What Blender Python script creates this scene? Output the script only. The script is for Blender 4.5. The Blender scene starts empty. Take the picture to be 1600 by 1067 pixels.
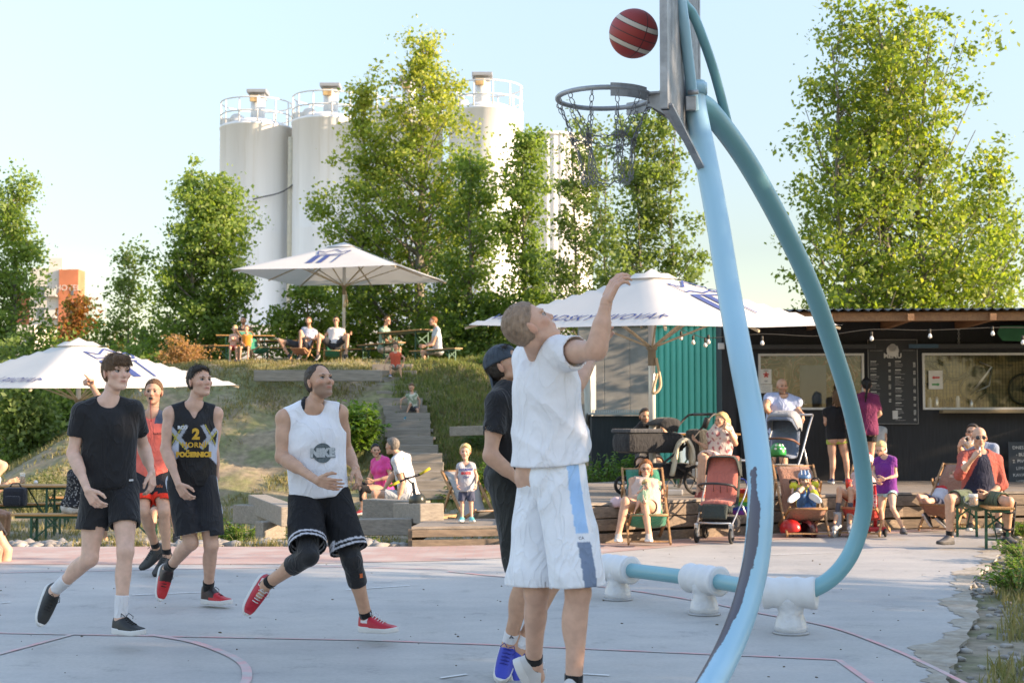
import bpy, bmesh, math, random, os
import numpy as np
from mathutils import Vector, Matrix, Quaternion
from mathutils.bvhtree import BVHTree
SKIP = ()
SC = bpy.context.scene
COL = SC.collection
R = math.radians
random.seed(7); RNG = np.random.default_rng(11)
# ------------------------------------------------------------------ camera, sky, sun, exposure
CAMH, FPX, CX, CY = 1.39, 2200.0, 800.0, 533.5
PITCH = math.atan(124.5 / FPX)
cam = bpy.data.cameras.new('camera'); cam.sensor_width = 36; cam.lens = FPX / 1600 * 36
cam.clip_start = 0.1; cam.clip_end = 3000
cam.dof.use_dof = True; cam.dof.focus_distance = 9.2; cam.dof.aperture_fstop = 5.0
camo = bpy.data.objects.new('camera', cam); COL.objects.link(camo)
camo.location = (0, 0, CAMH); camo.rotation_euler = (math.pi / 2 + PITCH, 0, 0)
SC.camera = camo
SUN_EL, SUN_AZ = R(16), R(103)            # azimuth measured from +Y towards +X
TOSUN = Vector((math.sin(SUN_AZ) * math.cos(SUN_EL), math.cos(SUN_AZ) * math.cos(SUN_EL), math.sin(SUN_EL)))
W = bpy.data.worlds.new('World'); SC.world = W; W.use_nodes = True
wn = W.node_tree; bgn = wn.nodes['Background']
sky = wn.nodes.new('ShaderNodeTexSky'); sky.sky_type = 'NISHITA'; sky.sun_disc = False
sky.sun_elevation = SUN_EL; sky.sun_rotation = SUN_AZ; sky.air_density = 1.0; sky.dust_density = .2; sky.ozone_density = 1.5
# sky scaled by elevation: dimmed near the horizon, boosted overhead to light the shade
_tc = wn.nodes.new('ShaderNodeTexCoord'); _sx = wn.nodes.new('ShaderNodeSeparateXYZ'); wn.links.new(_tc.outputs['Generated'], _sx.inputs[0])
_mr = wn.nodes.new('ShaderNodeMapRange'); wn.links.new(_sx.outputs[2], _mr.inputs[0]); _mr.inputs[1].default_value = .12; _mr.inputs[2].default_value = .65; _mr.inputs[3].default_value = .47; _mr.inputs[4].default_value = 1.5
_vm = wn.nodes.new('ShaderNodeVectorMath'); _vm.operation = 'SCALE'; wn.links.new(sky.outputs[0], _vm.inputs[0]); wn.links.new(_mr.outputs[0], _vm.inputs['Scale']); wn.links.new(_vm.outputs[0], bgn.inputs[0]); bgn.inputs[1].default_value = 0.15
sl = bpy.data.lights.new('sun', 'SUN'); sl.energy = 3.8; sl.angle = R(0.53); sl.color = (1.0, 0.86, 0.70)
so = bpy.data.objects.new('sun', sl); COL.objects.link(so)
so.rotation_euler = TOSUN.to_track_quat('Z', 'Y').to_euler()
SC.view_settings.view_transform = 'Standard'; SC.view_settings.look = 'None'
SC.view_settings.exposure = 1.76
SC.view_settings.use_white_balance = True; SC.view_settings.white_balance_temperature = 8150; SC.view_settings.white_balance_tint = 17; SC.view_settings.gamma = 1.0
try:
    SC.cycles.max_bounces = 6; SC.cycles.transparent_max_bounces = 8
    SC.cycles.diffuse_bounces = 3; SC.cycles.glossy_bounces = 3; SC.cycles.transmission_bounces = 4
except Exception: pass
# ------------------------------------------------------------------ planning helpers: photo pixel + distance -> point
_c, _s = math.cos(PITCH), math.sin(PITCH)
def ray(px, py):
    a, b = (px - CX) / FPX, (CY - py) / FPX
    return Vector((a, _c - b * _s, _s + b * _c))
def at(px, py, D):
    r = ray(px, py); k = D / r.y
    return Vector((r.x * k, D, CAMH + r.z * k))
def gnd(px, py, z=0.0):
    r = ray(px, py); k = (z - CAMH) / r.z
    return Vector((r.x * k, r.y * k, z))
# ------------------------------------------------------------------ object helpers
def link(o, parent=None):
    COL.objects.link(o)
    if parent: o.parent = parent
    return o
def tag(o, label=None, cat=None, group=None, kind=None):
    if label: o['label'] = label
    if cat: o['category'] = cat
    if group: o['group'] = group
    if kind: o['kind'] = kind
    return o
def thing(name, label, cat, loc=(0, 0, 0), rz=0, group=None):
    o = bpy.data.objects.new(name, None); o.empty_display_size = 0.1; COL.objects.link(o)
    o.location = loc; o.rotation_euler = (0, 0, rz)
    return tag(o, label, cat, group)
def mesh_np(name, v, faces, mat, parent=None, smooth=True, attrs=None, origin=None):
    """v (n,3) float, faces (m,k) int or list of arrays; vertices in the parent's local space"""
    v = np.asarray(v, np.float32)
    if origin is not None: v = v - np.asarray(origin, np.float32)
    me = bpy.data.meshes.new(name)
    fl = faces if isinstance(faces, list) else [faces]
    fl = [np.asarray(f, np.int32) for f in fl if len(f)]
    nl = sum(f.size for f in fl); nf = sum(len(f) for f in fl)
    me.vertices.add(len(v)); me.vertices.foreach_set('co', v.ravel())
    me.loops.add(nl); me.polygons.add(nf)
    me.loops.foreach_set('vertex_index', np.concatenate([f.ravel() for f in fl]))
    tot = np.concatenate([np.full(len(f), f.shape[1], np.int32) for f in fl])
    st = np.concatenate([[0], np.cumsum(tot)[:-1]]).astype(np.int32)
    me.polygons.foreach_set('loop_start', st); me.polygons.foreach_set('loop_total', tot)
    if smooth: me.polygons.foreach_set('use_smooth', np.ones(nf, bool))
    if attrs:
        for k, a in attrs.items():
            a = np.asarray(a, np.float32)
            if a.ndim == 1:
                at_ = me.attributes.new(k, 'FLOAT', 'POINT'); at_.data.foreach_set('value', a)
            else:
                at_ = me.attributes.new(k, 'FLOAT_COLOR', 'POINT')
                at_.data.foreach_set('color', np.c_[a, np.ones(len(a), np.float32)].astype(np.float32).ravel())
    me.update(calc_edges=True); me.validate()
    o = bpy.data.objects.new(name, me); link(o, parent)
    if origin is not None: o.location = origin
    for m in (mat if isinstance(mat, (list, tuple)) else [mat]): me.materials.append(m)
    return o
class MB:
    """collects simple shapes into one bmesh"""
    def __init__(s): s.b = bmesh.new()
    def box(s, c, d, rot=None, bev=0.0):
        r = bmesh.ops.create_cube(s.b, size=1.0)
        M = Matrix.Translation(Vector(c)) @ (rot.to_4x4() if rot is not None else Matrix.Identity(4)) @ Matrix.Diagonal((*d, 1))
        bmesh.ops.transform(s.b, matrix=M, verts=r['verts'])
        if bev > 0:
            es = list({e for v in r['verts'] for e in v.link_edges})
            bmesh.ops.bevel(s.b, geom=es, offset=bev, segments=2, affect='EDGES', profile=0.6)
        return s
    def bar(s, a, b, w, h=None, up=(0, 0, 1), bev=0.0):
        a, b = Vector(a), Vector(b); d = b - a; L = d.length
        if L < 1e-6: return s
        d.normalize(); u = Vector(up); u = u - d * u.dot(d)
        if u.length < 1e-4: u = Vector((1, 0, 0)) - d * d.x
        u.normalize(); l = u.cross(d)
        M = Matrix((d, l, u)).transposed()
        return s.box((a + b) / 2, (L, w, h or w), M, bev)
    def tube(s, pts, r, n=10, caps=True):
        pts = [Vector(p) for p in pts]; m = len(pts)
        rs = r if isinstance(r, (list, tuple)) else [r] * m
        rings = []; pu = None
        for i, p in enumerate(pts):
            t = (pts[min(i + 1, m - 1)] - pts[max(i - 1, 0)])
            if t.length < 1e-9: t = Vector((0, 0, 1))
            t.normalize()
            if pu is None: pu = Vector((0, 0, 1)) if abs(t.z) < .9 else Vector((1, 0, 0))
            u = pu - t * pu.dot(t); u.normalize(); pu = u; w = t.cross(u)
            rings.append([s.b.verts.new(p + (u * math.cos(2 * math.pi * k / n) + w * math.sin(2 * math.pi * k / n)) * rs[i]) for k in range(n)])
        for a, b in zip(rings, rings[1:]):
            for k in range(n):
                f = s.b.faces.new((a[k], a[(k + 1) % n], b[(k + 1) % n], b[k])); f.smooth = True
        if caps:
            s.b.faces.new(rings[0][::-1]); s.b.faces.new(rings[-1])
        return s
    def torus(s, c, ax, Rr, r, n=28, m=8, a0=0, a1=2 * math.pi):
        ax = Vector(ax).normalized(); u = Vector((0, 0, 1)) if abs(ax.z) < .9 else Vector((1, 0, 0))
        u = (u - ax * u.dot(ax)).normalized(); w = ax.cross(u)
        full = abs(a1 - a0 - 2 * math.pi) < 1e-6
        k = n if full else n + 1
        pts = [Vector(c) + (u * math.cos(a0 + (a1 - a0) * i / n) + w * math.sin(a0 + (a1 - a0) * i / n)) * Rr for i in range(k)]
        if full: pts = pts + [pts[0], pts[1]]
        return s.tube(pts, r, m, caps=not full)
    def lathe(s, c, prof, n=20, ax=(0, 0, 1), flat=False):
        ax = Vector(ax).normalized(); u = Vector((1, 0, 0)) if abs(ax.x) < .9 else Vector((0, 1, 0))
        u = (u - ax * u.dot(ax)).normalized(); w = ax.cross(u); c = Vector(c)
        rings = [[s.b.verts.new(c + ax * z + (u * math.cos(2 * math.pi * k / n) + w * math.sin(2 * math.pi * k / n)) * max(r, 1e-4)) for k in range(n)] for r, z in prof]
        for a, b in zip(rings, rings[1:]):
            for k in range(n):
                f = s.b.faces.new((a[k], a[(k + 1) % n], b[(k + 1) % n], b[k])); f.smooth = not flat
        s.b.faces.new(rings[0][::-1]); s.b.faces.new(rings[-1])
        return s
    def poly(s, pts, thick=0.0, n=None):
        vs = [s.b.verts.new(Vector(p)) for p in pts]; f = s.b.faces.new(vs)
        if thick:
            f.normal_update(); nn = Vector(n) if n is not None else f.normal
            r = bmesh.ops.extrude_face_region(s.b, geom=[f])
            bmesh.ops.translate(s.b, vec=nn.normalized() * thick, verts=[v for v in r['geom'] if isinstance(v, bmesh.types.BMVert)])
        return s
    def sheet(s, rows, smooth=True):
        g = [[s.b.verts.new(Vector(p)) for p in r] for r in rows]
        for a, b in zip(g, g[1:]):
            for k in range(len(a) - 1):
                f = s.b.faces.new((a[k], a[k + 1], b[k + 1], b[k])); f.smooth = smooth
        return s
    def build(s, name, mat, parent=None, bevel=0, smooth=False):
        bmesh.ops.recalc_face_normals(s.b, faces=s.b.faces)
        if bevel:
            bmesh.ops.bevel(s.b, geom=list(s.b.edges), offset=bevel, segments=1, affect='EDGES')
        me = bpy.data.meshes.new(name); s.b.to_mesh(me); s.b.free()
        if smooth:
            me.polygons.foreach_set('use_smooth', np.ones(len(me.polygons), bool))
        me.materials.append(mat)
        o = bpy.data.objects.new(name, me); link(o, parent)
        return o
def copy_tree(o, parent=None):
    c = o.copy(); COL.objects.link(c); c.parent = parent
    for ch in o.children: copy_tree(ch, c)
    return c
def spline(pts, n=10):
    """Catmull-Rom through 3-D points"""
    P = [Vector(p) for p in pts]; P = [P[0] * 2 - P[1]] + P + [P[-1] * 2 - P[-2]]; out = []
    for i in range(1, len(P) - 2):
        for k in range(n):
            t = k / n; a, b, c, d = P[i - 1:i + 3]
            out.append(.5 * ((2 * b) + (c - a) * t + (2 * a - 5 * b + 4 * c - d) * t * t + (3 * b - a - 3 * c + d) * t ** 3))
    out.append(P[-2]); return out
# ------------------------------------------------------------------ materials
def srgb(r, g, b):
    f = lambda u: (u / 255 / 12.92) if u <= 10 else ((u / 255 + .055) / 1.055) ** 2.4
    return (f(r), f(g), f(b))
_mc = {}
def M(name, col, rough=.6, metal=0.0, var=.12, vs=6.0, bump=0.0, bs=60.0, stretch=None, spec=.5, sheen=0, sss=0, coat=0, trans=0, attr=None, detail=4, alpha=1, col2=None, ramp=(.4, .6), c2s=3.0, wrinkle=0):
    if name in _mc: return _mc[name]
    m = bpy.data.materials.new(name); m.use_nodes = True; _mc[name] = m
    N = m.node_tree; nd, lk = N.nodes, N.links; p = nd['Principled BSDF']
    p.inputs['Roughness'].default_value = rough; p.inputs['Metallic'].default_value = metal
    p.inputs['Specular IOR Level'].default_value = spec
    if sheen: p.inputs['Sheen Weight'].default_value = sheen
    if coat: p.inputs['Coat Weight'].default_value = coat
    if sss: p.inputs['Subsurface Weight'].default_value = sss; p.inputs['Subsurface Radius'].default_value = (.02, .008, .004); p.inputs['Subsurface Scale'].default_value = 1
    if alpha < 1: p.inputs['Alpha'].default_value = alpha
    tc = nd.new('ShaderNodeTexCoord'); src = tc.outputs['Object']
    if stretch:
        mp = nd.new('ShaderNodeMapping'); mp.inputs['Scale'].default_value = stretch; lk.new(src, mp.inputs[0]); src = mp.outputs[0]
    base = None
    if attr:
        an = nd.new('ShaderNodeAttribute'); an.attribute_name = attr; base = an.outputs['Color']
    if col2:
        n2 = nd.new('ShaderNodeTexNoise'); n2.inputs['Scale'].default_value = c2s; n2.inputs['Detail'].default_value = 6; n2.inputs['Roughness'].default_value = .65; lk.new(src, n2.inputs[0])
        mr = nd.new('ShaderNodeMapRange'); mr.inputs[1].default_value = ramp[0]; mr.inputs[2].default_value = ramp[1]; lk.new(n2.outputs[0], mr.inputs[0])
        mx = nd.new('ShaderNodeMix'); mx.data_type = 'RGBA'; lk.new(mr.outputs[0], mx.inputs[0])
        if base: lk.new(base, mx.inputs[6])
        else: mx.inputs[6].default_value = (*col, 1)
        mx.inputs[7].default_value = (*col2, 1); base = mx.outputs[2]
    if var:
        ns = nd.new('ShaderNodeTexNoise'); ns.inputs['Scale'].default_value = vs; ns.inputs['Detail'].default_value = detail; lk.new(src, ns.inputs[0])
        mr = nd.new('ShaderNodeMapRange'); mr.inputs[1].default_value = .25; mr.inputs[2].default_value = .75
        mr.inputs[3].default_value = 1 - var; mr.inputs[4].default_value = 1 + var; lk.new(ns.outputs[0], mr.inputs[0])
        mm = nd.new('ShaderNodeVectorMath'); mm.operation = 'SCALE'
        if base: lk.new(base, mm.inputs[0])
        else: mm.inputs[0].default_value = col
        lk.new(mr.outputs[0], mm.inputs['Scale']); base = mm.outputs[0]
    if base: lk.new(base, p.inputs['Base Color'])
    else: p.inputs['Base Color'].default_value = (*col, 1)
    if bump:
        nb = nd.new('ShaderNodeTexNoise'); nb.inputs['Scale'].default_value = bs; nb.inputs['Detail'].default_value = 5; lk.new(src, nb.inputs[0])
        b = nd.new('ShaderNodeBump'); b.inputs['Strength'].default_value = bump; b.inputs['Distance'].default_value = .01
        lk.new(nb.outputs[0], b.inputs['Height']); nout = b.outputs[0]
        if wrinkle:
            nw = nd.new('ShaderNodeTexNoise'); nw.inputs['Scale'].default_value = 5.5; nw.inputs['Detail'].default_value = 2.5; nw.inputs['Distortion'].default_value = 1.3; mp2 = nd.new('ShaderNodeMapping'); mp2.inputs['Scale'].default_value = (1.6, 1.6, .75); mp2.inputs['Rotation'].default_value = (.3, .5, 0)
            lk.new(tc.outputs['Object'], mp2.inputs[0]); lk.new(mp2.outputs[0], nw.inputs[0]); ab = nd.new('ShaderNodeMath'); ab.operation = 'SUBTRACT'; lk.new(nw.outputs[0], ab.inputs[0]); ab.inputs[1].default_value = .5
            a2 = nd.new('ShaderNodeMath'); a2.operation = 'ABSOLUTE'; lk.new(ab.outputs[0], a2.inputs[0]); a3 = nd.new('ShaderNodeMath'); a3.operation = 'POWER'; lk.new(a2.outputs[0], a3.inputs[0]); a3.inputs[1].default_value = .6
            b2 = nd.new('ShaderNodeBump'); b2.inputs['Strength'].default_value = wrinkle; b2.inputs['Distance'].default_value = .035; b2.invert = True; lk.new(a3.outputs[0], b2.inputs['Height']); lk.new(nout, b2.inputs['Normal']); nout = b2.outputs[0]
        lk.new(nout, p.inputs['Normal'])
    if trans:
        t = nd.new('ShaderNodeBsdfTranslucent')
        if base: lk.new(base, t.inputs[0])
        else: t.inputs[0].default_value = (*col, 1)
        ms = nd.new('ShaderNodeMixShader'); ms.inputs[0].default_value = trans
        out = nd['Material Output']; lk.new(p.outputs[0], ms.inputs[1]); lk.new(t.outputs[0], ms.inputs[2]); lk.new(ms.outputs[0], out.inputs[0])
    return m
def wood(name, col, col2, rough=.8, axis=0):
    st = [14, 14, 14]; st[axis] = 1.0
    return M(name, col, rough, col2=col2, c2s=1.2, ramp=(.35, .65), var=.25, vs=3, stretch=st, bump=.4, bs=6)
def text_mesh(s, size, extrude=0.0, space=1.0, shear=0.0, bold=0.0, align='CENTER'):
    cu = bpy.data.curves.new('t', 'FONT'); cu.body = s; cu.size = size; cu.extrude = extrude; cu.space_character = space
    cu.shear = shear; cu.offset = bold; cu.align_x = align; cu.align_y = 'CENTER'; cu.resolution_u = 3
    o = bpy.data.objects.new('t', cu); COL.objects.link(o)
    dg = bpy.context.evaluated_depsgraph_get(); me = bpy.data.meshes.new_from_object(o.evaluated_get(dg))
    v = np.array([x.co[:] for x in me.vertices]).reshape(-1, 3); f = [list(p.vertices) for p in me.polygons]
    bpy.data.objects.remove(o); bpy.data.curves.remove(cu); bpy.data.meshes.remove(me)
    return v, f
def text_obj(name, s, size, mat, parent, mtx, **kw):
    v, f = text_mesh(s, size, **kw); me = bpy.data.meshes.new(name)
    me.from_pydata([mtx @ Vector(x) for x in v], [], f); me.materials.append(mat)
    o = bpy.data.objects.new(name, me); return link(o, parent)
def frame(o, x, z):
    """matrix with local X along x, local Y along z, normal x cross z"""
    x = Vector(x).normalized(); z = Vector(z); z = (z - x * z.dot(x)).normalized(); n = x.cross(z)
    m = Matrix((x, z, n)).transposed().to_4x4(); m.translation = Vector(o); return m
def vnoise(x, y, z=0, seed=0, f=1.0):
    """smooth pseudo noise from warped sines, about -1..1, numpy"""
    s = seed * 1.7; x, y, z = x * f, y * f, z * f
    return (np.sin(x * 1.3 + 2.1 * np.sin(y * .9 + s) + s) + np.sin(y * 1.7 + 1.8 * np.sin(z * 1.1 + x * .7 + s * 2) + 2 * s) + np.sin(z * 1.5 + 1.6 * np.sin(x * 1.2 - y * .5 + s) + 3 * s)) / 3
# ------------------------------------------------------------------ ground, court, mound
def sst(a, b, x):
    t = np.clip((x - a) / (b - a), 0, 1); return t * t * (3 - 2 * t)
def ground_z(x, y):
    x, y = np.asarray(x, float), np.asarray(y, float)
    d = -.03 - .27 * sst(15.9, 17.6, y) * (1 - sst(-.6, 2.2, x))
    d = d - .0 * y
    lump = .05 * vnoise(x, y, 0, 3, .8) * sst(16, 19, y)
    right = sst(4.9, 5.6, x - .0 * y) * .03 * (1 + vnoise(x, y, 0, 5, 2.0))
    return d + lump + right - .35 * sst(45, 60, y)
def mound_h(x, y):
    x, y = np.asarray(x, float), np.asarray(y, float)
    fr = sst(28.0, 35.2, y + .5 * vnoise(x, y, 0, 1, .35)) 
    fr = .55 * fr + .45 * np.clip((y - 28.3) / 6.4, 0, 1)
    h = 3.05 * fr + .35 * sst(34.5, 39, y)
    lx = sst(-13.6, -8.6, x + .35 * vnoise(y, x, 0, 2, .5)); rx = 1 - sst(-1.0, 4.2, x + .12 * (34 - y) + .3 * vnoise(y, x, 0, 4, .6))
    bk = 1 - sst(43.5, 49, y)
    return h * lx * rx * bk + (.13 * vnoise(x, y, 0, 6, 1.7) + .05 * vnoise(x, y, 0, 8, 4.1)) * sst(.05, .6, h) * lx * rx * bk - .36
def terr(x, y): return float(max(ground_z(x, y), mound_h(x, y)))
m_soil = M('bare_soil', (.27, .22, .16), .95, col2=(.13, .13, .06), ramp=(.42, .6), c2s=1.3, var=.35, vs=9, bump=.6, bs=25)
m_hill = M('dry_grass_soil', (.25, .195, .125), .95, col2=(.17, .17, .07), ramp=(.42, .58), c2s=.9, var=.35, vs=7, bump=.9, bs=16)
def grid_mesh(name, xs, ys, zf, mat):
    X, Y = np.meshgrid(xs, ys); Z = zf(X, Y); v = np.stack([X, Y, Z], -1).reshape(-1, 3)
    nx, ny = len(xs), len(ys); i = np.arange(nx * ny).reshape(ny, nx)
    f = np.stack([i[:-1, :-1], i[:-1, 1:], i[1:, 1:], i[1:, :-1]], -1).reshape(-1, 4)
    return mesh_np(name, v, f, mat)
xs = np.concatenate([-np.geomspace(900, 22, 16), np.arange(-20, 20.1, .4), np.geomspace(22, 900, 16)])
ys = np.concatenate([-np.geomspace(900, 12, 12), np.arange(-10, 62, .4), np.geomspace(64, 1200, 18)])
tag(grid_mesh('ground', xs, ys, ground_z, m_soil), kind='structure')
tag(grid_mesh('hill', np.arange(-15, 6.01, .13), np.arange(26.5, 50.5, .13), mound_h, m_hill), kind='structure')
def flat_poly(name, pts, z, mat, thick=0.0):
    b = MB(); b.poly([(p[0], p[1], z) for p in pts], thick=-thick if thick else 0, n=(0, 0, 1) if thick else None)
    return b.build(name, mat)
# concrete court
mc = bpy.data.materials.new('court_concrete'); mc.use_nodes = True
def court_nodes(m):
    N = m.node_tree; nd, lk = N.nodes, N.links; p = nd['Principled BSDF']; p.inputs['Roughness'].default_value = .62
    tc = nd.new('ShaderNodeTexCoord')
    def noise(sc, det, st=None, rough=.6):
        n = nd.new('ShaderNodeTexNoise'); n.inputs['Scale'].default_value = sc; n.inputs['Detail'].default_value = det; n.inputs['Roughness'].default_value = rough
        if st:
            mp = nd.new('ShaderNodeMapping'); mp.inputs['Scale'].default_value = st; lk.new(tc.outputs['Object'], mp.inputs[0]); lk.new(mp.outputs[0], n.inputs[0])
        else: lk.new(tc.outputs['Object'], n.inputs[0])
        return n.outputs[0]
    def ramp(v, stops):
        r = nd.new('ShaderNodeValToRGB'); lk.new(v, r.inputs[0]); cr = r.color_ramp
        cr.elements[0].position, cr.elements[0].color = stops[0][0], (*stops[0][1], 1)
        cr.elements[1].position, cr.elements[1].color = stops[-1][0], (*stops[-1][1], 1)
        for q, c in stops[1:-1]:
            e = cr.elements.new(q); e.color = (*c, 1)
        return r.outputs[0]
    def mul(a, b, f=1.0):
        x = nd.new('ShaderNodeMix'); x.data_type = 'RGBA'; x.blend_type = 'MULTIPLY'; x.inputs[0].default_value = f; lk.new(a, x.inputs[6]); lk.new(b, x.inputs[7]); return x.outputs[2]
    base = ramp(noise(.55, 8, rough=.7), [(.3, (.37, .36, .34)), (.5, (.42, .405, .38)), (.68, (.47, .45, .42))])
    st = ramp(noise(1.4, 6, (.35, 1.6, 1)), [(.3, (.86, .87, .89)), (.5, (.98, .98, .98)), (.7, (1.05, 1.04, 1.02))])
    fine = ramp(noise(38, 5), [(.3, (.9, .9, .9)), (.7, (1.07, 1.07, 1.07))])
    dark = ramp(noise(2.3, 9, rough=.8), [(.32, (.60, .60, .61)), (.44, (.95, .95, .95)), (.6, (1, 1, 1)), (.7, (1.08, 1.07, 1.05))])
    lk.new(mul(mul(mul(base, st), fine), dark), p.inputs['Base Color'])
    b = nd.new('ShaderNodeBump'); b.inputs['Strength'].default_value = .25; b.inputs['Distance'].default_value = .004; lk.new(noise(70, 4), b.inputs['Height']); lk.new(b.outputs[0], p.inputs['Normal'])
    rr = nd.new('ShaderNodeMapRange'); rr.inputs[3].default_value = .42; rr.inputs[4].default_value = .75; lk.new(noise(3.1, 6), rr.inputs[0]); lk.new(rr.outputs[0], p.inputs['Roughness'])
court_nodes(mc)
edge = spline([gnd(1440, 1100), gnd(1470, 1067), gnd(1497, 1010), gnd(1524, 955), gnd(1512, 925), gnd(1520, 905), gnd(1547, 880), gnd(1562, 860), gnd(1570, 832)], 9)
edge = [p + Vector((.016 * math.sin(i * 2.3) + .012 * math.sin(i * 5.1), 0, 0)) for i, p in enumerate(edge)]
cp = [(-16, 3.0), (3.2, 3.0)] + [(p.x, p.y) for p in edge] + [(6.3, 18.5), (3.0, 17.6), (1.2, 16.4), (-1.0, 15.75), (-16, 15.75)]
tag(flat_poly('court', cp, 0.0, mc, .12), kind='structure')
m_pav = bpy.data.materials.new('red_pavers'); m_pav.use_nodes = True
def brick_nodes(m, c1, c2, mo, sc=1.0, w=.2, h=.1):
    N = m.node_tree; nd, lk = N.nodes, N.links; p = nd['Principled BSDF']; p.inputs['Roughness'].default_value = .85
    tc = nd.new('ShaderNodeTexCoord'); b = nd.new('ShaderNodeTexBrick'); lk.new(tc.outputs['Object'], b.inputs[0])
    b.inputs['Color1'].default_value = (*c1, 1); b.inputs['Color2'].default_value = (*c2, 1); b.inputs['Mortar'].default_value = (*mo, 1)
    b.inputs['Scale'].default_value = sc; b.inputs['Brick Width'].default_value = w; b.inputs['Row Height'].default_value = h; b.inputs['Mortar Size'].default_value = .006
    n = nd.new('ShaderNodeTexNoise'); n.inputs['Scale'].default_value = 2.2; n.inputs['Detail'].default_value = 6; lk.new(tc.outputs['Object'], n.inputs[0])
    mx = nd.new('ShaderNodeMix'); mx.data_type = 'RGBA'; mr = nd.new('ShaderNodeMapRange'); mr.inputs[1].default_value = .45; mr.inputs[2].default_value = .7; lk.new(n.outputs[0], mr.inputs[0]); lk.new(mr.outputs[0], mx.inputs[0])
    lk.new(b.outputs[0], mx.inputs[6]); mx.inputs[7].default_value = (.42, .36, .33, 1); lk.new(mx.outputs[2], p.inputs['Base Color'])
brick_nodes(m_pav, (.38, .24, .21), (.42, .28, .245), (.31, .26, .24))
nb = [gnd(0, 882), gnd(400, 882), gnd(700, 876), gnd(940, 864), gnd(1100, 850), gnd(1250, 841), gnd(1420, 832)]
pp = [(-16, nb[0].y)] + [(p.x, p.y) for p in nb] + [(6.0, 18.45), (3.0, 17.55), (1.2, 16.36), (-1.0, 15.72), (-16, 15.72)]
tag(flat_poly('pavement', pp, .004, m_pav), kind='structure')
# painted lines, flat ribbons on the slab
m_line = M('red_line_paint', (.70, .31, .31), .7, col2=(.46, .43, .41), ramp=(.36, .62), c2s=5, var=.1)
m_wl = M('white_line_paint', (.72, .72, .70), .7, col2=(.33, .33, .33), ramp=(.5, .7), c2s=6)
def ribbon(b, pts, w, z):
    P = [Vector((p[0], p[1])) for p in pts]; L, Rr = [], []
    for i, p in enumerate(P):
        t = (P[min(i + 1, len(P) - 1)] - P[max(i - 1, 0)]).normalized(); n = Vector((-t.y, t.x)) * w / 2
        L.append((p.x + n.x, p.y + n.y, z)); Rr.append((p.x - n.x, p.y - n.y, z))
    b.sheet([L, Rr], smooth=False)
def gl(pts, n=8, sm=True):
    g = [gnd(*p) for p in pts]; return spline(g, n) if sm and len(g) > 2 else g
b = MB()
ribbon(b, gl([(-60, 988), (560, 1000), (760, 1007), (1310, 1031)], sm=False), .036, .0042)
ribbon(b, gl([(1310, 1031), (1400, 1095)], sm=False), .04, .0046)
ribbon(b, gl([(-60, 1038), (115, 991)], sm=False), .04, .0050)
ribbon(b, gl([(236, 992), (300, 1003), (350, 1020), (378, 1036), (386, 1052), (380, 1070), (340, 1100)]), .055, .0054)
ribbon(b, gl([(700, 893), (940, 917), (1090, 939), (1180, 957), (1294, 979), (1381, 1009), (1460, 1044), (1530, 1080)]), .036, .0058)
ribbon(b, gl([(0, 895), (500, 885), (700, 890)], sm=False), .03, .0062)
tag(b.build('court_line', m_line), kind='structure')
b = MB()
for s in ([(688, 1060), (730, 1054)], [(884, 1052), (952, 1056)], [(207, 930), (330, 925)], [(540, 922), (640, 915)], [(0, 943), (16, 941)], [(1180, 868), (1300, 864)]):
    ribbon(b, gl(s, sm=False), .025, .0066)
tag(b.build('court_line', m_wl), kind='structure')
# dirt edge: small stones, fallen debris
m_stone = M('pebble_stone', (.33, .31, .28), .85, col2=(.22, .20, .18), c2s=2.0, var=.3, vs=3)
def stones(name, spots, zf, mat, lo, hi, seed):
    rg = np.random.default_rng(seed); bm = bmesh.new(); bmesh.ops.create_icosphere(bm, subdivisions=1, radius=1.0)
    bv = np.array([v.co[:] for v in bm.verts]); bf = np.array([[v.index for v in f.verts] for f in bm.faces]); bm.free()
    V, F = [], []
    for i, (x, y) in enumerate(spots):
        s = rg.uniform(lo, hi) ** 1.0; d = bv * (1 + .22 * rg.standard_normal((len(bv), 1))) * [s * rg.uniform(.8, 1.5), s * rg.uniform(.8, 1.3), s * rg.uniform(.45, .8)]
        a = rg.uniform(0, 6.28); c, q = math.cos(a), math.sin(a); d = d @ np.array([[c, q, 0], [-q, c, 0], [0, 0, 1]])
        V.append(d + [x, y, zf(x, y) + s * .2]); F.append(bf + i * len(bv))
    return mesh_np(name, np.concatenate(V), np.concatenate(F), mat, smooth=False)
rg = np.random.default_rng(5)
sp = [(rg.uniform(-8.5, -2.2), 15.9 + abs(rg.normal(0, .55))) for _ in range(800)] + [(rg.uniform(-2.6, -1.2), 15.9 + rg.uniform(0, 1.1)) for _ in range(160)]
tag(stones('rubble', sp, terr, m_stone, .035, .11, 3), kind='stuff')
def edge_x(y): 
    q = sorted([(p.y, p.x) for p in edge]); return float(np.interp(y, [a for a, _ in q], [c for _, c in q]))
sp = []
for _ in range(520):
    y = rg.uniform(7, 17.5); sp.append((edge_x(y) - .05 + abs(rg.normal(.25, .6)), y))
sp2 = [(rg.uniform(-5, 4.2), rg.uniform(7.6, 15.5)) for _ in range(150)]
tag(stones('court_debris', sp2, lambda x, y: 0.0, M('debris', (.10, .08, .05), .9, var=.4), .003, .010, 8), kind='stuff')
tag(stones('pebbles', sp, terr, m_stone, .012, .042, 4), kind='stuff')
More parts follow.
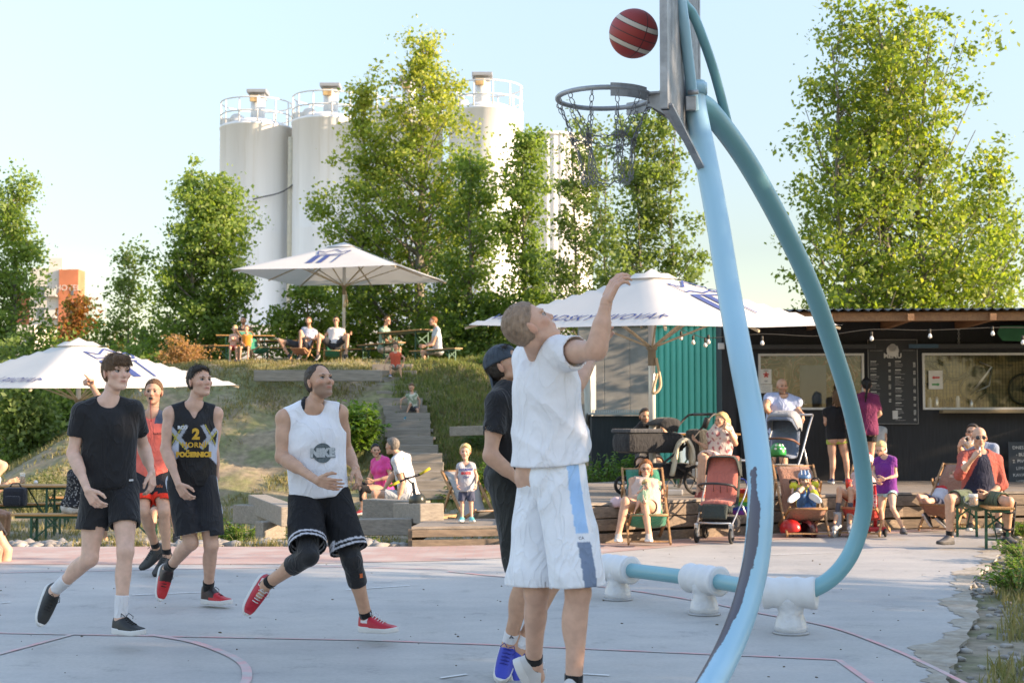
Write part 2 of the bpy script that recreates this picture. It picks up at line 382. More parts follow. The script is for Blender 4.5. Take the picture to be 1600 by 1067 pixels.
# dirt washed over the edge of the slab, a thin ragged sheet
b = MB(); L_, R_ = [], []
for i in range(700):
    y = 6.8 + 9.6 * i / 699; x = edge_x(y); w_ = .16 + .16 * float(vnoise(y, 1.0, 0, 4, 2.2)) + .05 * float(vnoise(y, 2.0, 0, 6, 9.0)) + .025 * float(vnoise(y, 3.0, 0, 7, 31.0)); L_.append((x - max(.02, w_), y, .0036)); R_.append((x + .02, y, .0036))
b.sheet([L_, R_], False); tag(b.build('dirt', M('dirt', (.30, .25, .19), .95, col2=(.38, .35, .30), ramp=(.4, .65), c2s=3, var=.25, vs=14, bump=.5, bs=40)), kind='structure')
# grass blades: one object each
def blades(name, spots, hmin, hmax, w, col, zf=terr, seed=1, lean=.5, per=1):
    rg = np.random.default_rng(seed); n = len(spots); P = np.array(spots, float)
    z = np.array([zf(a, c) for a, c in P]) if n < 60000 else zf(P[:, 0], P[:, 1])
    P = np.repeat(np.c_[P, z], per, 0); P[:, :2] += rg.normal(0, .035, (len(P), 2)); n = len(P)
    a = rg.uniform(0, 2 * np.pi, n); h = rg.uniform(hmin, hmax, n); la = rg.uniform(0, 2 * np.pi, n); ll = rg.uniform(0, lean, n) * h
    d = np.stack([np.cos(a), np.sin(a), 0 * a], 1) * (w / 2); ln = np.stack([np.cos(la) * ll, np.sin(la) * ll, 0 * a], 1)
    m = P + ln * .4 + np.c_[0 * a, 0 * a, h * .6]; t = P + ln + np.c_[0 * a, 0 * a, h]
    v = np.stack([P - d, P + d, m + d * .7, m - d * .7, t], 1).reshape(-1, 3); i = np.arange(n)[:, None] * 5
    return mesh_np(name, v, [i + [0, 1, 2, 3], i + [3, 2, 4]], leafmat(name + '_mat', col), smooth=False, attrs={'lv': np.repeat(rg.uniform(0, 1, n), 5)})
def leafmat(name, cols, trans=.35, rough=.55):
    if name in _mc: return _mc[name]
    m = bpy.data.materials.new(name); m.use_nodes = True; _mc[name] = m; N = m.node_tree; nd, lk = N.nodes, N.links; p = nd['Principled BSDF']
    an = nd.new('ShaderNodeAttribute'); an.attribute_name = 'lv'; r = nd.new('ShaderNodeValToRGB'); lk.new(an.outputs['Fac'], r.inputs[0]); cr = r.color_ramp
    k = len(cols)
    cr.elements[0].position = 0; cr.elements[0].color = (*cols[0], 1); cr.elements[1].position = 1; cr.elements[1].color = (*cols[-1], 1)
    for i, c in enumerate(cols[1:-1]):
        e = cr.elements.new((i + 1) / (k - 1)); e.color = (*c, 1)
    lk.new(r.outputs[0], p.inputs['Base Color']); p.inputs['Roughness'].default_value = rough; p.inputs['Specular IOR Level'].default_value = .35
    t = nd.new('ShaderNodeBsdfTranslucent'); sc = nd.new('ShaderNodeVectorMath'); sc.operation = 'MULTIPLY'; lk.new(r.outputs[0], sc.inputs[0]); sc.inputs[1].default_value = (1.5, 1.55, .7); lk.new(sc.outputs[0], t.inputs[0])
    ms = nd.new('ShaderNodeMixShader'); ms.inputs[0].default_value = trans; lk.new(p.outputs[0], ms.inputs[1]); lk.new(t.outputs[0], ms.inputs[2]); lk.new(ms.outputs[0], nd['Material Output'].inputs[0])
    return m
GD = [(.28, .22, .12), (.21, .18, .08), (.15, .16, .06), (.36, .30, .17)]
GG = [(.09, .13, .035), (.13, .17, .05), (.18, .20, .06), (.24, .23, .09)]
n = 78000
X, Y = rg.uniform(-13.5, 4.5, n), 27.5 + 10 * rg.beta(1.3, 1.5, n)
cl = vnoise(X, Y, 0, 9, .9) + .5 * vnoise(X, Y, 0, 12, 2.7) + 1.2 * sst(-3.2, -1.0, X) + .7 * sst(33.5, 34.6, Y)
k = cl + rg.uniform(-.5, .5, n) > .50
tag(blades('grass', np.c_[X, Y][k], .04, .13, .022, GD, mound_vec := (lambda x, y: np.maximum(ground_z(x, y), mound_h(x, y))) , 2, .9, 2), kind='stuff')
k2 = (X > -2.8) & (rg.uniform(0, 1, n) < .75)
tag(blades('green_grass', np.c_[X, Y][k2], .06, .2, .024, GG, mound_vec, 3, .8, 2), kind='stuff')
sp = [(rg.uniform(-9, -1.2), 15.78 + abs(rg.normal(0, .12))) for _ in range(1500)]
sp = [q for q in sp if vnoise(q[0], 0, 0, 3, 2.4) > .12] + [(rg.uniform(-12, 2), rg.uniform(17.5, 27.5)) for _ in range(6000)]
for _ in range(3600):
    y = rg.uniform(7, 19); x = edge_x(min(y, 16)) + .25 + abs(rg.normal(.25, .7))
    if vnoise(x, y, 0, 7, 1.6) > -.15 - (x > 6.2) * .6: sp.append((x, y))
tag(blades('grass', sp, .04, .14, .012, GG, mound_vec, 4, .9, 3), kind='stuff')
# ------------------------------------------------------------------ silos
m_silo = M('silo_paint', (.85, .85, .85), .55, col2=(.66, .63, .57), c2s=1.1, ramp=(.52, .78), var=.10, vs=.8, stretch=(1.6, 1.6, .10))
m_silow = M('silo_rail_paint', (.66, .66, .64), .5, var=.05)
m_rust = M('rusty_metal', (.36, .22, .10), .8, col2=(.55, .40, .2), var=.3, vs=2)
m_grey = M('grey_metal', (.36, .37, .38), .5, .5, var=.1)
def silo(pxl, pxr, pytop, D, label, boxx, rr=None):
    a, c = at(pxl, pytop, D), at(pxr, pytop, D); r = (c.x - a.x) / 2; x = (a.x + c.x) / 2; y = D + r; H = a.z
    t = thing('silo', label, 'silo', (x, D, -.4), 0, 'white cylindrical silos behind the trees')
    b = MB(); b.lathe((0, 0, 0), [(r, 0), (r, H * .35), (r * 1.002, H * .352), (r, H * .354), (r, H * .68), (r * 1.002, H * .682), (r, H * .684), (r, H + .1), (r * 1.02, H + .12), (r * 1.02, H + .22), (r * .98, H + .25)], 64); b.build('wall', m_silo, t)
    b = MB(); b.lathe((0, 0, H + .25), [(r * .97, 0), (r * .5, .35), (.05, .4)], 48); b.build('roof', m_silo, t)
    b = MB()
    for zz in (.55, 1.2): b.torus((0, 0, H + .25 + zz), (0, 0, 1), r * .98, .035, 48, 6)
    for k in range(12):
        q = k / 12 * 2 * math.pi + .2; b.tube([(math.cos(q) * r * .98, math.sin(q) * r * .98, H + .2), (math.cos(q) * r * .98, math.sin(q) * r * .98, H + 1.46)], .035, 6)
    b.build('railing', m_silow, t)
    b = MB(); bx = boxx * r; b.lathe((bx, -.2, H + .3), [(.36, 0), (.36, 1.5)], 16); b.build('vent_shaft', m_silow, t)
    b = MB(); b.box((bx, -.2, H + 2.0), (.98, .98, .18), bev=.03); b.box((bx, -.15, H + 1.8), (.75, .75, .25)); b.build('vent_cap', m_grey, t)
    b = MB(); b.box((bx - .12, -.62, H + 1.62), (.42, .12, .32), bev=.02); b.build('motor', m_rust, t)
    b = MB(); b.lathe((bx - r * .55, -.3, H + .55), [(.02, -.3), (.34, -.3), (.34, .3), (.02, .3)], 16, (0, 1, .1)); b.box((bx - r * .8, -.1, H + .45), (.7, .5, .5), bev=.04); b.build('hatch', m_silow, t)
    return t
silo(345, 457, 196, 70, 'leftmost tall white silo with round railing and dark capped vent', .05)
silo(457, 572, 187, 69, 'second white silo from the left with yellow boxed vent, cable down its side', .05)
silo(577, 692, 177, 68, 'white silo mostly hidden behind the tallest tree', .1)
silo(702, 817, 172, 67, 'rightmost smooth white silo, sunlit, behind the right of the tallest tree', -.1)
m_corr = M('corrugated_white', (.66, .65, .62), .5, var=.05)
def corrugated(r, H, n, amp): 
    b = MB(); k = n * 6; ring = []
    pr = [0, 0, .6, 1, 1, .6]
    for zz in (0, H):
        ring.append([(math.cos(2 * math.pi * i / k) * (r + amp * pr[i % 6]), math.sin(2 * math.pi * i / k) * (r + amp * pr[i % 6]), zz) for i in range(k + 1)])
    b.sheet(ring, smooth=False); return b
a, c = at(817, 205, 72), at(888, 205, 72)
t = thing('silo', 'ribbed pale metal tank right of the smooth silos', 'silo', (a.x + 1.6, 74.5, -.4), 0, None)
corrugated(2.05, a.z + .3, 34, .05).build('wall', m_corr, t); b = MB(); b.lathe((0, 0, a.z + .3), [(2.14, 0), (2.14, .12), (1.6, .3), (.05, .45)], 48); b.build('roof', m_silow, t)
# cable and drain pipe on the silos
b = MB(); A, B_ = at(521, 196, 68.6), at(395, 312, 68); mid = (A + B_) / 2 - Vector((0, 0, 1.1))
b.tube(spline([A, mid, B_], 8), .035, 5); tag(b.build('cable', M('dark_cable', (.09, .09, .09), .7)), 'dark cable hanging slack across the two left silos', 'cable')
b = MB(); A = at(455, 215, 68.5); b.tube([A, (A.x, A.y, 0)], .16, 10); tag(b.build('drain_pipe', M('cream_pipe', (.62, .54, .40), .6)), 'cream drain pipe in the gap between the two left silos', 'pipe')
# low plant hall under the silos
m_hall = M('pale_panel', (.58, .57, .54), .7, var=.08, vs=.5)
A, B_ = at(330, 505, 64), at(905, 505, 64)
t = thing('factory_hall', 'low pale industrial hall with door openings below the silos', 'building', ((A.x + B_.x) / 2, 66, -.4))
w = B_.x - A.x; b = MB(); b.box((0, 1, (A.z + .4) / 2), (w, 3.5, A.z + .4)); b.build('wall', m_hall, t)
b = MB()
for k in range(9): b.box((-w / 2 + 1 + k * 2, -.78, 2.2), (.12, .06, 4.2))
b.box((0, -.79, 4.35), (w, .06, .1)); b.build('frame', m_silow, t)
A = at(331, 300, 72); t = thing('ladder', 'caged steel ladder left of the leftmost silo', 'ladder', (A.x, 72, -.4))
b = MB()
for s in (-.25, .25): b.tube([(s, 0, 0), (s, 0, A.z + 1)], .04, 6)
for k in range(40): b.tube([(-.25, 0, .4 + k * .33), (.25, 0, .4 + k * .33)], .02, 5)
for k in range(12): b.torus((0, -.3, 2 + k * 1.0), (0, 0, 1), .38, .03, 12, 5)
b.build('rail', m_grey, t)
# ------------------------------------------------------------------ far buildings on the left
m_brick = M('orange_brick', (.50, .17, .085), .85, var=.15, vs=.6); m_cream = M('cream_render', (.62, .58, .52), .8, var=.05, vs=.2)
m_glass = M('dark_window', (.10, .12, .14), .15, spec=.8, var=.2, vs=.4)
D = 190; A, B_ = at(58, 404, D), at(122, 418, D); C_ = at(92, 418, D)
t = thing('apartment_building', 'orange brick tower with cream balconies far behind the left trees', 'building', (C_.x, D, -.5))
b = MB(); b.box((1.35, 1.5, B_.z / 2), (B_.x - C_.x, 3, B_.z + .5)); b.build('brick_wall', m_brick, t)
b = MB(); b.box((-2.0, 1.7, (A.z - 1) / 2), (4.0, 2.6, A.z - .5)); b.box((-.6, 1.6, A.z - .3), (1.8, 2, 1.9)); b.build('wall', m_cream, t)
b = MB(); b.box((-4.6, 5.8, A.z * .42), (4.0, 9, A.z * .84)); b.build('side_wall', m_brick, t)
for k in range(7):
    z = 2 + k * 2.9
    if z > A.z - 1.5: break
    b = MB(); b.box((-2.2, .4, z), (1.5, .1, 1.5)); b.build('window', m_glass, t)
    b = MB(); b.box((-.9, .1, z - .6), (1.5, 1.4, .15)); b.box((-.9, -.6, z - .1), (1.5, .06, .9)); b.build('balcony', m_cream, t)
    b = MB(); b.box((1.9, -.03, z), (.35, .1, 1.0)); b.build('window', m_glass, t)
text_obj('roof_sign', 'HOTEL', 1.1, m_cream, t, frame((1.3, -.08, B_.z - 2.3), (1, 0, 0), (0, 0, 1)))
D = 150; A, B_ = at(-60, 500, D), at(52, 500, D)
t = thing('low_building', 'pale low building glimpsed through the far left trees', 'building', (0, D, -.5))
b = MB(); b.box(((A.x + B_.x) / 2, 4, A.z / 2), (B_.x - A.x, 8, A.z)); b.build('wall', m_cream, t)
for k in range(5):
    b = MB(); b.box((A.x + 1 + k * 1.6, -.03, A.z - 2), (.9, .1, 1.2)); b.build('window', m_glass, t)
A, B_ = at(35, 640, 42), at(62, 640, 42)
for (x0, x1, yt, D, col, nm, lb) in ((-30, 38, 640, 40, (.03, .035, .04), 'shed', 'dark shed at far left below the large umbrella'), (36, 63, 612, 39.6, (.60, .60, .60), 'storage_box', 'white panel standing behind weeds at far left')):
    A, B_ = at(x0, yt, D), at(x1, yt, D); t = thing(nm, lb, nm.replace('_', ' '), ((A.x + B_.x) / 2, D, -.5))
    b = MB(); b.box((0, 0, (A.z + .5) / 2), (B_.x - A.x, .8, A.z + .5), bev=.02); b.build('wall', M(nm + '_m', col, .7, var=.1), t)
    b = MB(); b.box((0, 0, A.z + .54), (B_.x - A.x + .1, .9, .06)); b.build('roof', m_grey, t)
# ------------------------------------------------------------------ timber deck
m_wd = wood('deck_wood', (.23, .17, .12), (.13, .10, .075), .8, 0); m_wt = wood('deck_top_wood', (.27, .235, .20), (.20, .17, .14), .85, 0)
m_beam = wood('weathered_beam', (.30, .265, .22), (.24, .21, .175), .9, 0)
def deck_front(t, P, ztop, n, back, gap=.012):
    """boards along the polyline P (front face), planked top to back"""
    hgt = ztop / n
    for k in range(n):
        b = MB()
        for p, q in zip(P, P[1:]):
            b.bar((p[0], p[1], k * hgt + hgt / 2 - gap / 2 - .02 * (k == 0)), (q[0], q[1], k * hgt + hgt / 2 - gap / 2 - .02 * (k == 0)), .05, hgt - gap, bev=.006)
        b.build('front_board', m_wd, t)
def top_planks(t, P, Q, z, n, name='top_board'):
    b = MB()
    for k in range(n):
        u, v = k / n, (k + .93) / n
        for i in range(len(P) - 1):
            f = lambda s, w: Vector((P[s][0] * (1 - w) + Q[s][0] * w, P[s][1] * (1 - w) + Q[s][1] * w, z))
            a1, a2, a3, a4 = f(i, u), f(i + 1, u), f(i + 1, v), f(i, v)
            b.poly([a1 - Vector((0, 0, .03)), a2 - Vector((0, 0, .03)), a3 - Vector((0, 0, .03)), a4 - Vector((0, 0, .03))], .03, (0, 0, 1))
    return b.build(name, m_wt, t)
t = thing('deck', 'grey brown timber terrace in front of the black kiosk', 'deck', (0, 0, 0))
F = [(.62, 15.95), (1.25, 16.3), (3.2, 17.55), (5.1, 18.5), (9.5, 19.3)]; Bk = [(.75, 21), (1.7, 22.0), (3.3, 22.4), (5.6, 22.2), (10.5, 22.0)]
deck_front(t, F, .43, 3, Bk); top_planks(t, F, Bk, .46, 34)
b = MB()
b.bar((.62, 15.95, .2), (.75, 21, .2), .05, .42); b.build('side_board', m_wd, t)
m_under = M('deck_shadow', (.03, .025, .02), .9)  # near-black solid fill painted as the shade under the planks
b = MB(); b.poly([(p[0] + .05, p[1] + .08, .02) for p in F] + [(p[0], p[1], .02) for p in Bk[::-1]], .38, (0, 0, 1)); b.build('shade_fill', m_under, t)
t = thing('platform', 'low two board timber platform under the blond toddler', 'platform', (0, 0, 0))
a0, a1 = gnd(643, 852), gnd(945, 848); F2 = [(a0.x, a0.y), (.60, a1.y)]; B2 = [(a0.x + .12, 17.2), (.70, 17.2)]
deck_front(t, F2, .185, 2, B2); top_planks(t, F2, B2, .21, 8)
b = MB(); b.bar((a0.x - .02, a0.y, .09), (a0.x + .1, 17.2, .09), .04, .19); b.build('side_board', m_wd, t)
# ------------------------------------------------------------------ stairs up the mound
t = thing('stairs', 'grey weathered timber steps climbing the grassy mound', 'stairs', (0, 0, 0))
NS = 17
SP = []
for k in range(NS):
    u = k / (NS - 1); D = 28.3 + 6.4 * u; z = -.14 + 2.95 * (k + 1) / NS
    pr = 708 - (708 - 645) * min(1, u * 1.0) ** .8; xr = (pr - 800) / FPX * D; w = 1.0 if k else 1.08
    SP.append((xr, D, z, w))
    b = MB(); jx = .05 * math.sin(k * 5.1)
    b.box((xr - w / 2 + jx, D + .09, z - .11), (w, .18, .19), Matrix.Rotation(R(2 * math.sin(k * 3.3)), 3, 'Z'), .008); b.build('step', m_beam, t)
    b = MB(); b.box((xr - w / 2, D + .36, z - .06), (w, .36, .06), None, .005); b.build('tread', m_beam, t)
# beams set in the slope and around its foot
def beam(p, q, w, h, lab, nm='timber_beam', m=None):
    p, q = Vector(p), Vector(q); c = (p + q) / 2
    b = MB(); b.bar(p - c, q - c, w, h, bev=.012); o = b.build(nm, m or m_beam); o.location = c; return tag(o, lab, 'beam', 'weathered timber beams')
z1 = at(398, 587, 33.4); z2 = at(596, 587, 33.2); beam(z1, z2, .2, .26, 'long grey timber beam half buried near the top of the mound, above the bald runner')
beam(at(705, 674, 30), at(760, 672, 29.6), .15, .2, 'short grey timber beam in the slope right of the steps')
z1 = at(374, 802, 18.6); beam(z1, at(440, 806, 17.8), .2, .24, 'grey timber beam lying behind the left seat beam')
beam(at(402, 786, 18.6), at(455, 807, 16.6), .24, .23, 'grey timber beam propped aslant behind the runner in white')
beam(at(405, 829, 17.2), at(440, 826, 17.4), .2, .22, 'short grey timber block carrying the slanted beam')
beam(at(558, 823, 17.4), at(648, 822, 17.2), .2, .2, 'cracked grey timber beam lying in front of the seated couple')
beam(at(575, 796, 19.4), at(664, 800, 19.0), .3, .3, 'thick grey timber beam used as a seat by the couple')
beam(at(632, 800, 18.0), at(675, 802, 16.9), .30, .24, 'thick squared timber block with a helmet on top')
beam(at(640, 815, 17.6), at(700, 806, 18.3), .3, .06, 'orange brown plank leading to the toddler platform', 'plank', wood('plank_wood', (.42, .26, .12), (.30, .19, .1), .7))
# ------------------------------------------------------------------ kiosk
m_blk = M('black_cladding', (.022, .024, .028), .75, var=.25, vs=3, stretch=(10, 10, 1), bump=.4, bs=4)
m_rafter = wood('rafter_wood', (.33, .17, .08), (.24, .12, .06), .7, 1); m_white = M('white_trim', (.66, .66, .64), .6, var=.05)
KO = at(1128, 658, 22.3); KO.z = 0
t = thing('kiosk', 'black timber clad snack kiosk with two serving windows and menu board', 'kiosk', (KO.x, KO.y, 0), R(-4))
def kx(px): # local x on the wall for a photo column
    r = ray(px, 600); r = Vector((r.x, r.y)); d = Vector((math.cos(R(-4)), math.sin(R(-4)))); o = Vector((KO.x, KO.y))
    s = (r.y * o.x - r.x * o.y) / (r.x * d.y - r.y * d.x); return s
def kz(py, px=1400): 
    x = kx(px); D = KO.y + x * math.sin(R(-4)); return at(px, py, D).z
wy = kz(552), kz(640, 1350); w1 = kx(1185), kx(1350); w2 = kx(1441), kx(1680); KE = 8.6; ZT = 3.02; Z0 = .46
b = MB()
def wb(x0, x1, z0, z1, y0=0, y1=.12): b.box(((x0 + x1) / 2, (y0 + y1) / 2, (z0 + z1) / 2), (x1 - x0, y1 - y0, z1 - z0))
wb(0, w1[0], Z0 - .46, ZT); wb(w1[0], w1[1], Z0 - .46, wy[1]); wb(w1[0], w1[1], wy[0], ZT); wb(w1[1], w2[0], Z0 - .46, ZT); wb(w2[0], w2[1], Z0 - .46, wy[1]); wb(w2[0], w2[1], wy[0], ZT); wb(w2[1], KE, Z0 - .46, ZT)
wb(0, .12, Z0 - .46, ZT, .12, 3.2); wb(KE - .12, KE, Z0 - .46, ZT, .12, 3.2); wb(0, KE, Z0 - .46, ZT, 3.2, 3.3)
b.build('wall', m_blk, t)
b = MB(); b.box((.11, -.03, 1.7), (.22, .06, 2.6)); b.box((.30, -.02, 1.7), (.03, .04, 2.6)); b.build('corner_post', m_blk, t)
m_in = bpy.data.materials.new('kiosk_inside'); m_in.use_nodes = True
def inside_nodes(m, pal, sc, grid):
    N = m.node_tree; nd, lk = N.nodes, N.links; p = nd['Principled BSDF']; p.inputs['Roughness'].default_value = .35
    tc = nd.new('ShaderNodeTexCoord'); n = nd.new('ShaderNodeTexNoise'); n.inputs['Scale'].default_value = sc; n.inputs['Detail'].default_value = 3; n.inputs['Distortion'].default_value = 2.2; lk.new(tc.outputs['Object'], n.inputs[0])
    r = nd.new('ShaderNodeValToRGB'); lk.new(n.outputs[0], r.inputs[0]); cr = r.color_ramp; cr.elements[0].position = pal[0][0]; cr.elements[0].color = (*pal[0][1], 1); cr.elements[1].position = pal[-1][0]; cr.elements[1].color = (*pal[-1][1], 1)
    for q, c in pal[1:-1]:
        e = cr.elements.new(q); e.color = (*c, 1)
    out = r.outputs[0]
    if grid:
        b = nd.new('ShaderNodeTexBrick'); b.offset = 0; lk.new(tc.outputs['Generated'], b.inputs[0]); b.inputs['Scale'].default_value = 1; b.inputs['Brick Width'].default_value = 1 / 60; b.inputs['Row Height'].default_value = 1 / 24; b.inputs['Mortar Size'].default_value = .002
        mp = nd.new('ShaderNodeMapping'); mp.inputs['Rotation'].default_value = (R(90), 0, 0); lk.new(tc.outputs['Generated'], mp.inputs[0]); lk.new(mp.outputs[0], b.inputs[0])
        b.inputs['Color1'].default_value = b.inputs['Color2'].default_value = (1, 1, 1, 1); b.inputs['Mortar'].default_value = (.35, .33, .3, 1)
        x = nd.new('ShaderNodeMix'); x.data_type = 'RGBA'; x.blend_type = 'MULTIPLY'; x.inputs[0].default_value = 1; lk.new(out, x.inputs[6]); lk.new(b.outputs[0], x.inputs[7]); out = x.outputs[2]
    lk.new(out, p.inputs['Base Color'])
inside_nodes(m_in, [(.2, (.05, .04, .02)), (.42, (.20, .14, .05)), (.52, (.34, .25, .10)), (.62, (.10, .08, .035)), (.9, (.03, .03, .02))], 1.9, True)
m_in1 = bpy.data.materials.new('painted_reflections'); m_in1.use_nodes = True  # colour streaks painted as reflections on an added sheet behind the left window
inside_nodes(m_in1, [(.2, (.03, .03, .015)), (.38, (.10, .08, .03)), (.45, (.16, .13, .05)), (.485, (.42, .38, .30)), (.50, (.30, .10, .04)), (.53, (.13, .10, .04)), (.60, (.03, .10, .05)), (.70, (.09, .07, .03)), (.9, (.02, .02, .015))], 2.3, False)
b = MB(); b.box(((w2[0] + w2[1]) / 2, .75, (wy[0] + wy[1]) / 2), (w2[1] - w2[0] + .8, .04, 1.4)); b.build('back_panel', m_in, t)
def wavy(x0, x1, z0, z1, y, amp, nx=40, nz=20):
    b = MB(); b.sheet([[(x0 + (x1 - x0) * i / nx, y + amp * float(vnoise(i * .35, k * .3 + i * .12, 0, 3)), z0 + (z1 - z0) * k / nz) for i in range(nx + 1)] for k in range(nz + 1)]); return b
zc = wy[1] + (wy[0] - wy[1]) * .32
wavy(w1[0] - .1, w1[1] + .1, zc, wy[0] + .1, .55, .1).build('reflection_sheet', m_in1, t)
b = MB(); b.box(((w1[0] + w1[1]) / 2, .7, wy[1] + .1), (w1[1] - w1[0] + .3, .05, .9)); b.build('counter_back', M('counter_dark', (.10, .085, .05), .5, var=.3, vs=4), t)
b = MB(); b.box((w1[0] + .92, .48, (wy[0] + wy[1]) / 2 - .03), (.42, .05, .62)); b.build('inner_door', M('slate_blue', (.06, .09, .12), .5), t)
text_obj('chalk_writing', 'ARI. CR.', .11, m_white, t, frame((w1[0] + .62, .44, wy[1] + .12), (1, 0, 0), (0, 0, 1)))
m_dk = M('dark_shapes', (.045, .04, .03), .7); m_stl = M('steel', (.55, .56, .58), .3, .9, var=.05)
for (x, z, r_) in ((.35, .48, .2), (.95, .0, .2), (1.75, -.02, .24)):
    b = MB(); b.torus((w2[0] + x, .68, (wy[0] + wy[1]) / 2 + z * .5 - .1), (0, 1, 0), r_, .018, 24, 6); b.torus((w2[0] + x, .68, (wy[0] + wy[1]) / 2 + z * .5 - .1), (0, 1, 0), .03, .012, 12, 5)
    tag(b.build('bicycle_rim', m_dk, t), 'dark wheel rim hung inside the right window')
b = MB(); X0, ZM = w2[0], (wy[0] + wy[1]) / 2
b.tube([(X0 + .9, .66, ZM - .2), (X0 + 1.25, .66, ZM + .25), (X0 + 1.05, .66, ZM + .33)], .02, 6); b.tube([(X0 + 1.0, .66, ZM - .15), (X0 + 1.2, .66, ZM - .05), (X0 + 1.25, .66, ZM + .25)], .016, 6); b.build('bicycle_frame', m_stl, t)
b = MB(); b.tube(spline([(X0 + .12, .66, ZM + .35), (X0 + .3, .66, ZM + .28), (X0 + .5, .66, ZM + .1), (X0 + .7, .66, ZM + .05), (X0 + .85, .66, ZM + .15)], 5), .03, 6); b.build('tool_silhouette', m_dk, t)
for k in range(8):
    b = MB(); xx = X0 + .06 + k * .11 + (k > 5) * .1; hh = .1 + .05 * ((k * 7) % 3) / 2
    b.lathe((xx, .28, wy[1] + .03), [(.03, 0), (.035, .02), (.035, hh), (.022, hh + .02), (.024, hh + .04)], 10); b.build('jar', [m_dk, m_white, m_stl, m_dk][k % 4], t)
b = MB(); b.box(((w2[0] + w2[1]) / 2, .35, wy[1] - .02), (w2[1] - w2[0], .5, .03)); b.box(((w1[0] + w1[1]) / 2, .4, wy[1] - .02), (w1[1] - w1[0], .5, .03)); b.build('counter_top', m_dk, t)
def wframe(x0, x1, z0, z1, nm, m):
    b = MB(); f = .035
    b.box(((x0 + x1) / 2, -.012, z1 - f / 2), (x1 - x0, .05, f)); b.box(((x0 + x1) / 2, -.012, z0 + f / 2), (x1 - x0, .05, f)); b.box((x0 + f / 2, -.012, (z0 + z1) / 2), (f, .05, z1 - z0 - 2 * f)); b.box((x1 - f / 2, -.012, (z0 + z1) / 2), (f, .05, z1 - z0 - 2 * f)); return b.build(nm, m, t)
glm = bpy.data.materials.new('window_glass'); glm.use_nodes = True
N = glm.node_tree; p = N.nodes['Principled BSDF']; N.nodes.remove(p); g1 = N.nodes.new('ShaderNodeBsdfTransparent'); g2 = N.nodes.new('ShaderNodeBsdfGlossy'); g2.inputs['Roughness'].default_value = .03; mx = N.nodes.new('ShaderNodeMixShader'); mx.inputs[0].default_value = .045
N.links.new(g1.outputs[0], mx.inputs[1]); N.links.new(g2.outputs[0], mx.inputs[2]); N.links.new(mx.outputs[0], N.nodes['Material Output'].inputs[0])
for k, w_ in enumerate((w1, w2)):
    f = wframe(w_[0], w_[1], wy[1], wy[0], 'window_frame', m_white)
    b = MB(); b.box(((w_[0] + w_[1]) / 2, .02, (wy[0] + wy[1]) / 2), (w_[1] - w_[0] - .07, .01, wy[0] - wy[1] - .07)); b.build('glass', glm, f)
b = MB(); b.box(((w2[0] + w2[1]) / 2 + .1, -.14, wy[1] - .03), (w2[1] - w2[0] - .3, .26, .05), bev=.008); b.build('shelf', wood('shelf_wood', (.30, .24, .15), (.22, .17, .1)), t)
m_aw = M('awning_dark', (.045, .05, .055), .6, var=.1)
for w_, c_ in ((w1, m_aw), (w2, m_aw)):
    b = MB(); b.box(((w_[0] + w_[1]) / 2, -.12, wy[0] + .1), (w_[1] - w_[0] + .3, .22, .07), bev=.01); b.build('raised_shutter', c_, t)
b = MB(); b.box((w2[0] - .02, -.235, wy[0] + .1), (.45, .012, .06)); b.build('shutter_edge', M('petrol_blue', (.04, .10, .16), .5), t)
for xx in (w2[0] + .55, w2[0] + 1.75):
    b = MB()
    for k in range(9): b.torus((xx, -.1, wy[0] + .16 + k * .034), (1, 0, 0) if k % 2 else (0, 1, 0), .016, .005, 8, 4)
    b.build('shutter_chain', m_stl, t)
# roof with rafters
b = MB(); ex0, ex1 = kx(1140) - .25, KE + .3; ey = -2.0
rs = []
nC = 260
for yy, zz in ((ey - .1, 2.98), (3.5, 3.35)): rs.append([(ex0 + (ex1 - ex0) * i / nC, yy, zz + .018 * math.sin(i * math.pi / 2)) for i in range(nC + 1)])
b.sheet(rs); b.sheet([[(p[0], p[1], p[2] - .012) for p in r_] for r_ in rs]); b.build('roof', M('roof_sheet', (.06, .055, .05), .6, var=.2), t)
b = MB(); b.box(((ex0 + ex1) / 2, ey + .03, 2.885), (ex1 - ex0, .04, .12), bev=.004); b.build('fascia', m_rafter, t)
b = MB(); b.box(((ex0 + ex1) / 2, ey / 2, 2.955), (ex1 - ex0, 1.9, .02)); b.build('roof_lining', m_rafter, t)
for k in range(9):
    xx = ex0 + .35 + k * 1.15
    b = MB(); b.box((xx, -.97, 2.88), (.08, 1.95, .12), None, .004); b.box((xx, ey - .03, 2.87), (.09, .12, .1), None, .004); b.build('rafter', m_rafter, t)
# menu board
mb0, mb1 = kx(1356), kx(1433); mz0, mz1 = kz(662), kz(531)
b = MB(); b.box(((mb0 + mb1) / 2, -.03, (mz0 + mz1) / 2), (mb1 - mb0, .03, mz1 - mz0)); mo = b.build('menu_board', M('menu_black', (.028, .03, .034), .5), t)
m_ch = M('menu_white', (.62, .62, .60), .7); m_chd = M('menu_grey', (.30, .30, .30), .7)
b = MB(); f = .008
for q in ((mb0, mz0, mb1, mz0), (mb0, mz1, mb1, mz1)): b.box(((q[0] + q[2]) / 2, -.048, q[1]), (q[2] - q[0], .006, f))
for xx in (mb0, mb1): b.box((xx, -.048, (mz0 + mz1) / 2), (f, .006, mz1 - mz0))
b.box(((mb0 + mb1) / 2 - .25, -.048, mz1 - .17), (.2, .004, .006)); b.box(((mb0 + mb1) / 2 + .25, -.048, mz1 - .17), (.2, .004, .006)); b.build('menu_border', m_chd, mo)
mcx = (mb0 + mb1) / 2
text_obj('menu_title', 'MENU', .10, m_ch, mo, frame((mcx, -.049, mz1 - .255), (1, 0, 0), (0, 0, 1)), bold=.004)
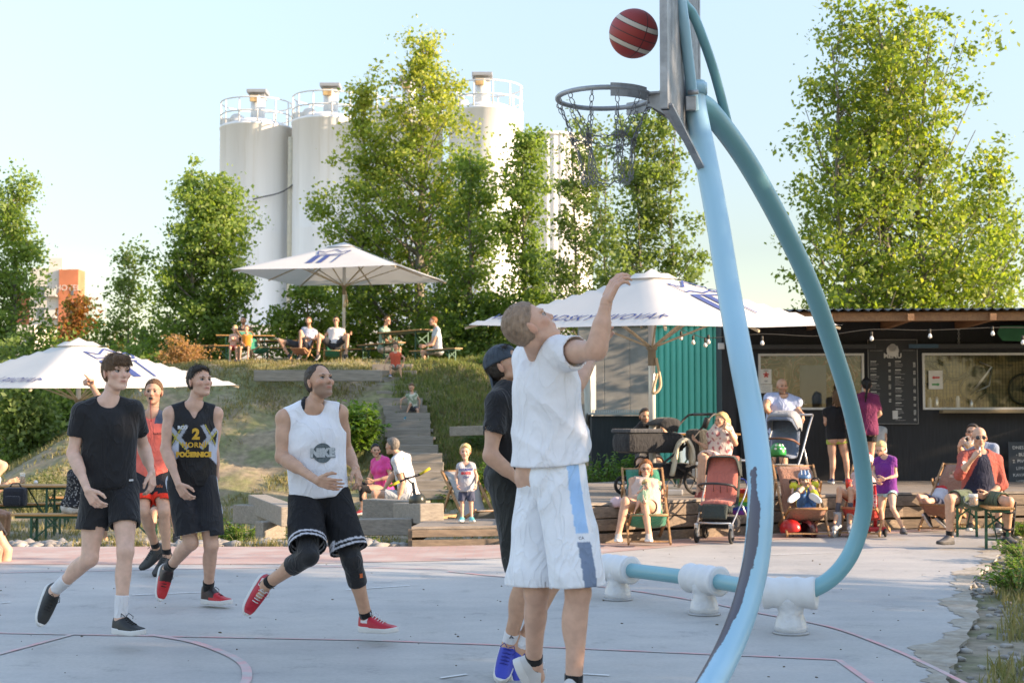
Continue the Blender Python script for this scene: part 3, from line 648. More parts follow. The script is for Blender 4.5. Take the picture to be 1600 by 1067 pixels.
b = MB(); b.lathe((mcx, -.05, mz1 - .17), [(.09, 0), (.095, .006)], 24, (0, -1, 0)); b.lathe((mcx, -.05, mz1 - .125), [(.055, 0), (.06, .006)], 20, (0, -1, 0)); b.torus((mcx + .06, -.05, mz1 - .12), (0, 1, 0), .02, .006, 12, 5); b.build('cup_emblem', m_ch, mo)
rr = random.Random(4)
def menu_lines(x0, x1, z0, z1):
    b, b2 = MB(), MB(); z = z1
    while z > z0 + .03:
        b.box((x0 + .05, -.048, z), (.09, .004, .013)); z -= .024
        for _ in range(rr.randint(2, 6)):
            if z < z0 + .02: break
            l = rr.uniform(.06, .16); b2.box((x0 + l / 2, -.048, z), (l, .004, .006)); b.box((x1 - .02, -.048, z), (.035, .004, .009)); z -= .020
        z -= .03
    b.build('menu_writing', m_ch, mo); b2.build('menu_small_writing', m_chd, mo)
menu_lines(mb0 + .03, mcx - .03, mz0 + .32, mz1 - .34); menu_lines(mcx + .03, mb1 - .03, mz0 + .03, mz1 - .34)
# speaker, alarm box, notices
b = MB(); b.box((kx(1128) + .1, -.14, kz(528, 1128)), (.14, .14, .22), None, .01); sp_ = b.build('loudspeaker', m_dk); 
sp_.location = t.location; sp_.rotation_euler = t.rotation_euler; tag(sp_, 'small dark loudspeaker under the left end of the kiosk roof', 'loudspeaker')
b = MB(); b.box((kx(1127), -.05, kz(541, 1127)), (.1, .05, .1), None, .008); b.build('alarm_box', m_white, t)
m_paper = M('paper', (.68, .67, .63), .7)
def notice(px0, px1, py0, py1, lab, art):
    x0, x1, z0, z1 = kx(px0), kx(px1), kz(py1, px0), kz(py0, px0)
    q = thing('notice', lab, 'notice', t.location, t.rotation_euler[2])
    b = MB(); b.box(((x0 + x1) / 2, -.05, (z0 + z1) / 2), (x1 - x0, .006, z1 - z0)); b.build('sheet', m_paper, q)
    art(q, x0, x1, z0, z1)
m_red = M('print_red', (.55, .05, .04), .6); m_grn = M('print_green', (.03, .28, .08), .6); m_ink = M('print_ink', (.06, .06, .07), .7)
def art1(q, x0, x1, z0, z1):
    c = (x0 + x1) / 2; zc = z0 + (z1 - z0) * .62; b = MB()
    for k in range(5):
        a = k * 2 * math.pi / 5 + .3; b.bar((c, -.056, zc), (c + .045 * math.cos(a), -.056, zc + .045 * math.sin(a)), .022, .004, up=(0, 1, 0))
    b.build('star_print', m_red, q); b = MB(); b.box((c, -.055, z0 + .05), (.06, .003, .008)); b.box((c, -.055, z0 + .035), (.04, .003, .006)); b.box((c, -.055, z1 - .025), (.07, .003, .01)); b.build('writing', m_ink, q)
def art2(q, x0, x1, z0, z1):
    b = MB()
    for k in range(4): b.box(((x0 + x1) / 2, -.055, z1 - .03 - k * .026), ((x1 - x0) * (.75 - .1 * (k % 2)), .003, .007))
    b.build('writing', m_chd, q)
def art3(q, x0, x1, z0, z1):
    c = (x0 + x1) / 2
    for zc, s, m in ((z0 + (z1 - z0) * .62, -1, m_red), (z0 + (z1 - z0) * .25, 1, m_grn)):
        b = MB(); b.box((c - s * .015, -.055, zc), (.09, .003, .026)); b.poly([(c + s * .025, -.0565, zc + .03), (c + s * .06, -.0565, zc), (c + s * .025, -.0565, zc - .03)], .002, (0, -1, 0)); b.build('arrow_print', m, q)
notice(1188, 1205, 577, 600, 'white paper notice with red star on the left kiosk window', art1)
notice(1187, 1206, 601, 614, 'small white text sheet below the star notice', art2)
notice(1450, 1472, 579, 608, 'white paper with a red and a green arrow on the right kiosk window', art3)
b = MB(); b.box((kx(1397), -.05, kz(648)), (.08, .006, .13)); b.build('price_card', m_ch, mo)
# green flag panel under the roof at the right
b = MB(); x0 = kx(1553); b.poly([(x0 + .03, -.3, 2.86), (x0 + 1.3, -.3, 2.86), (x0 + 1.3, -.3, 2.58), (x0 + .06, -.3, 2.63), (x0 - .02, -.3, 2.74)], .02, (0, -1, 0)); o = b.build('green_banner', M('banner_green', (.02, .16, .08), .7)); o.location = t.location; o.rotation_euler = t.rotation_euler; tag(o, 'dark green banner under the right end of the kiosk roof', 'banner')
# chalkboard
bx0, bx1 = kx(1567), kx(1625); q = thing('chalkboard', 'dark slate chalkboard with white handwriting leaning on the kiosk at the right edge', 'chalkboard', t.location, t.rotation_euler[2])
zt, zb = kz(690, 1580), kz(762, 1580); b = MB(); b.box(((bx0 + bx1) / 2, -.22, (zt + zb) / 2), (bx1 - bx0, .025, zt - zb), None, .004); b.build('slate', M('slate', (.045, .055, .065), .7, var=.3, vs=5), q)
for k, s in enumerate(('DNES GRIL', '- BURGER', '2. PIVO', 'LIMONADA', 'KAVA', 'VITEJTE')):
    text_obj('chalk_writing', s, .07, m_ch, q, frame((bx0 + .06 + .05 * (k % 2), -.236, zt - .09 - k * .105), (1, 0, .02), (0, 0, 1)), align='LEFT')
# string of bulbs
m_bulb = M('bulb_glass', (.75, .74, .70), .15)
q = thing('string_light', 'string of clear bulbs hanging from the kiosk eave', 'string light', (0, 0, 0))
b = MB(); pts = [at(x, y, 19.9) for x, y in ((1055, 511), (1085, 523), (1110, 528), (1190, 522), (1278, 525), (1360, 515), (1450, 516), (1550, 512), (1620, 512))]; b.tube(spline(pts, 6), .006, 5); b.build('cord', m_dk, q)
for x, y in ((1064, 528), (1083, 535), (1102, 539), (1107, 534), (1191, 536), (1362, 529), (1453, 525), (1551, 521), (1598, 535)):
    p = at(x, y, 19.9); b = MB(); b.lathe(p, [(.01, .10), (.018, .09), (.018, .04), (.012, .035)], 8); s_ = b.build('socket', m_dk, q); b = MB(); b.lathe(p, [(.005, -.035), (.026, -.02), (.028, .0), (.014, .035)], 10); b.build('bulb', m_bulb, s_)
# ------------------------------------------------------------------ green corrugated container, concrete wall
m_gc = M('green_container', (.045, .48, .36), .45, var=.08, vs=2)
A, B_ = at(1021, 690, 24.0), at(1131, 690, 23.4); t2 = thing('shipping_container', 'bright green corrugated container left of the kiosk', 'container', (A.x, A.y, 0), math.atan2(B_.y - A.y, B_.x - A.x))
w = (B_ - A).xy.length + .6; zt = at(1060, 508, 23.7).z
b = MB(); n = 17; rows = [[], []]
for i in range(n):
    for u, d in ((0, 0), (.3, 0), (.42, -.035), (.88, -.035)):
        for k, zz in enumerate((.62, zt)): rows[k].append(((i + u) * w / n, d, zz))
b.sheet(rows, smooth=False); b.box((w / 2, 1.4, (zt + .62) / 2), (w - .04, 2.6, zt - .62)); b.build('wall', m_gc, t2)
b = MB(); b.box((w / 2, -.02, .58), (w + .06, .12, .3), None, .01); b.box((w / 2, -.02, zt + .06), (w + .06, .12, .14)); b.box((0, -.02, 1.9), (.09, .12, zt - .5)); b.build('frame', m_gc, t2)
b = MB(); b.box((w * .74, -.09, 1.17), (.05, .05, 1.15), None, .004); b.build('lock_bar', M('mint', (.10, .48, .38), .5), t2)
m_con = M('concrete_wall', (.24, .235, .215), .85, col2=(.17, .165, .15), c2s=.7, var=.15, vs=3, bump=.2)
A, B_ = at(905, 640, 29), at(1026, 640, 29); zt = at(960, 505, 29).z; t2 = thing('concrete_building', 'grey concrete wall panels left of the green container', 'wall', ((A.x + B_.x) / 2, 29.5, -.4))
for k in range(3):
    x0 = A.x + (B_.x - A.x) * (k / 3) - (A.x + B_.x) / 2; b = MB(); b.box((x0 + .27, 0, (zt + .4) / 2), (.53, .4, zt + .4), None, .012); b.build('panel', m_con, t2)
b = MB(); b.box((0, .02, zt + .42), (1.7, .6, .1)); b.build('coping', m_con, t2)
A, B_ = at(925, 641, 25.5), at(1030, 641, 25.5); t2 = thing('low_shed', 'low dark shed with pale ribbed roof edge behind the seated man', 'shed', ((A.x + B_.x) / 2, 26.2, -.3))
w = B_.x - A.x; b = MB(); b.box((0, 0, (A.z + .2) / 2), (w, 1.2, A.z + .2)); b.build('wall', m_blk, t2)
b = MB()
for k in range(30): b.box((-w / 2 + (k + .5) * w / 30, -.66, A.z + .28), (.022, .05, .06))
b.box((0, 0, A.z + .24), (w + .06, 1.36, .03)); b.build('roof', M('pale_sheet', (.40, .42, .42), .5, var=.1), t2)
# white tarp tent leaning by the concrete wall
A = at(905, 590, 27.5); b = MB(); b.sheet([[at(905, 580, 28), at(931, 570, 27.5), at(931, 640, 27.5)], [at(890, 600, 26.5), at(912, 600, 26.2), at(915, 672, 26.2)]], False); b.sheet([[at(905, 580, 28.1), at(931, 570, 27.6), at(931, 640, 27.6)], [at(890, 600, 26.6), at(912, 600, 26.3), at(915, 672, 26.3)]], False)
tag(b.build('tarp', M('tarp_white', (.58, .56, .52), .6, trans=.3)), 'pale tarpaulin tent flap in front of the concrete wall', 'tarp')
# metal bin by the green container
p = gnd(1092, 740, .46); p = Vector((2.75, 21.2, .46)); b = MB(); b.lathe(p, [(.22, 0), (.24, .1), (.235, .12), (.25, .3), (.245, .32), (.26, .52), (.255, .54), (.27, .74), (.28, .76), (.26, .76)], 24); tag(b.build('metal_bin', m_stl), 'round ribbed galvanised bin against the green container', 'bin')
# ------------------------------------------------------------------ umbrellas
m_can = M('canopy_cloth', (.70, .68, .64), .85, trans=.28, var=.03, vs=2, bump=.1, bs=5)
m_pole = M('pole_white', (.60, .60, .58), .4, .3, var=.03); m_rib = wood('rib_wood', (.50, .42, .30), (.42, .34, .24), .6); m_blue = M('print_blue', (.05, .085, .25), .8, trans=.2); m_strap = M('strap_beige', (.50, .38, .26), .8)
def umbrella(cx, cy, z0, ze, za, half, rz, label, tilt=0, texts=(), logos=()):
    t = thing('umbrella', label, 'umbrella', (cx, cy, z0), 0, 'white square brewery umbrellas')
    t.rotation_euler = (0, 0, 0)
    Rm = Matrix.Rotation(tilt, 3, 'X') @ Matrix.Rotation(rz, 3, 'Z'); Z = ze - z0; A = za - z0
    def surf(u, v):   # u,v in -1..1 over the square
        m = max(abs(u), abs(v)); s = Vector((u * half, v * half, (A - Z) * (1 - m) ** 1.0 - .02 * math.sin(math.pi * m) + .03 * (min(abs(u), abs(v)) / max(m, 1e-6)) * m))
        return Rm @ s + Vector((0, 0, Z))
    b = MB(); n = 24
    g = [[surf(-1 + 2 * i / n, -1 + 2 * k / n) for i in range(n + 1)] for k in range(n + 1)]
    b.sheet(g, True); cn = b.build('canopy', m_can, t)
    b = MB(); b.sheet([[surf(-.17 + .34 * i / 4, -.17 + .34 * k / 4) + Vector((0, 0, .035)) for i in range(5)] for k in range(5)]); b.build('top_cap', m_can, cn)
    b = MB(); b.tube([(0, 0, 0), (0, 0, A - .1)], .045, 14); pl = b.build('pole', m_pole, t)
    b = MB(); b.lathe((0, 0, Z - .34), [(.045, -.16), (.052, -.15), (.052, .04), (.07, .05), (.07, .09), (.045, .1)], 14); b.build('hub', M('hub_brown', (.24, .20, .15), .6), pl)
    hub = Vector((0, 0, Z - .27))
    for i, (u, v) in enumerate(((1, 1), (1, -1), (-1, 1), (-1, -1), (1, 0), (-1, 0), (0, 1), (0, -1))):
        b = MB(); e = surf(u * .98, v * .98) - Vector((0, 0, .03)); m_ = surf(u * .55, v * .55) - Vector((0, 0, .05)); b.bar(surf(u * .06, v * .06) - Vector((0, 0, .09)), e - Vector((0, 0, .03)), .03, .03); r_ = b.build('rib', m_rib, t); b = MB(); b.bar(hub, m_, .020, .026); b.build('strut', m_rib, r_)
    b = MB(); b.tube(spline([(.05, -.05, Z - .4), (.1, -.09, Z - .75), (.0, -.1, Z - .85), (.06, -.08, Z - .6)], 6), .018, 6); b.build('strap', m_strap, pl)
    b = MB(); b.box((0, 0, .04), (.7, .7, .08), None, .02); b.build('base', m_grey, t)
    # printed words and crown marks laid on the cloth panels; side k: 0=+x 1=+y 2=-x 3=-y
    def place(k, a, d, lift=.012):  # a along the edge -1..1, d from apex 0..1
        u, v = [(d, a * d), (-a * d, d), (-d, -a * d), (a * d, -d)][k]; m = surf(u, v); e = 1e-2
        nrm = (surf(u + e, v) - m).cross(surf(u, v + e) - m).normalized(); return m + nrm * lift
    for (k, s, a0, d0, sz, sh) in texts:
        v, f = text_mesh(s, sz, shear=sh, bold=.0015, space=1.1); vv = []
        for x, y, _ in v:
            d = d0 + y / half / 1.02; vv.append(place(k, (a0 + x / half) / d * 1.0, d * 1.0) if 1 else 0)
        # text baseline towards the edge
        vv = [place(k, (a0 + x / half) / (d0 - y / half), d0 - y / half) for x, y, _ in v]
        me = bpy.data.meshes.new('lettering'); me.from_pydata([p_ for p_ in vv], [], f); me.materials.append(m_blue); link(bpy.data.objects.new('lettering', me), cn)
    for (k, a0, d0, sc) in logos:
        def P(x, y): d = d0 - y * sc; return place(k, (a0 + x * sc) / d, d, .014)
        b = MB()
        def stroke(pts, w):
            for (x0, y0), (x1, y1) in zip(pts, pts[1:]):
                L = math.hypot(x1 - x0, y1 - y0); nx, ny = -(y1 - y0) / L * w / 2, (x1 - x0) / L * w / 2; n_ = max(1, int(L / .12)); r0, r1 = [], []
                for i in range(n_ + 1):
                    q = i / n_; x, y = x0 + (x1 - x0) * q, y0 + (y1 - y0) * q; r0.append(P(x + nx, y + ny)); r1.append(P(x - nx, y - ny))
                b.sheet([r0, r1], False)
        stroke([(-.5, .55), (-.62, .95), (-.3, .8), (0, 1.1), (.3, .8), (.62, .95), (.5, .55), (.3, .62), (0, .52), (-.3, .62), (-.5, .55)], .055)
        stroke([(-.42, .42), (-.42, -.5)], .24); stroke([(.42, .42), (.42, -.5)], .06); stroke([(-.05, .42), (-.05, -.5)], .2); stroke([(-.5, .42), (.5, .42)], .06)
        b.build('crown_emblem', m_blue, cn)
    return t
umbrella(-4.75, 39.7, 3.02, 5.46, 6.42, 2.36, R(-14), 'white square umbrella with blue crown print standing on the mound top', 0, (), ((3, .0, .62, .33),))
umbrella(-8.0, 26.0, -.35, 2.03, 2.90, 2.12, R(47), 'white umbrella at the left edge over the beer tables behind the players', R(2.5), ((2, 'VINOHRADSKÝ PIVOVAR', .02, .85, .29, .25),), ((3, .12, .6, .36),))
umbrella(1.80, 18.1, .46, 2.60, 3.32, 1.74, R(43), 'large white umbrella in front of the kiosk over the prams', R(4.0), ((2, 'VINOHRADSKÝ PIVOVAR', .02, .85, .24, .25),), ((3, .12, .58, .36),))
# ------------------------------------------------------------------ trees and shrubs
m_bark = M('bark', (.13, .11, .085), .9, col2=(.20, .18, .15), var=.3, vs=6, bump=.5, bs=20, stretch=(3, 3, 1))
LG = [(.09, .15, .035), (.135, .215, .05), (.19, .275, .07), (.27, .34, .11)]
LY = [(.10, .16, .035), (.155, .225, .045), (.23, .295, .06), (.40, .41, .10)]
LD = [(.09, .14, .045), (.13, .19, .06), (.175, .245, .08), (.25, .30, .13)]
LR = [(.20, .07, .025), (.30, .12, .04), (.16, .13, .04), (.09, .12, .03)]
def leaf_cloud(name, P, dirs, size, cols, parent, rg, origin, droop=.2):
    n = len(P); nrm = rg.normal(0, 1, (n, 3)); nrm[:, 2] += .25; nrm /= np.linalg.norm(nrm, axis=1)[:, None]
    a = np.cross(nrm, rg.normal(0, 1, (n, 3))); a /= np.linalg.norm(a, axis=1)[:, None]; c = np.cross(nrm, a)
    s = (size * rg.uniform(.4, 1.5, n))[:, None]; a = a * s; c = c * s * .8
    v = np.stack([P - a * .5, P - c * .45 + nrm * s * .08, P + a * .6, P + c * .45 + nrm * s * .08], 1).reshape(-1, 3)
    f = np.arange(n * 4).reshape(-1, 4)
    lv = np.clip(rg.normal(.45, .2, n) + dirs, 0, 1)
    return mesh_np(name, v - origin, f, cols, parent, smooth=False, attrs={'lv': np.repeat(lv, 4)})
def tree(px, pytop, D, crown, label, cat='tree', nleaf=24000, leaf=.11, cols=LG, seed=1, trunk=.13, rise=.9, nm='tree', clump=.38, zb=None, stems=1, lit=0.0, group=None, nb=70, warm=0, lean=0.0):
    """crown: list of (t 0..1 of height, half width left, half width right) in metres"""
    rg = np.random.default_rng(seed); top = at(px, pytop, D); z0 = terr(top.x, D) - .1 if zb is None else zb; H = top.z - z0; X = top.x
    T = np.array([c[0] for c in crown]); WL = np.array([c[1] for c in crown]); WR = np.array([c[2] for c in crown])
    t = thing(nm, label, cat, (X, D, z0), 0, group); b = MB(); tips = []
    for s in range(stems):
        sx = (s - (stems - 1) / 2) * .5; sp = [(sx * (1 - .3 * k / 8) * (1 + .25 * k) + rg.normal(0, .05) - lean * (1 - k / 8) , rg.normal(0, .08) + sx * .4, H * .97 * k / 8 * (1 - .12 * abs(sx))) for k in range(9)]
        b.tube(sp, [trunk * (1 - .86 * k / 8) / (stems ** .5) for k in range(9)], 8)
        nbr = nb // stems
        for k in range(nbr):
            u = T[0] + (1 - T[0]) * ((k + rg.uniform(0, 1)) / nbr) ** .9; ang = rg.uniform(0, 2 * math.pi); wl, wr = np.interp(u, T, WL), np.interp(u, T, WR); w = (wr if math.cos(ang) > 0 else wl); w = w * rg.uniform(.45, 1.04)
            wy_ = (wl + wr) / 2 * .8
            cw = math.cos(ang); ex, ey = math.copysign(abs(cw) ** .55, cw) * w, math.sin(ang) * wy_ * rg.uniform(.6, 1); L = math.hypot(ex, ey); us = max(.04, u - rise * L / H * rg.uniform(.6, 1.1))
            i = us * 8; i0 = min(int(i), 7); fr = i - i0; st = [sp[i0][q] * (1 - fr) + sp[i0 + 1][q] * fr for q in range(3)]
            en = (st[0] * .3 + ex, ey, u * H + rg.uniform(-.02, .04) * H); md = (st[0] + (en[0] - st[0]) * .45, st[1] + (en[1] - st[1]) * .45, st[2] + (en[2] - st[2]) * .38)
            r0 = trunk * (1 - .86 * us) * .42 / (stems ** .3); path = spline([st, md, en], 4); b.tube(path, [max(.008, r0 * (1 - .85 * q / (len(path) - 1))) for q in range(len(path))], 5, caps=False)
            tips.append((np.array([p[:] for p in path]), L))
    b.build('trunk', m_bark, t)
    # twig clumps along outer part of each branch
    cs = []
    for pth, L in tips:
        m = max(3, int(2 + L * 3.2)); q = rg.uniform(.30, 1.05, m) ** .8; i = np.clip(q, 0, 1) * (len(pth) - 1); i0 = np.clip(i.astype(int), 0, len(pth) - 2); fr = (i - i0)[:, None]
        c = pth[i0] * (1 - fr) + pth[i0 + 1] * fr; c = c + rg.normal(0, .16 + .13 * L, (m, 3)) * [1, 1, .8]; cs.append(c)
    cs = np.concatenate(cs); k = rg.integers(0, len(cs), nleaf); sc = clump * rg.uniform(.45, 1.15, len(cs))
    P = cs[k] + rg.normal(0, 1, (nleaf, 3)) * (sc[k] * .5)[:, None] * [1, 1, .75]
    ok = P[:, 2] > .25; P = P[ok]; tone = (rg.normal(0, .12, len(cs)))[k][ok] + lit * (P[:, 2] / H - .5)  # leaf tone climbs with height, painting sunlit crown tops
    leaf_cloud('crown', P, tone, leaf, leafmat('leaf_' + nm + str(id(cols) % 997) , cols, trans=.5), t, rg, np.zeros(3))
    return t
def at_crown(D, *rows):
    return rows
mpp = lambda D: D / FPX
def cr(D, px, ytop, ybot, rows):
    """rows: (py, left px, right px) measured on the photo -> (t, half left, half right)"""
    H = ybot - ytop; return [((ybot - y) / H, max(.05, (px - l) * mpp(D)), max(.05, (r - px) * mpp(D))) for y, l, r in sorted(rows, key=lambda q: -q[0])]
G = 'leafy trees around the beer garden'
if 'trees' not in SKIP:
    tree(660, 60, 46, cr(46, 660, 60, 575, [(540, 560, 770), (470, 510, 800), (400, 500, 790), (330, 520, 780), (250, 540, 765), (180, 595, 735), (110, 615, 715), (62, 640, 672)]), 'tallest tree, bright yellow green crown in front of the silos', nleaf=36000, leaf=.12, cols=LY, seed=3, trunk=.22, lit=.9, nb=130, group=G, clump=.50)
    tree(572, 130, 47, cr(47, 572, 130, 575, [(520, 520, 620), (380, 500, 620), (300, 505, 630), (220, 530, 610), (160, 560, 590), (132, 568, 577)]), 'slim tree with sunlit yellow tips just left of the tallest tree', nleaf=15000, leaf=.12, cols=LY, seed=4, trunk=.12, lit=.9, nb=60, group=G, clump=.5)
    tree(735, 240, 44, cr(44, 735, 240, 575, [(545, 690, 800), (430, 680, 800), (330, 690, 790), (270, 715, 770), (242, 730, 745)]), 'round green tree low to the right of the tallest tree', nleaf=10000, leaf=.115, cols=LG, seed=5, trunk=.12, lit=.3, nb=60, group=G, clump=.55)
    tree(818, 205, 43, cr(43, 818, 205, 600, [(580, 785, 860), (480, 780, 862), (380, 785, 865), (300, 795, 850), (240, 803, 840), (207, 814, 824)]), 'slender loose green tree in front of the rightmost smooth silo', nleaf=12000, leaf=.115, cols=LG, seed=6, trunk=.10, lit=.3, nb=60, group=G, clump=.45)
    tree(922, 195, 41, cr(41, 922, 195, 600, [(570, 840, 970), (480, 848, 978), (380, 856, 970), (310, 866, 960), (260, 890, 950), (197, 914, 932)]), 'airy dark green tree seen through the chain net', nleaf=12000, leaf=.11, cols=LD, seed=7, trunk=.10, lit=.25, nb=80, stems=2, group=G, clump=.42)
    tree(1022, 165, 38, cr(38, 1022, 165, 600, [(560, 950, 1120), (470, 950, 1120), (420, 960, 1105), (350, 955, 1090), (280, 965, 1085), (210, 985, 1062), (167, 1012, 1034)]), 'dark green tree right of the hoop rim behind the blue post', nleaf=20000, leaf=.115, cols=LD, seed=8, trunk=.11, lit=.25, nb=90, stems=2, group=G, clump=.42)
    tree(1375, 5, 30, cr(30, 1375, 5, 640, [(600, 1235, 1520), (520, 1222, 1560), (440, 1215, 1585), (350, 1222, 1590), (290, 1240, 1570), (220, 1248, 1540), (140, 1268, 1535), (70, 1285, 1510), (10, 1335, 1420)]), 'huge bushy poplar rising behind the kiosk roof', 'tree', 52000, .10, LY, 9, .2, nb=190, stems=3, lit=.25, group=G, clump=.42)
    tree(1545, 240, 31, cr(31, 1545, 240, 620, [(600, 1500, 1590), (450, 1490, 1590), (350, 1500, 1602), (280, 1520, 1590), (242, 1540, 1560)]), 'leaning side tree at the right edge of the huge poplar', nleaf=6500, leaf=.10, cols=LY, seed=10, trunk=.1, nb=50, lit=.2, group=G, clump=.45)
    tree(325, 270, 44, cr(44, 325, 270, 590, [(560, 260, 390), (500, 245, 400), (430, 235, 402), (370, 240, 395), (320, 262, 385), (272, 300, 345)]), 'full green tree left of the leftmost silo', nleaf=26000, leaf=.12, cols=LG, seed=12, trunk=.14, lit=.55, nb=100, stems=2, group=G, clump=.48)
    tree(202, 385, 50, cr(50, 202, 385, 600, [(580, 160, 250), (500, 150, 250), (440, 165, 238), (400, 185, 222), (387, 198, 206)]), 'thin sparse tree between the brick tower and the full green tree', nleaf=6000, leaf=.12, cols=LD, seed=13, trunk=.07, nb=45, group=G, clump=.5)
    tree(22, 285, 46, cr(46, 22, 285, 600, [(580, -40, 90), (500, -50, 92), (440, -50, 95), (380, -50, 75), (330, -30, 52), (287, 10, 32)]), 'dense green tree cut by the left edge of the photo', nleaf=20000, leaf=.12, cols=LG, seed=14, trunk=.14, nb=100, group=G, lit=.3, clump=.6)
    tree(480, 440, 43.5, cr(43.5, 480, 440, 590, [(575, 430, 545), (520, 415, 545), (470, 430, 525), (442, 465, 500)]), 'low dark tree under the mound umbrella in front of the silo', nleaf=7500, leaf=.12, cols=LG, seed=15, trunk=.07, nb=50, group=G, clump=.42)
    tree(735, 470, 44, cr(44, 735, 470, 600, [(590, 650, 860), (540, 640, 870), (500, 650, 850), (472, 700, 770)]), 'low dark bushes behind the picnic table on the mound', nleaf=12000, leaf=.12, cols=LG, seed=16, trunk=.06, nb=60, nm='bush', cat='bush', clump=.6)
    tree(130, 470, 55, cr(55, 130, 470, 640, [(620, 80, 200), (560, 80, 200), (510, 85, 190), (475, 110, 150)]), 'reddish autumn coloured shrub below the brick tower', nleaf=11000, leaf=.14, cols=LR, seed=17, trunk=.06, nb=50, nm='shrub', cat='shrub', clump=.6)
    tree(285, 540, 36.5, cr(36.5, 285, 540, 590, [(585, 262, 312), (560, 258, 315), (545, 270, 300)]), 'small rust brown dry shrub at the left end of the mound', nleaf=3500, leaf=.06, cols=[(.32, .17, .08), (.42, .24, .12), (.25, .14, .07)], seed=18, trunk=.02, nb=30, nm='shrub', cat='shrub', clump=.25)
    # hedge line behind the left umbrella
    for i, (px, yt, D, w, c_) in enumerate(((60, 520, 52, 75, LG), (-10, 540, 40, 70, LD), (165, 512, 50, 60, LG), (240, 500, 47, 70, LD), (320, 520, 46, 80, LD), (90, 560, 38, 60, LG), (200, 545, 40, 70, LG), (40, 600, 34, 45, LD))):
        tree(px, yt, D, cr(D, px, yt, 660, [(650, px - w, px + w), (600, px - w, px + w), (560 if yt < 550 else yt + 20, px - w * .9, px + w * .9), (yt + 2, px - 20, px + 20)]), ['green bush behind the left umbrella, under the far left tree', 'dark bush at the left edge behind the umbrella', 'green bush under the thin sparse tree', 'dark bush left of the rusty shrub', 'dark bush under the full green tree', 'mid green bush behind the raised hand', 'green bush behind the referee', 'low dark bush below the left umbrella at the frame edge'][i], nleaf=6500, leaf=.12, cols=c_, seed=30 + i, trunk=.05, nb=45, nm='bush', cat='bush', clump=.55, zb=-.4, group='bushes behind the left umbrella')
    for i, (px, yt, D, w) in enumerate(((885, 560, 40, 60), (960, 545, 42, 60), (820, 560, 42, 60))):
        tree(px, yt, D, cr(D, px, yt, 690, [(670, px - w, px + w), (600, px - w, px + w), (yt + 2, px - 20, px + 20)]), ['dark bush right of the mound beside the tarp', 'dark bush behind the concrete wall', 'dark bush on the back of the mound behind the cap player'][i], nleaf=8000, leaf=.12, cols=LD, seed=50 + i, trunk=.05, nb=45, nm='bush', cat='bush', clump=.55)
    # trees out of frame on the right: they cast the shade that lies over the court
    for i, (x, y, h_) in enumerate(((12, 4.9, 9), (13, 7.5, 9.5), (11, 2.0, 8.5), (19, 19.5, 6))):
        rg_ = 60 + i; px = 800 + x / max(y, 1) * FPX
        top = Vector((x, y, h_)); 
        p_ = tree(px, 658 - (h_ - CAMH) / y * FPX, y, [(.10, 2.0, 2.0), (.35, 2.8, 2.8), (.7, 2.4, 2.4), (1, .5, .5)], ['tree beyond the right edge, nearest the hoop', 'tree beyond the right edge, second along the court', 'tree beyond the right edge beside the camera', 'thin tree right of the kiosk', 'thin tree at the court corner outside the picture', 'tree behind the kiosk end'][i], nleaf=16000 if i < 3 else 3000, leaf=.2, cols=LD, seed=rg_, trunk=.16, nb=60, zb=-.05, clump=.9, group='shade trees outside the right edge')
# leafy plants: stems with pointed leaves
def plant(base, r, h, n, leaf, cols, label, name='plant', cat='plant', seed=1, nl=14, group=None, flat=.35):
    rg = np.random.default_rng(seed); t = thing(name, label, cat, base, 0, group); b = MB(); P, A, Bv = [], [], []
    for i in range(n):
        a = rg.uniform(0, 6.28); q = rg.uniform(.1, 1) ** .6; e = np.array([math.cos(a) * r * q, math.sin(a) * r * q, h * (1 - flat * q * q) * rg.uniform(.65, 1.05)]); s = e * [.25, .25, 0]
        m = s * .5 + e * .5 + [0, 0, .12 * h]; b.tube([s, m, e], [.008, .006, .003], 4, caps=False)
        for k in range(nl):
            u = rg.uniform(.25, 1.02); p = (s * (1 - u) ** 2 + 2 * m * u * (1 - u) + e * u * u); th = rg.uniform(0, 6.28); d = np.array([math.cos(th), math.sin(th), rg.uniform(-.5, .35)]); d /= np.linalg.norm(d); P.append(p + d * leaf * .55); A.append(d * leaf); Bv.append(np.cross(d, [0, 0, 1] + rg.normal(0, .35, 3)) * leaf * .42)
    b.build('stem', M('stem_green', (.12, .14, .05), .8), t); P, A, Bv = map(np.array, (P, A, Bv)); up = np.array([0, 0, leaf * .12])
    v = np.stack([P - A * .5, P + Bv * .5 - A * .08 + up, P + A * .55 - up * 1.5, P - Bv * .5 - A * .08 + up], 1).reshape(-1, 3)
    mesh_np('foliage', v, np.arange(len(v)).reshape(-1, 4), leafmat('leaf_plant' + str(len(cols)) + str(round(cols[0][0] * 1000)), cols, .35), t, False, {'lv': np.repeat(rg.uniform(0, 1, len(P)), 4)})
    return t
PG = [(.08, .16, .03), (.13, .24, .04), (.19, .30, .06)]; PD = [(.05, .11, .03), (.08, .15, .04), (.12, .19, .06)]
def on(px, py, D, dz=0): 
    p = at(px, py, D); return Vector((p.x, D, terr(p.x, D) + dz))
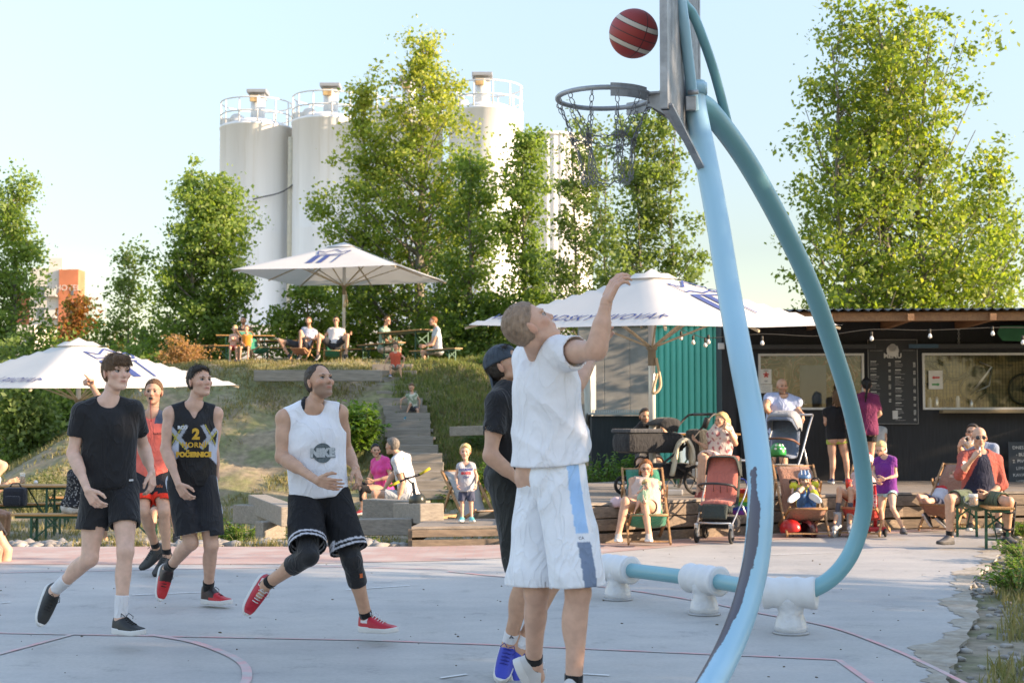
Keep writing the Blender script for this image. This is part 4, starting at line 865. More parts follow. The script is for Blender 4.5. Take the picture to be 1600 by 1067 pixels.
if 'plants' not in SKIP:
    plant(on(560, 640, 30.5), .62, 1.35, 80, .15, PG, 'lush broad leaved bush on the slope left of the steps', 'bush', 'bush', 2, 26)
    plant(on(535, 640, 31.5), .5, 1.0, 40, .14, PG, 'smaller leafy bush behind the lush bush on the slope', 'bush', 'bush', 3, 20)
    plant(on(748, 690, 29.0), .5, .75, 40, .12, PG, 'low green bush right of the lower steps', 'bush', 'bush', 4, 16)
    plant(on(720, 745, 28.4), .5, .45, 40, .10, PD, 'dark ground plant at the foot of the steps', 'plant', 'plant', 5, 14)
    for i, (x, y, D, r_, h_, c_) in enumerate(((905, 690, 25, .8, .9, PD), (945, 690, 24.5, .6, 1.0, PG), (975, 690, 25, .4, .8, PG), (880, 740, 22, .7, .5, PD), (930, 745, 21.0, .7, .5, PD), (760, 620, 31, .6, .7, PD), (830, 640, 30, .7, .8, PD), (770, 570, 36, .5, .5, PG), (1000, 655, 25.0, .3, 1.0, PG))):
        plant(on(x, y, D), r_, h_, 55, .09, c_, ['dark green weeds behind the shooter shorts', 'tall light green weeds right of the shooter', 'weeds with pale seed heads near the pram', 'dark low weeds by the deck corner', 'grassy weeds beside the timber deck', 'dark weeds on the slope above the cap player', 'weeds on the right flank of the mound', 'small green plant on the crest right of the steps', 'thin green shrub against the concrete wall'][i], 'weeds', 'weeds', 60 + i, 14)
    for i, (x, y, D, r_, h_, c_, lf) in enumerate(((372, 800, 18.8, .38, .42, PG, .07), (350, 800, 19.2, .3, .35, PG, .07), (395, 812, 17.9, .2, .28, PG, .06), (475, 830, 16.6, .25, .3, PD, .05), (590, 800, 17.7, .16, .25, PG, .05))):
        plant(on(x, y, D), r_, h_, 30, lf, c_, ['bright green leafy plant beside the left timber beams', 'bright green leafy plant behind the jersey player', 'small sprout growing between the crossed beams', 'dark tuft under the short timber block', 'sprout beside the helmet block'][i], 'plant', 'plant', 80 + i, 10)
    SD = [(.38, .34, .26), (.30, .28, .18), (.20, .22, .10)]
    for i, (x, D, r_, h_) in enumerate(((55, 25.5, .9, .8), (110, 26.5, .9, .9), (20, 27, .8, .8), (150, 27.5, .8, .9), (205, 28.5, .8, .8), (240, 30, .7, .6))):
        plant(on(x, 700, D), r_, h_, 60, .055, SD if i % 2 == 0 else PD, ['dry seeded weeds behind the beer glass', 'dark weeds behind the long beer table', 'dry weeds at the left edge under the umbrella', 'dry weeds behind the black tee player arm', 'weeds behind the referee', 'low weeds at the left foot of the mound'][i] if 0 else ['dry pale weeds behind the beer glass', 'dark green weeds behind the long beer table', 'dry pale weeds at the left edge under the umbrella', 'dark green weeds behind the black tee player', 'dry pale weeds behind the referee', 'dark low weeds at the left foot of the mound'][i], 'weeds', 'weeds', 90 + i, 16, 'weeds at the foot of the mound')
    for i, (x, D) in enumerate(((1590, 17.0), (1600, 14.0), (1585, 11.5), (1600, 12.5))):
        plant(Vector(((x - 800) / FPX * D, D, .0)), .35, .25, 40, .05, PG, ['green tuft beside the sitting man right foot', 'green tuft at the right edge by the pebbles', 'leafy tuft on the dirt at the right edge', 'second leafy tuft along the right dirt edge'][i], 'plant', 'plant', 110 + i, 10)
# ------------------------------------------------------------------ implicit surfaces for people and soft things
V3 = lambda *a: np.array(a, float)
def nrm(v): v = np.asarray(v, float); l = np.linalg.norm(v); return v / l if l > 1e-9 else v
class SDF:
    def __init__(s, lo, hi, vs):
        s.lo = np.asarray(lo, float); s.vs = vs; s.n = np.maximum(4, np.ceil((np.asarray(hi, float) - s.lo) / vs).astype(int) + 1); s.g = np.full(s.n, 1.0, np.float32)
        s.ax = [s.lo[i] + vs * np.arange(s.n[i]) for i in range(3)]
    def _blk(s, lo, hi):
        i0 = np.clip(np.floor((lo - s.lo) / s.vs).astype(int), 0, s.n); i1 = np.clip(np.ceil((hi - s.lo) / s.vs).astype(int) + 1, 0, s.n)
        if np.any(i1 <= i0): return None
        sl = tuple(slice(a, b) for a, b in zip(i0, i1)); P = [s.ax[0][sl[0]][:, None, None].astype(np.float32), s.ax[1][sl[1]][None, :, None].astype(np.float32), s.ax[2][sl[2]][None, None, :].astype(np.float32)]
        return sl, P
    def prim(s, p, op='add', k=.02, inf=0.0):
        """p: ('rc',a,b,ra,rb) round cone | ('el',c,R(3x3 columns=axes),r) ellipsoid"""
        if p[0] == 'rc':
            a, b, ra, rb = np.asarray(p[1], float), np.asarray(p[2], float), p[3] + inf, p[4] + inf; m = max(ra, rb) + k + s.vs * 2
            r_ = s._blk(np.minimum(a, b) - m, np.maximum(a, b) + m)
            if r_ is None: return s
            sl, P = r_; ba = b - a; L2 = float(ba @ ba) + 1e-9
            d = [P[i] - a[i] for i in range(3)]; t = np.clip((d[0] * ba[0] + d[1] * ba[1] + d[2] * ba[2]) / L2, 0, 1)
            q = np.sqrt((d[0] - t * ba[0]) ** 2 + (d[1] - t * ba[1]) ** 2 + (d[2] - t * ba[2]) ** 2) - (ra + (rb - ra) * t)
        elif p[0] == 'fc':   # flattened cone: ('fc',a,b,ra,rb,axis,q): thickness along axis scaled by q
            a, b, ra, rb, ax, qf = np.asarray(p[1], float), np.asarray(p[2], float), p[3] + inf, p[4] + inf, nrm(p[5]), p[6]; m = max(ra, rb) + k + s.vs * 2
            r_ = s._blk(np.minimum(a, b) - m, np.maximum(a, b) + m)
            if r_ is None: return s
            sl, P = r_; ba = b - a; L2 = float(ba @ ba) + 1e-9
            d = [P[i] - a[i] for i in range(3)]; t = np.clip((d[0] * ba[0] + d[1] * ba[1] + d[2] * ba[2]) / L2, 0, 1)
            e = [d[i] - t * ba[i] for i in range(3)]; w = e[0] * ax[0] + e[1] * ax[1] + e[2] * ax[2]; rad = ra + (rb - ra) * t
            k0 = np.sqrt(np.maximum(e[0] ** 2 + e[1] ** 2 + e[2] ** 2 - w * w, 0) + (w / qf) ** 2); q = (k0 - rad) * np.where(k0 > 1e-6, 1, 1) * (.5 + .5 * qf)
        else:
            c, Rm, r = np.asarray(p[1], float), np.asarray(p[2], float), np.asarray(p[3], float) + inf
            ext = np.sqrt(((Rm * r[None, :]) ** 2).sum(1)) + k + s.vs * 2; r_ = s._blk(c - ext, c + ext)
            if r_ is None: return s
            sl, P = r_; d = [P[i] - c[i] for i in range(3)]
            l = [(d[0] * Rm[0, j] + d[1] * Rm[1, j] + d[2] * Rm[2, j]) for j in range(3)]
            k0 = np.sqrt(sum((l[j] / r[j]) ** 2 for j in range(3))); k1 = np.sqrt(sum((l[j] / r[j] ** 2) ** 2 for j in range(3))) + 1e-6; q = k0 * (k0 - 1) / k1
        g = s.g[sl]
        if op == 'add':
            h = np.maximum(k - np.abs(g - q), 0) / max(k, 1e-6); s.g[sl] = np.minimum(g, q) - h * h * k * .25
        elif op == 'sub':
            q = -q; h = np.maximum(k - np.abs(g - q), 0) / max(k, 1e-6); s.g[sl] = np.maximum(g, q) + h * h * k * .25
        return s
    def keep(s, p, n):   # keep the side n points to
        n = nrm(n); d = (s.ax[0][:, None, None] - p[0]) * n[0] + (s.ax[1][None, :, None] - p[1]) * n[1] + (s.ax[2][None, None, :] - p[2]) * n[2]
        s.g = np.maximum(s.g, -d.astype(np.float32)); return s
    def local_cut(s, p, n, rad):  # cut away beyond plane only near p
        n = nrm(n); d = [(s.ax[0][:, None, None] - p[0]), (s.ax[1][None, :, None] - p[1]), (s.ax[2][None, None, :] - p[2])]
        h = d[0] * n[0] + d[1] * n[1] + d[2] * n[2]; rr = d[0] ** 2 + d[1] ** 2 + d[2] ** 2 < rad * rad
        s.g = np.where(rr, np.maximum(s.g, h), s.g).astype(np.float32); return s
    def disp(s, fn):
        m = np.abs(s.g) < .06; I = np.argwhere(m); P = s.lo + I * s.vs; s.g[m] += fn(P).astype(np.float32); return s
    def mesh(s):
        g = s.g; sg = g < 0; n = s.n
        cs = np.zeros(n - 1, np.uint8)
        for i in (0, 1):
            for j in (0, 1):
                for k in (0, 1): cs += sg[i:n[0] - 1 + i, j:n[1] - 1 + j, k:n[2] - 1 + k]
        act = (cs > 0) & (cs < 8); C = np.argwhere(act); m = len(C)
        if m == 0: return np.zeros((0, 3)), np.zeros((0, 4), int)
        idx = np.full(act.shape, -1, np.int64); idx[act] = np.arange(m)
        acc = np.zeros((m, 3)); cnt = np.zeros(m)
        for a in range(3):
            b, c = (a + 1) % 3, (a + 2) % 3
            for u in (0, 1):
                for w in (0, 1):
                    o = np.zeros(3, int); o[b] = u; o[c] = w; p0 = C + o; o2 = o.copy(); o2[a] = 1; p1 = C + o2
                    g0, g1 = g[tuple(p0.T)], g[tuple(p1.T)]; x = (g0 < 0) != (g1 < 0); t = np.where(x, g0 / np.where(x, g0 - g1, 1), 0)
                    pt = p0.astype(float); pt[:, a] += t; acc[x] += pt[x]; cnt[x] += 1
        V = s.lo + acc / cnt[:, None] * s.vs; F = []
        for a in range(3):
            b, c = (a + 1) % 3, (a + 2) % 3
            s0 = [slice(1, n[i] - 1) for i in range(3)]; s0[a] = slice(0, n[a] - 1); s1 = list(s0); s1[a] = slice(1, n[a])
            A, B_ = sg[tuple(s0)], sg[tuple(s1)]; X = np.argwhere(A != B_)
            if not len(X): continue
            fl = A[tuple(X.T)]; base = X.copy()
            for i in range(3):
                if i != a: base[:, i] += 1
            def id_(db, dc): q = base.copy(); q[:, b] -= db; q[:, c] -= dc; return idx[tuple(q.T)]
            q = np.stack([id_(1, 1), id_(0, 1), id_(0, 0), id_(1, 0)], 1); q[~fl] = q[~fl][:, ::-1]; F.append(q)
        F = np.concatenate(F); F = F[(F >= 0).all(1)]
        return V, F
def smooth_v(V, F, it=1, lam=.5):
    e = np.concatenate([F[:, [0, 1]], F[:, [1, 2]], F[:, [2, 3]], F[:, [3, 0]]]); e = np.concatenate([e, e[:, ::-1]])
    for _ in range(it):
        acc = np.zeros_like(V); cnt = np.zeros(len(V)); np.add.at(acc, e[:, 0], V[e[:, 1]]); np.add.at(cnt, e[:, 0], 1); V = V + lam * (acc / np.maximum(cnt, 1)[:, None] - V)
    return V
def bounds(prims, m=.04):
    lo, hi = np.full(3, 1e9), np.full(3, -1e9)
    for p in prims:
        if p[0] in ('rc', 'fc'): r = max(p[3], p[4]); a, b = np.asarray(p[1]), np.asarray(p[2]); lo = np.minimum(lo, np.minimum(a, b) - r); hi = np.maximum(hi, np.maximum(a, b) + r)
        else: r = np.sqrt(((np.asarray(p[2]) * np.asarray(p[3])[None, :]) ** 2).sum(1)); lo = np.minimum(lo, p[1] - r); hi = np.maximum(hi, p[1] + r)
    return lo - m, hi + m
def blob(name, prims, vs, mat, parent, org, k=.02, subs=(), keeps=(), disp=None, sm=1, attrs=None, inf=0.0, cuts=()):
    lo, hi = bounds(prims, .03 + inf); f = SDF(lo, hi, vs)
    for p in prims: f.prim(p, 'add', p[-1] if isinstance(p[-1], dict) and 0 else k, inf)
    if disp: f.disp(disp)
    for p in subs: f.prim(p, 'sub', .006)
    for p, n in keeps: f.keep(p, n)
    for p, n, r in cuts: f.local_cut(p, n, r)
    V, F = f.mesh()
    if not len(F): return None
    if sm: V = smooth_v(V, F, sm)
    return mesh_np(name, V - org, F, mat, parent, attrs=attrs(V) if attrs else None)
def solve_depth(prev, px, py, L, sgn):
    """point on the photo ray of (px,py) at bone length L from prev; sgn>0 farther, <0 nearer, 0 closest"""
    r = ray(px, py); d = nrm(r[:]); o = V3(0, 0, CAMH); oc = o - prev; b = float(oc @ d); c = float(oc @ oc) - L * L; q = b * b - c
    t = -b if (q < 0 or sgn == 0) else -b + math.copysign(math.sqrt(q), sgn); return o + d * t
def folds(seed, amp, f=14, dirv=(0, 0, 1), asp=.35):
    d = nrm(dirv); rg = np.random.default_rng(seed); u = nrm(np.cross(d, rg.normal(0, 1, 3))); w = np.cross(d, u); ph = rg.uniform(0, 6, 6)
    def fn(P):
        a, b, c = P @ u * f, P @ w * f, P @ d * f * asp
        n = 1 - np.abs(np.sin(a + 1.7 * np.sin(c + ph[0]) + 1.2 * np.sin(b * .6 + ph[1]))) * 1.0; m = 1 - np.abs(np.sin(b * 1.3 + 1.5 * np.sin(c * 1.4 + ph[2]) + ph[3]))
        return -amp * (n ** 2 * .7 + m ** 2 * .5 - .45)
    return fn
# skin, hair, cloth materials
def skinmat(c, nm): return M('skin_' + nm, c, .52, attr='tint', var=.13, vs=22, bump=.12, bs=160, sss=.08, spec=.35)
SKIN = {'pale': (.66, .41, .31), 'fair': (.58, .345, .25), 'tan': (.54, .31, .21), 'mid': (.44, .24, .15)}
HAIR = {'brown': (.12, .065, .032), 'dark': (.034, .024, .017), 'ginger': (.22, .085, .03), 'blond': (.50, .36, .17), 'light': (.26, .17, .09), 'grey': (.16, .14, .12), 'black': (.008, .007, .007), 'mousy': (.27, .185, .13), 'greybrown': (.06, .044, .034)}
def cloth(nm, c, rough=.85, **k): return M('cloth_' + nm, c, rough, var=k.pop('var', .08), vs=8, bump=k.pop('bump', .25), bs=k.pop('bs', 45), sheen=.15, spec=.25, wrinkle=k.pop('wrinkle', .55), **k)
class P_:
    """a person: joints in world space, unit scale s = height/1.8"""
def frame3(F, U):
    U = nrm(U); F = nrm(np.asarray(F) - U * float(np.dot(F, U))); L = np.cross(U, F); return np.stack([L, F, U], 1)   # columns: left, forward, up
def yawv(deg, pitch=0): a, p = R(deg), R(pitch); return V3(math.sin(a) * math.cos(p), -math.cos(a) * math.cos(p), math.sin(p))
def person(name_label, D, J, H=1.8, skin='fair', q=1, hs=1.0, build=1.0, fem=False, child=False, hair=None, top=None, bottom=None, shoes=None, socks=None, beard=None, glasses=None, group=None, hand=('relax', 'relax'), vs=None, extra=None, arms_bare=True, noface=False, cat='person'):
    """J: pel (px,py), neck(px,py,dD), ty, py_ (torso/pelvis yaw), head (px,py,yaw,pitch[,roll]); el,wr,hd / kn,an,to for l and r: (px,py,sign)"""
    s = H / 1.8; sb = s * build
    if vs is None: vs = {3: .0085, 2: .012, 1: .018}[q]
    a = P_(); a.D = D
    def w(p, D_): return np.array(at(p[0], p[1], D_)[:])
    pel = w(J['pel'], D + (J['pel'][2] if len(J['pel']) > 2 else 0)); neck = solve_depth(pel, J['neck'][0], J['neck'][1], J.get('tl', .50) * s, J['neck'][2] if len(J['neck']) > 2 else 0)
    up = nrm(neck - pel); Ft = frame3(yawv(J.get('ty', 0)), up); Fp = frame3(yawv(J.get('py', J.get('ty', 0))), nrm(up + V3(0, 0, 1) * J.get('pu', .5)))
    shw, hpw = (.148 if fem else .166) * sb * (.88 if child else 1), (.085 if fem else .088) * sb
    sh = {}; hp = {}; el = {}; wr = {}; hd = {}; kn = {}; an = {}; to = {}; sho = J.get('sho', {})
    for k, sg in (('l', 1), ('r', -1)):
        sh[k] = neck + Ft[:, 0] * sg * shw - Ft[:, 2] * .035 * s + Ft[:, 2] * s * sho.get(k, 0) + Ft[:, 1] * s * sho.get(k + 'f', 0); hp[k] = pel + Fp[:, 0] * sg * hpw
        def ch(key, prev, L, default):
            j = J.get(key + k)
            if j is None: return prev + nrm(default) * L
            return w(j, prev[1] + j[3]) if len(j) > 3 else solve_depth(prev, j[0], j[1], L, j[2] if len(j) > 2 else 0)
        el[k] = ch('el', sh[k], .295 * s, -Ft[:, 2]); wr[k] = ch('wr', el[k], .255 * s, -Ft[:, 2]); hd[k] = ch('hd', wr[k], .10 * s, wr[k] - el[k])
        kn[k] = ch('kn', hp[k], .43 * s, -up); an[k] = ch('an', kn[k], .41 * s, -V3(0, 0, 1)); to[k] = ch('to', an[k], .17 * s, Fp[:, 1])
    hj = J['head']; HS = s * hs * (1.0 if not fem else .95); hy, hpt = hj[2], (hj[3] if len(hj) > 3 else 0)
    hc = solve_depth(neck, hj[0], hj[1], .225 * s * (1 if not child else 1.0) , J.get('hsg', 0)); F_ = yawv(hy, hpt); L_ = nrm(np.cross(V3(0, 0, 1), F_)); Fh = np.stack([L_, F_, np.cross(F_, L_)], 1)
    if len(hj) > 4: 
        Rz = np.array(Matrix.Rotation(R(hj[4]), 3, Vector(Fh[:, 1]))); Fh = Rz @ Fh
    lo_z = min(min(an['l'][2], an['r'][2]) - .09 * s, pel[2]); org = V3(pel[0], pel[1], lo_z)
    t = thing('person', name_label, cat, org, 0, group)
    a.__dict__.update(locals())
    # ---- body primitives
    G = {}
    hx, hq = (lambda c: hc + Fh @ (np.array(c) * HS)), (lambda r: np.array(r) * HS)
    bw = build
    G['torso'] = [('el', pel + up * .36 * s + Ft[:, 1] * .005, Ft, np.array([.155 * bw, .105 * bw, .16]) * s), ('el', pel + up * .20 * s + Ft[:, 1] * .01 * bw, frame3(Ft[:, 1] + Fp[:, 1], up), np.array([.135 * bw * (.9 if fem else 1), .10 * bw ** 1.5, .15]) * s),
                  ('el', pel + up * .05 * s, Fp, np.array([.155 * bw * (1.06 if fem else 1), .115 * bw, .12]) * s)]
    if fem and not child:
        for sg in (1, -1): G['torso'].append(('el', pel + up * .34 * s + Ft[:, 1] * .085 * s + Ft[:, 0] * sg * .07 * s, Ft, np.array([.06, .055, .06]) * s))
    for sg in (1, -1): G['torso'].append(('el', pel - Fp[:, 1] * .05 * s + Fp[:, 0] * sg * .07 * s - up * .01 * s, Fp, np.array([.085, .085, .095]) * sb))
    G['sho'] = []
    for k in 'lr':
        G['sho'] += [('rc', neck + Ft[:, 2] * .03 * s, sh[k] + Ft[:, 2] * .01 * s, .05 * sb, .052 * sb), ('rc', pel + up * .40 * s, sh[k], .07 * sb, .05 * sb)]
    G['neck'] = [('rc', neck - Ft[:, 2] * .02 * s, hx((0, -.030, -.05)), .052 * s * (.84 if fem or child else 1), .047 * HS * (.84 if fem or child else 1))]
    am = (.85 if fem else 1) * bw ** .6 * (.85 if child else 1)
    for k in 'lr':
        d = nrm(el[k] - sh[k]); m = (sh[k] + el[k]) / 2; f1 = el[k] + (wr[k] - el[k]) * .28
        G['ua' + k] = [('rc', sh[k], el[k], .051 * s * am, .037 * s * am), ('el', m - d * .02 * s, frame3(Ft[:, 1], d), np.array([.044, .050, .09]) * s * am)]
        G['fa' + k] = [('rc', el[k], wr[k], .038 * s * am, .024 * s * am), ('rc', f1 - nrm(wr[k] - el[k]) * .03 * s, f1 + nrm(wr[k] - el[k]) * .05 * s, .041 * s * am, .036 * s * am)]
        lm = (bw ** .6) * (.86 if child else 1) * (.97 if fem else 1)
        kd = nrm(nrm(kn[k] - hp[k]) - nrm(an[k] - kn[k])); kd = Fp[:, 1] if np.linalg.norm(nrm(kn[k] - hp[k]) - nrm(an[k] - kn[k])) < .25 else kd
        G['th' + k] = [('rc', hp[k], kn[k], .086 * s * lm, .053 * s * lm), ('el', hp[k] + (kn[k] - hp[k]) * .45 + kd * .012 * s, frame3(kd, kn[k] - hp[k]), np.array([.072, .076, .17]) * s * lm)]
        sd = nrm(an[k] - kn[k]); cf = kn[k] + (an[k] - kn[k]) * .30
        G['sk' + k] = [('rc', kn[k], an[k], .050 * s * lm, .033 * s * lm), ('el', cf - kd * .022 * s, frame3(kd, sd), np.array([.049, .047, .115]) * s * lm), ('el', kn[k] + kd * .022 * s, frame3(kd, sd), np.array([.036, .03, .045]) * s * lm), ('rc', kn[k] + kd * .018 * s, an[k], .03 * s * lm, .026 * s * lm)]
        fd = nrm(to[k] - an[k]); G['ft' + k] = [('rc', an[k], an[k] + fd * .06 * s - sd * -.03 * s, .034 * s * lm, .030 * s * lm), ('rc', an[k] - sd * -.045 * s + fd * .02 * s, to[k] + sd * .045 * s, .030 * s, .024 * s)]
        a.__dict__['kd' + k] = kd
    FEM = .93 if fem or child else 1
    G['head'] = [('el', hx((0, -.012, .032)), Fh, hq((.074, .094, .086))), ('el', hx((0, .024, -.026)), Fh, hq((.058 * FEM, .069, .078))), ('el', hx((0, .040, -.076)), Fh, hq((.040 * FEM, .044, .034))), ('rc', hx((.044 * FEM, .005, -.060)), hx((.014, .068, -.092)), .014 * HS, .013 * HS), ('rc', hx((-.044 * FEM, .005, -.060)), hx((-.014, .068, -.092)), .014 * HS, .013 * HS)]
    cheek = .003 if child else 0
    face = [('el', hx((sg * .040, .060, -.018 - .01 * child)), Fh, hq((.024 + cheek, .024 + cheek, .022 + cheek))) for sg in (1, -1)] + [('el', hx((0, .077, .026)), Fh, hq((.050, .018, .013))), ('el', hx((0, .076, -.096)), Fh, hq((.020, .018, .016)))]
    if not noface:
        face += [('rc', hx((0, .084, .012)), hx((0, .104 - .006 * child, -.024)), .007 * HS, .0105 * HS), ('el', hx((0, .094, -.028)), Fh, hq((.017, .012, .009))), ('el', hx((0, .083, -.054)), Fh, hq((.024, .013, .006))), ('el', hx((0, .082, -.065)), Fh, hq((.020, .012, .007)))]
    ears = [('el', hx((sg * .076, -.008, -.006)), frame3(Fh[:, 1] + Fh[:, 0] * sg * .5, Fh[:, 2] - Fh[:, 1] * .2), hq((.008, .019, .031))) for sg in (1, -1)]
    sub_eye = [('el', hx((sg * .031, .098, .004)), Fh, hq((.019, .017, .011))) for sg in (1, -1)]
    skc = np.array(SKIN[skin] if isinstance(skin, str) else skin); mskin = skinmat(tuple(skc), skin if isinstance(skin, str) else 'x')
    lipc = hx((0, .098, -.059)); 
    def tint(V):
        c = np.tile(skc, (len(V), 1)); L = (V - hc) @ Fh / HS
        def mixin(mask, col): return c * (1 - mask[:, None]) + np.array(col) * mask[:, None]
        lip = np.exp(-((L[:, 0] / .022) ** 4 + ((L[:, 2] + .059) / (.009 if not fem else .011)) ** 4)) * (L[:, 1] > .06); c = mixin(lip * .75, skc * [.80, .42, .42] if not fem else (.42, .10, .09))
        mo = np.exp(-((L[:, 0] / .019) ** 4 + ((L[:, 2] + .0595) / .0028) ** 2)) * (L[:, 1] > .06); c = mixin(mo * .7, (.10, .03, .025))
        ck = np.exp(-(((np.abs(L[:, 0]) - .042) / .022) ** 2 + ((L[:, 2] + .022) / .022) ** 2)) * (L[:, 1] > .02) + np.exp(-((np.abs(L[:, 0]) - .082) / .014) ** 2 - ((L[:, 2] + .006) / .04) ** 2) * .8 + np.exp(-(L[:, 0] ** 2 + (L[:, 1] - .11) ** 2 + (L[:, 2] + .024) ** 2) / .00025); c = mixin(np.clip(ck, 0, 1) * .35, skc * [1.0, .60, .55])
        if beard: 
            bm_ = sst(-.02, -.045, L[:, 2]) * sst(-.005, .02, L[:, 1]) * sst(-.125, -.098, L[:, 2] + .25 * (.07 - L[:, 1]) * 0) * (1 - lip) * (np.linalg.norm(L, axis=1) < .17); c = mixin(bm_ * beard[1], HAIR[beard[0]])
        for k in 'lr':   # knees, elbows, knuckles a little redder
            for p, r in ((kn[k], .045 * s), (el[k], .04 * s), (hd[k], .05 * s)):
                g_ = np.exp(-((V - p) ** 2).sum(1) / r ** 2); c = c * (1 - .22 * g_[:, None] * (1 - np.array([.98, .70, .66])))
        return {'tint': c}
    # ---- hands
    def hand_prims(k):
        d = nrm(hd[k] - wr[k]); sg = 1 if k == 'l' else -1; pose = hand[0 if k == 'l' else 1]; j = J.get('pn' + k)
        n = np.array(j, float) if j is not None else -Ft[:, 0] * sg + Ft[:, 1] * -.2   # palm normal
        n = nrm(n - d * float(n @ d)); th = J.get('th' + k + 'd'); lat = np.cross(n, d) * sg   # towards the thumb
        if th is not None: lat = nrm(np.array(th, float) - d * float(np.dot(th, d))); n = n if abs(float(n @ lat)) < .8 else np.cross(lat, d); n = nrm(n - lat * float(n @ lat))
        S = s * (.93 if fem else 1) * (1.05 if child else 1); o = wr[k]; pr = []
        for i, (u, L1, L2) in enumerate(((.027, .080, .9), (.009, .083, 1.0), (-.010, .081, .95), (-.028, .075, .78))):
            b0 = o + (d * .012 + lat * u * .7) * S; b1 = o + (d * L1 + lat * u) * S; pr.append(('rc', b0, b1, .0145 * S, .0115 * S))
            cu = {'relax': (22, 30, 22), 'fist': (80, 95, 60), 'open': (4, 6, 4), 'grip': (55, 60, 40), 'point': (80, 95, 60)}[pose]; cu = [c_ + i * 4 for c_ in cu]
            if pose == 'point' and i == 0: cu = (3, 2, 2)
            sp_ = (1.5 - i) * (.10 if pose in ('open',) else .045); dd = nrm(d + lat * sp_); p = b1; ang = 0; lens = np.array([.042, .026, .020]) * L2 * S
            for q_ in range(3):
                ang += R(cu[q_]); e = p + (dd * math.cos(ang) + n * math.sin(ang)) * lens[q_]; pr.append(('rc', p, e, (.0095 - .0012 * q_) * S, (.0085 - .0014 * q_) * S)); p = e
        tb = o + (d * .022 + lat * .026) * S; t1 = tb + (d * .034 + lat * .026 + n * .012) * S; tc_ = n * (.022 if pose in ('fist', 'grip', 'point') else .008); t2 = t1 + (d * .028 + lat * (.004 if pose in ('fist', 'point') else .012) + tc_) * S; t3 = t2 + (d * .022 + lat * -.002 + tc_) * S
        pr += [('rc', tb, t1, .0155 * S, .012 * S), ('rc', t1, t2, .0115 * S, .010 * S), ('rc', t2, t3, .010 * S, .0075 * S)]
        return pr
    a.hand_prims = hand_prims
    allp = G['torso'] + G['sho'] + G['neck'] + sum([G[x + k] for x in ('ua', 'fa', 'th', 'sk') for k in 'lr'], []) + (sum([G['ft' + k] for k in 'lr'], []) if not (shoes and shoes != 'bare') else sum([G['ft' + k][:1] for k in 'lr'], []))
    hands = {k: hand_prims(k) for k in 'lr'}
    def field(lo, hi, v, parts, fine_head=False, fine_hand=None):
        f = SDF(lo, hi, v)
        for p in parts: f.prim(p, 'add', .022 * s)
        if fine_head:
            for p in G['head']: f.prim(p, 'add', .017 * HS)
            for p in face: f.prim(p, 'add', .012 * HS)
            if not noface:
                for p in sub_eye: f.prim(p, 'sub', .008 * HS)
            for p in ears: f.prim(p, 'add', .007 * HS)
        if fine_hand:
            for p in fine_hand: f.prim(p, 'add', .006 * s)
        return f
    VV, FF = [], []; off = 0
    def acc(f, sm=1):
        nonlocal off
        V, F = f.mesh()
        if len(F): V = smooth_v(V, F, sm); VV.append(V); FF.append(F + off); off += len(V)
    lo, hi = bounds(allp, .04); hb = hx((0, -.012, -.098)); hu = nrm(hc - neck)
    f = field(lo, hi, vs, allp)
    cutp = neck + (hb - neck) * .75; f.local_cut(cutp, nrm(hb - neck), .14 * s)
    for k in 'lr': f.local_cut(wr[k] - nrm(wr[k] - el[k]) * .012 * s, nrm(wr[k] - el[k]), .06 * s)
    acc(f)
    vh = {3: .0042, 2: .0062, 1: .0095}[q]
    f = field(hc - .165 * HS, hc + .165 * HS, vh, G['neck'] + [], True); f.keep(cutp - nrm(hb - neck) * .008, nrm(hb - neck)); acc(f, 1)
    vf = {3: .0034, 2: .0048, 1: .0075}[q]
    for k in 'lr':
        lo, hi = bounds(hands[k], .012); wd = nrm(wr[k] - el[k]); lo = np.minimum(lo, wr[k] - .045 * s); hi = np.maximum(hi, wr[k] + .045 * s)
        f = field(lo, hi, vf, G['fa' + k], False, hands[k]); f.keep(wr[k] - wd * .02 * s, wd); acc(f, 0 if q == 1 else 1)
    V, F = np.concatenate(VV), np.concatenate(FF)
    body = mesh_np('body', V - org, F, mskin, t, attrs=tint(V))
    a.body = body
    # ---- eyes and brows
    if not noface and not glasses or (glasses and glasses[0] == 'clear'):
        b = MB(); b2 = MB()
        for sg in (1, -1):
            c = hx((sg * .031, .0725, .004)) - org; g_ = Fh @ np.array(J.get('gaze', (0, 1, .0))); g_ = nrm(g_)
            b.lathe(c, [(.0135 * HS * math.sin(u), .0135 * HS * -math.cos(u)) for u in np.linspace(.05, 3.09, 10)], 14, g_)
            b2.lathe(c, [(.0082 * HS, .0112 * HS), (.0075 * HS, .0124 * HS), (.004 * HS, .0141 * HS), (.0005, .0144 * HS)], 12, g_)
        e_ = b.build('eyes', M('eye_white', (.34, .30, .28), .35, var=0, spec=.2), t, smooth=True); b2.build('iris', M('iris', (.03, .028, .022), .3, var=0, spec=.3), e_)
    if not noface:
        b = MB(); hcl = hair[1] if hair and hair[0] != 'bald' else 'brown'
        for sg in (1, -1):
            b.tube([hx((sg * .014, .090, .021)) - org, hx((sg * .030, .0895, .026)) - org, hx((sg * .047, .076, .021)) - org], [.0032 * HS, .0038 * HS, .0018 * HS], 6)
        for sg in (1, -1): b.tube([hx((sg * .0165, .0855, .0065)) - org, hx((sg * .031, .0895, .0125)) - org, hx((sg * .046, .080, .0065)) - org], [.0012 * HS, .0022 * HS, .0012 * HS], 5)
        b.build('eyebrows', M('hair_' + ('light' if hcl == 'blond' else hcl), HAIR['light' if hcl == 'blond' else hcl], .7, var=.2, vs=80), t)
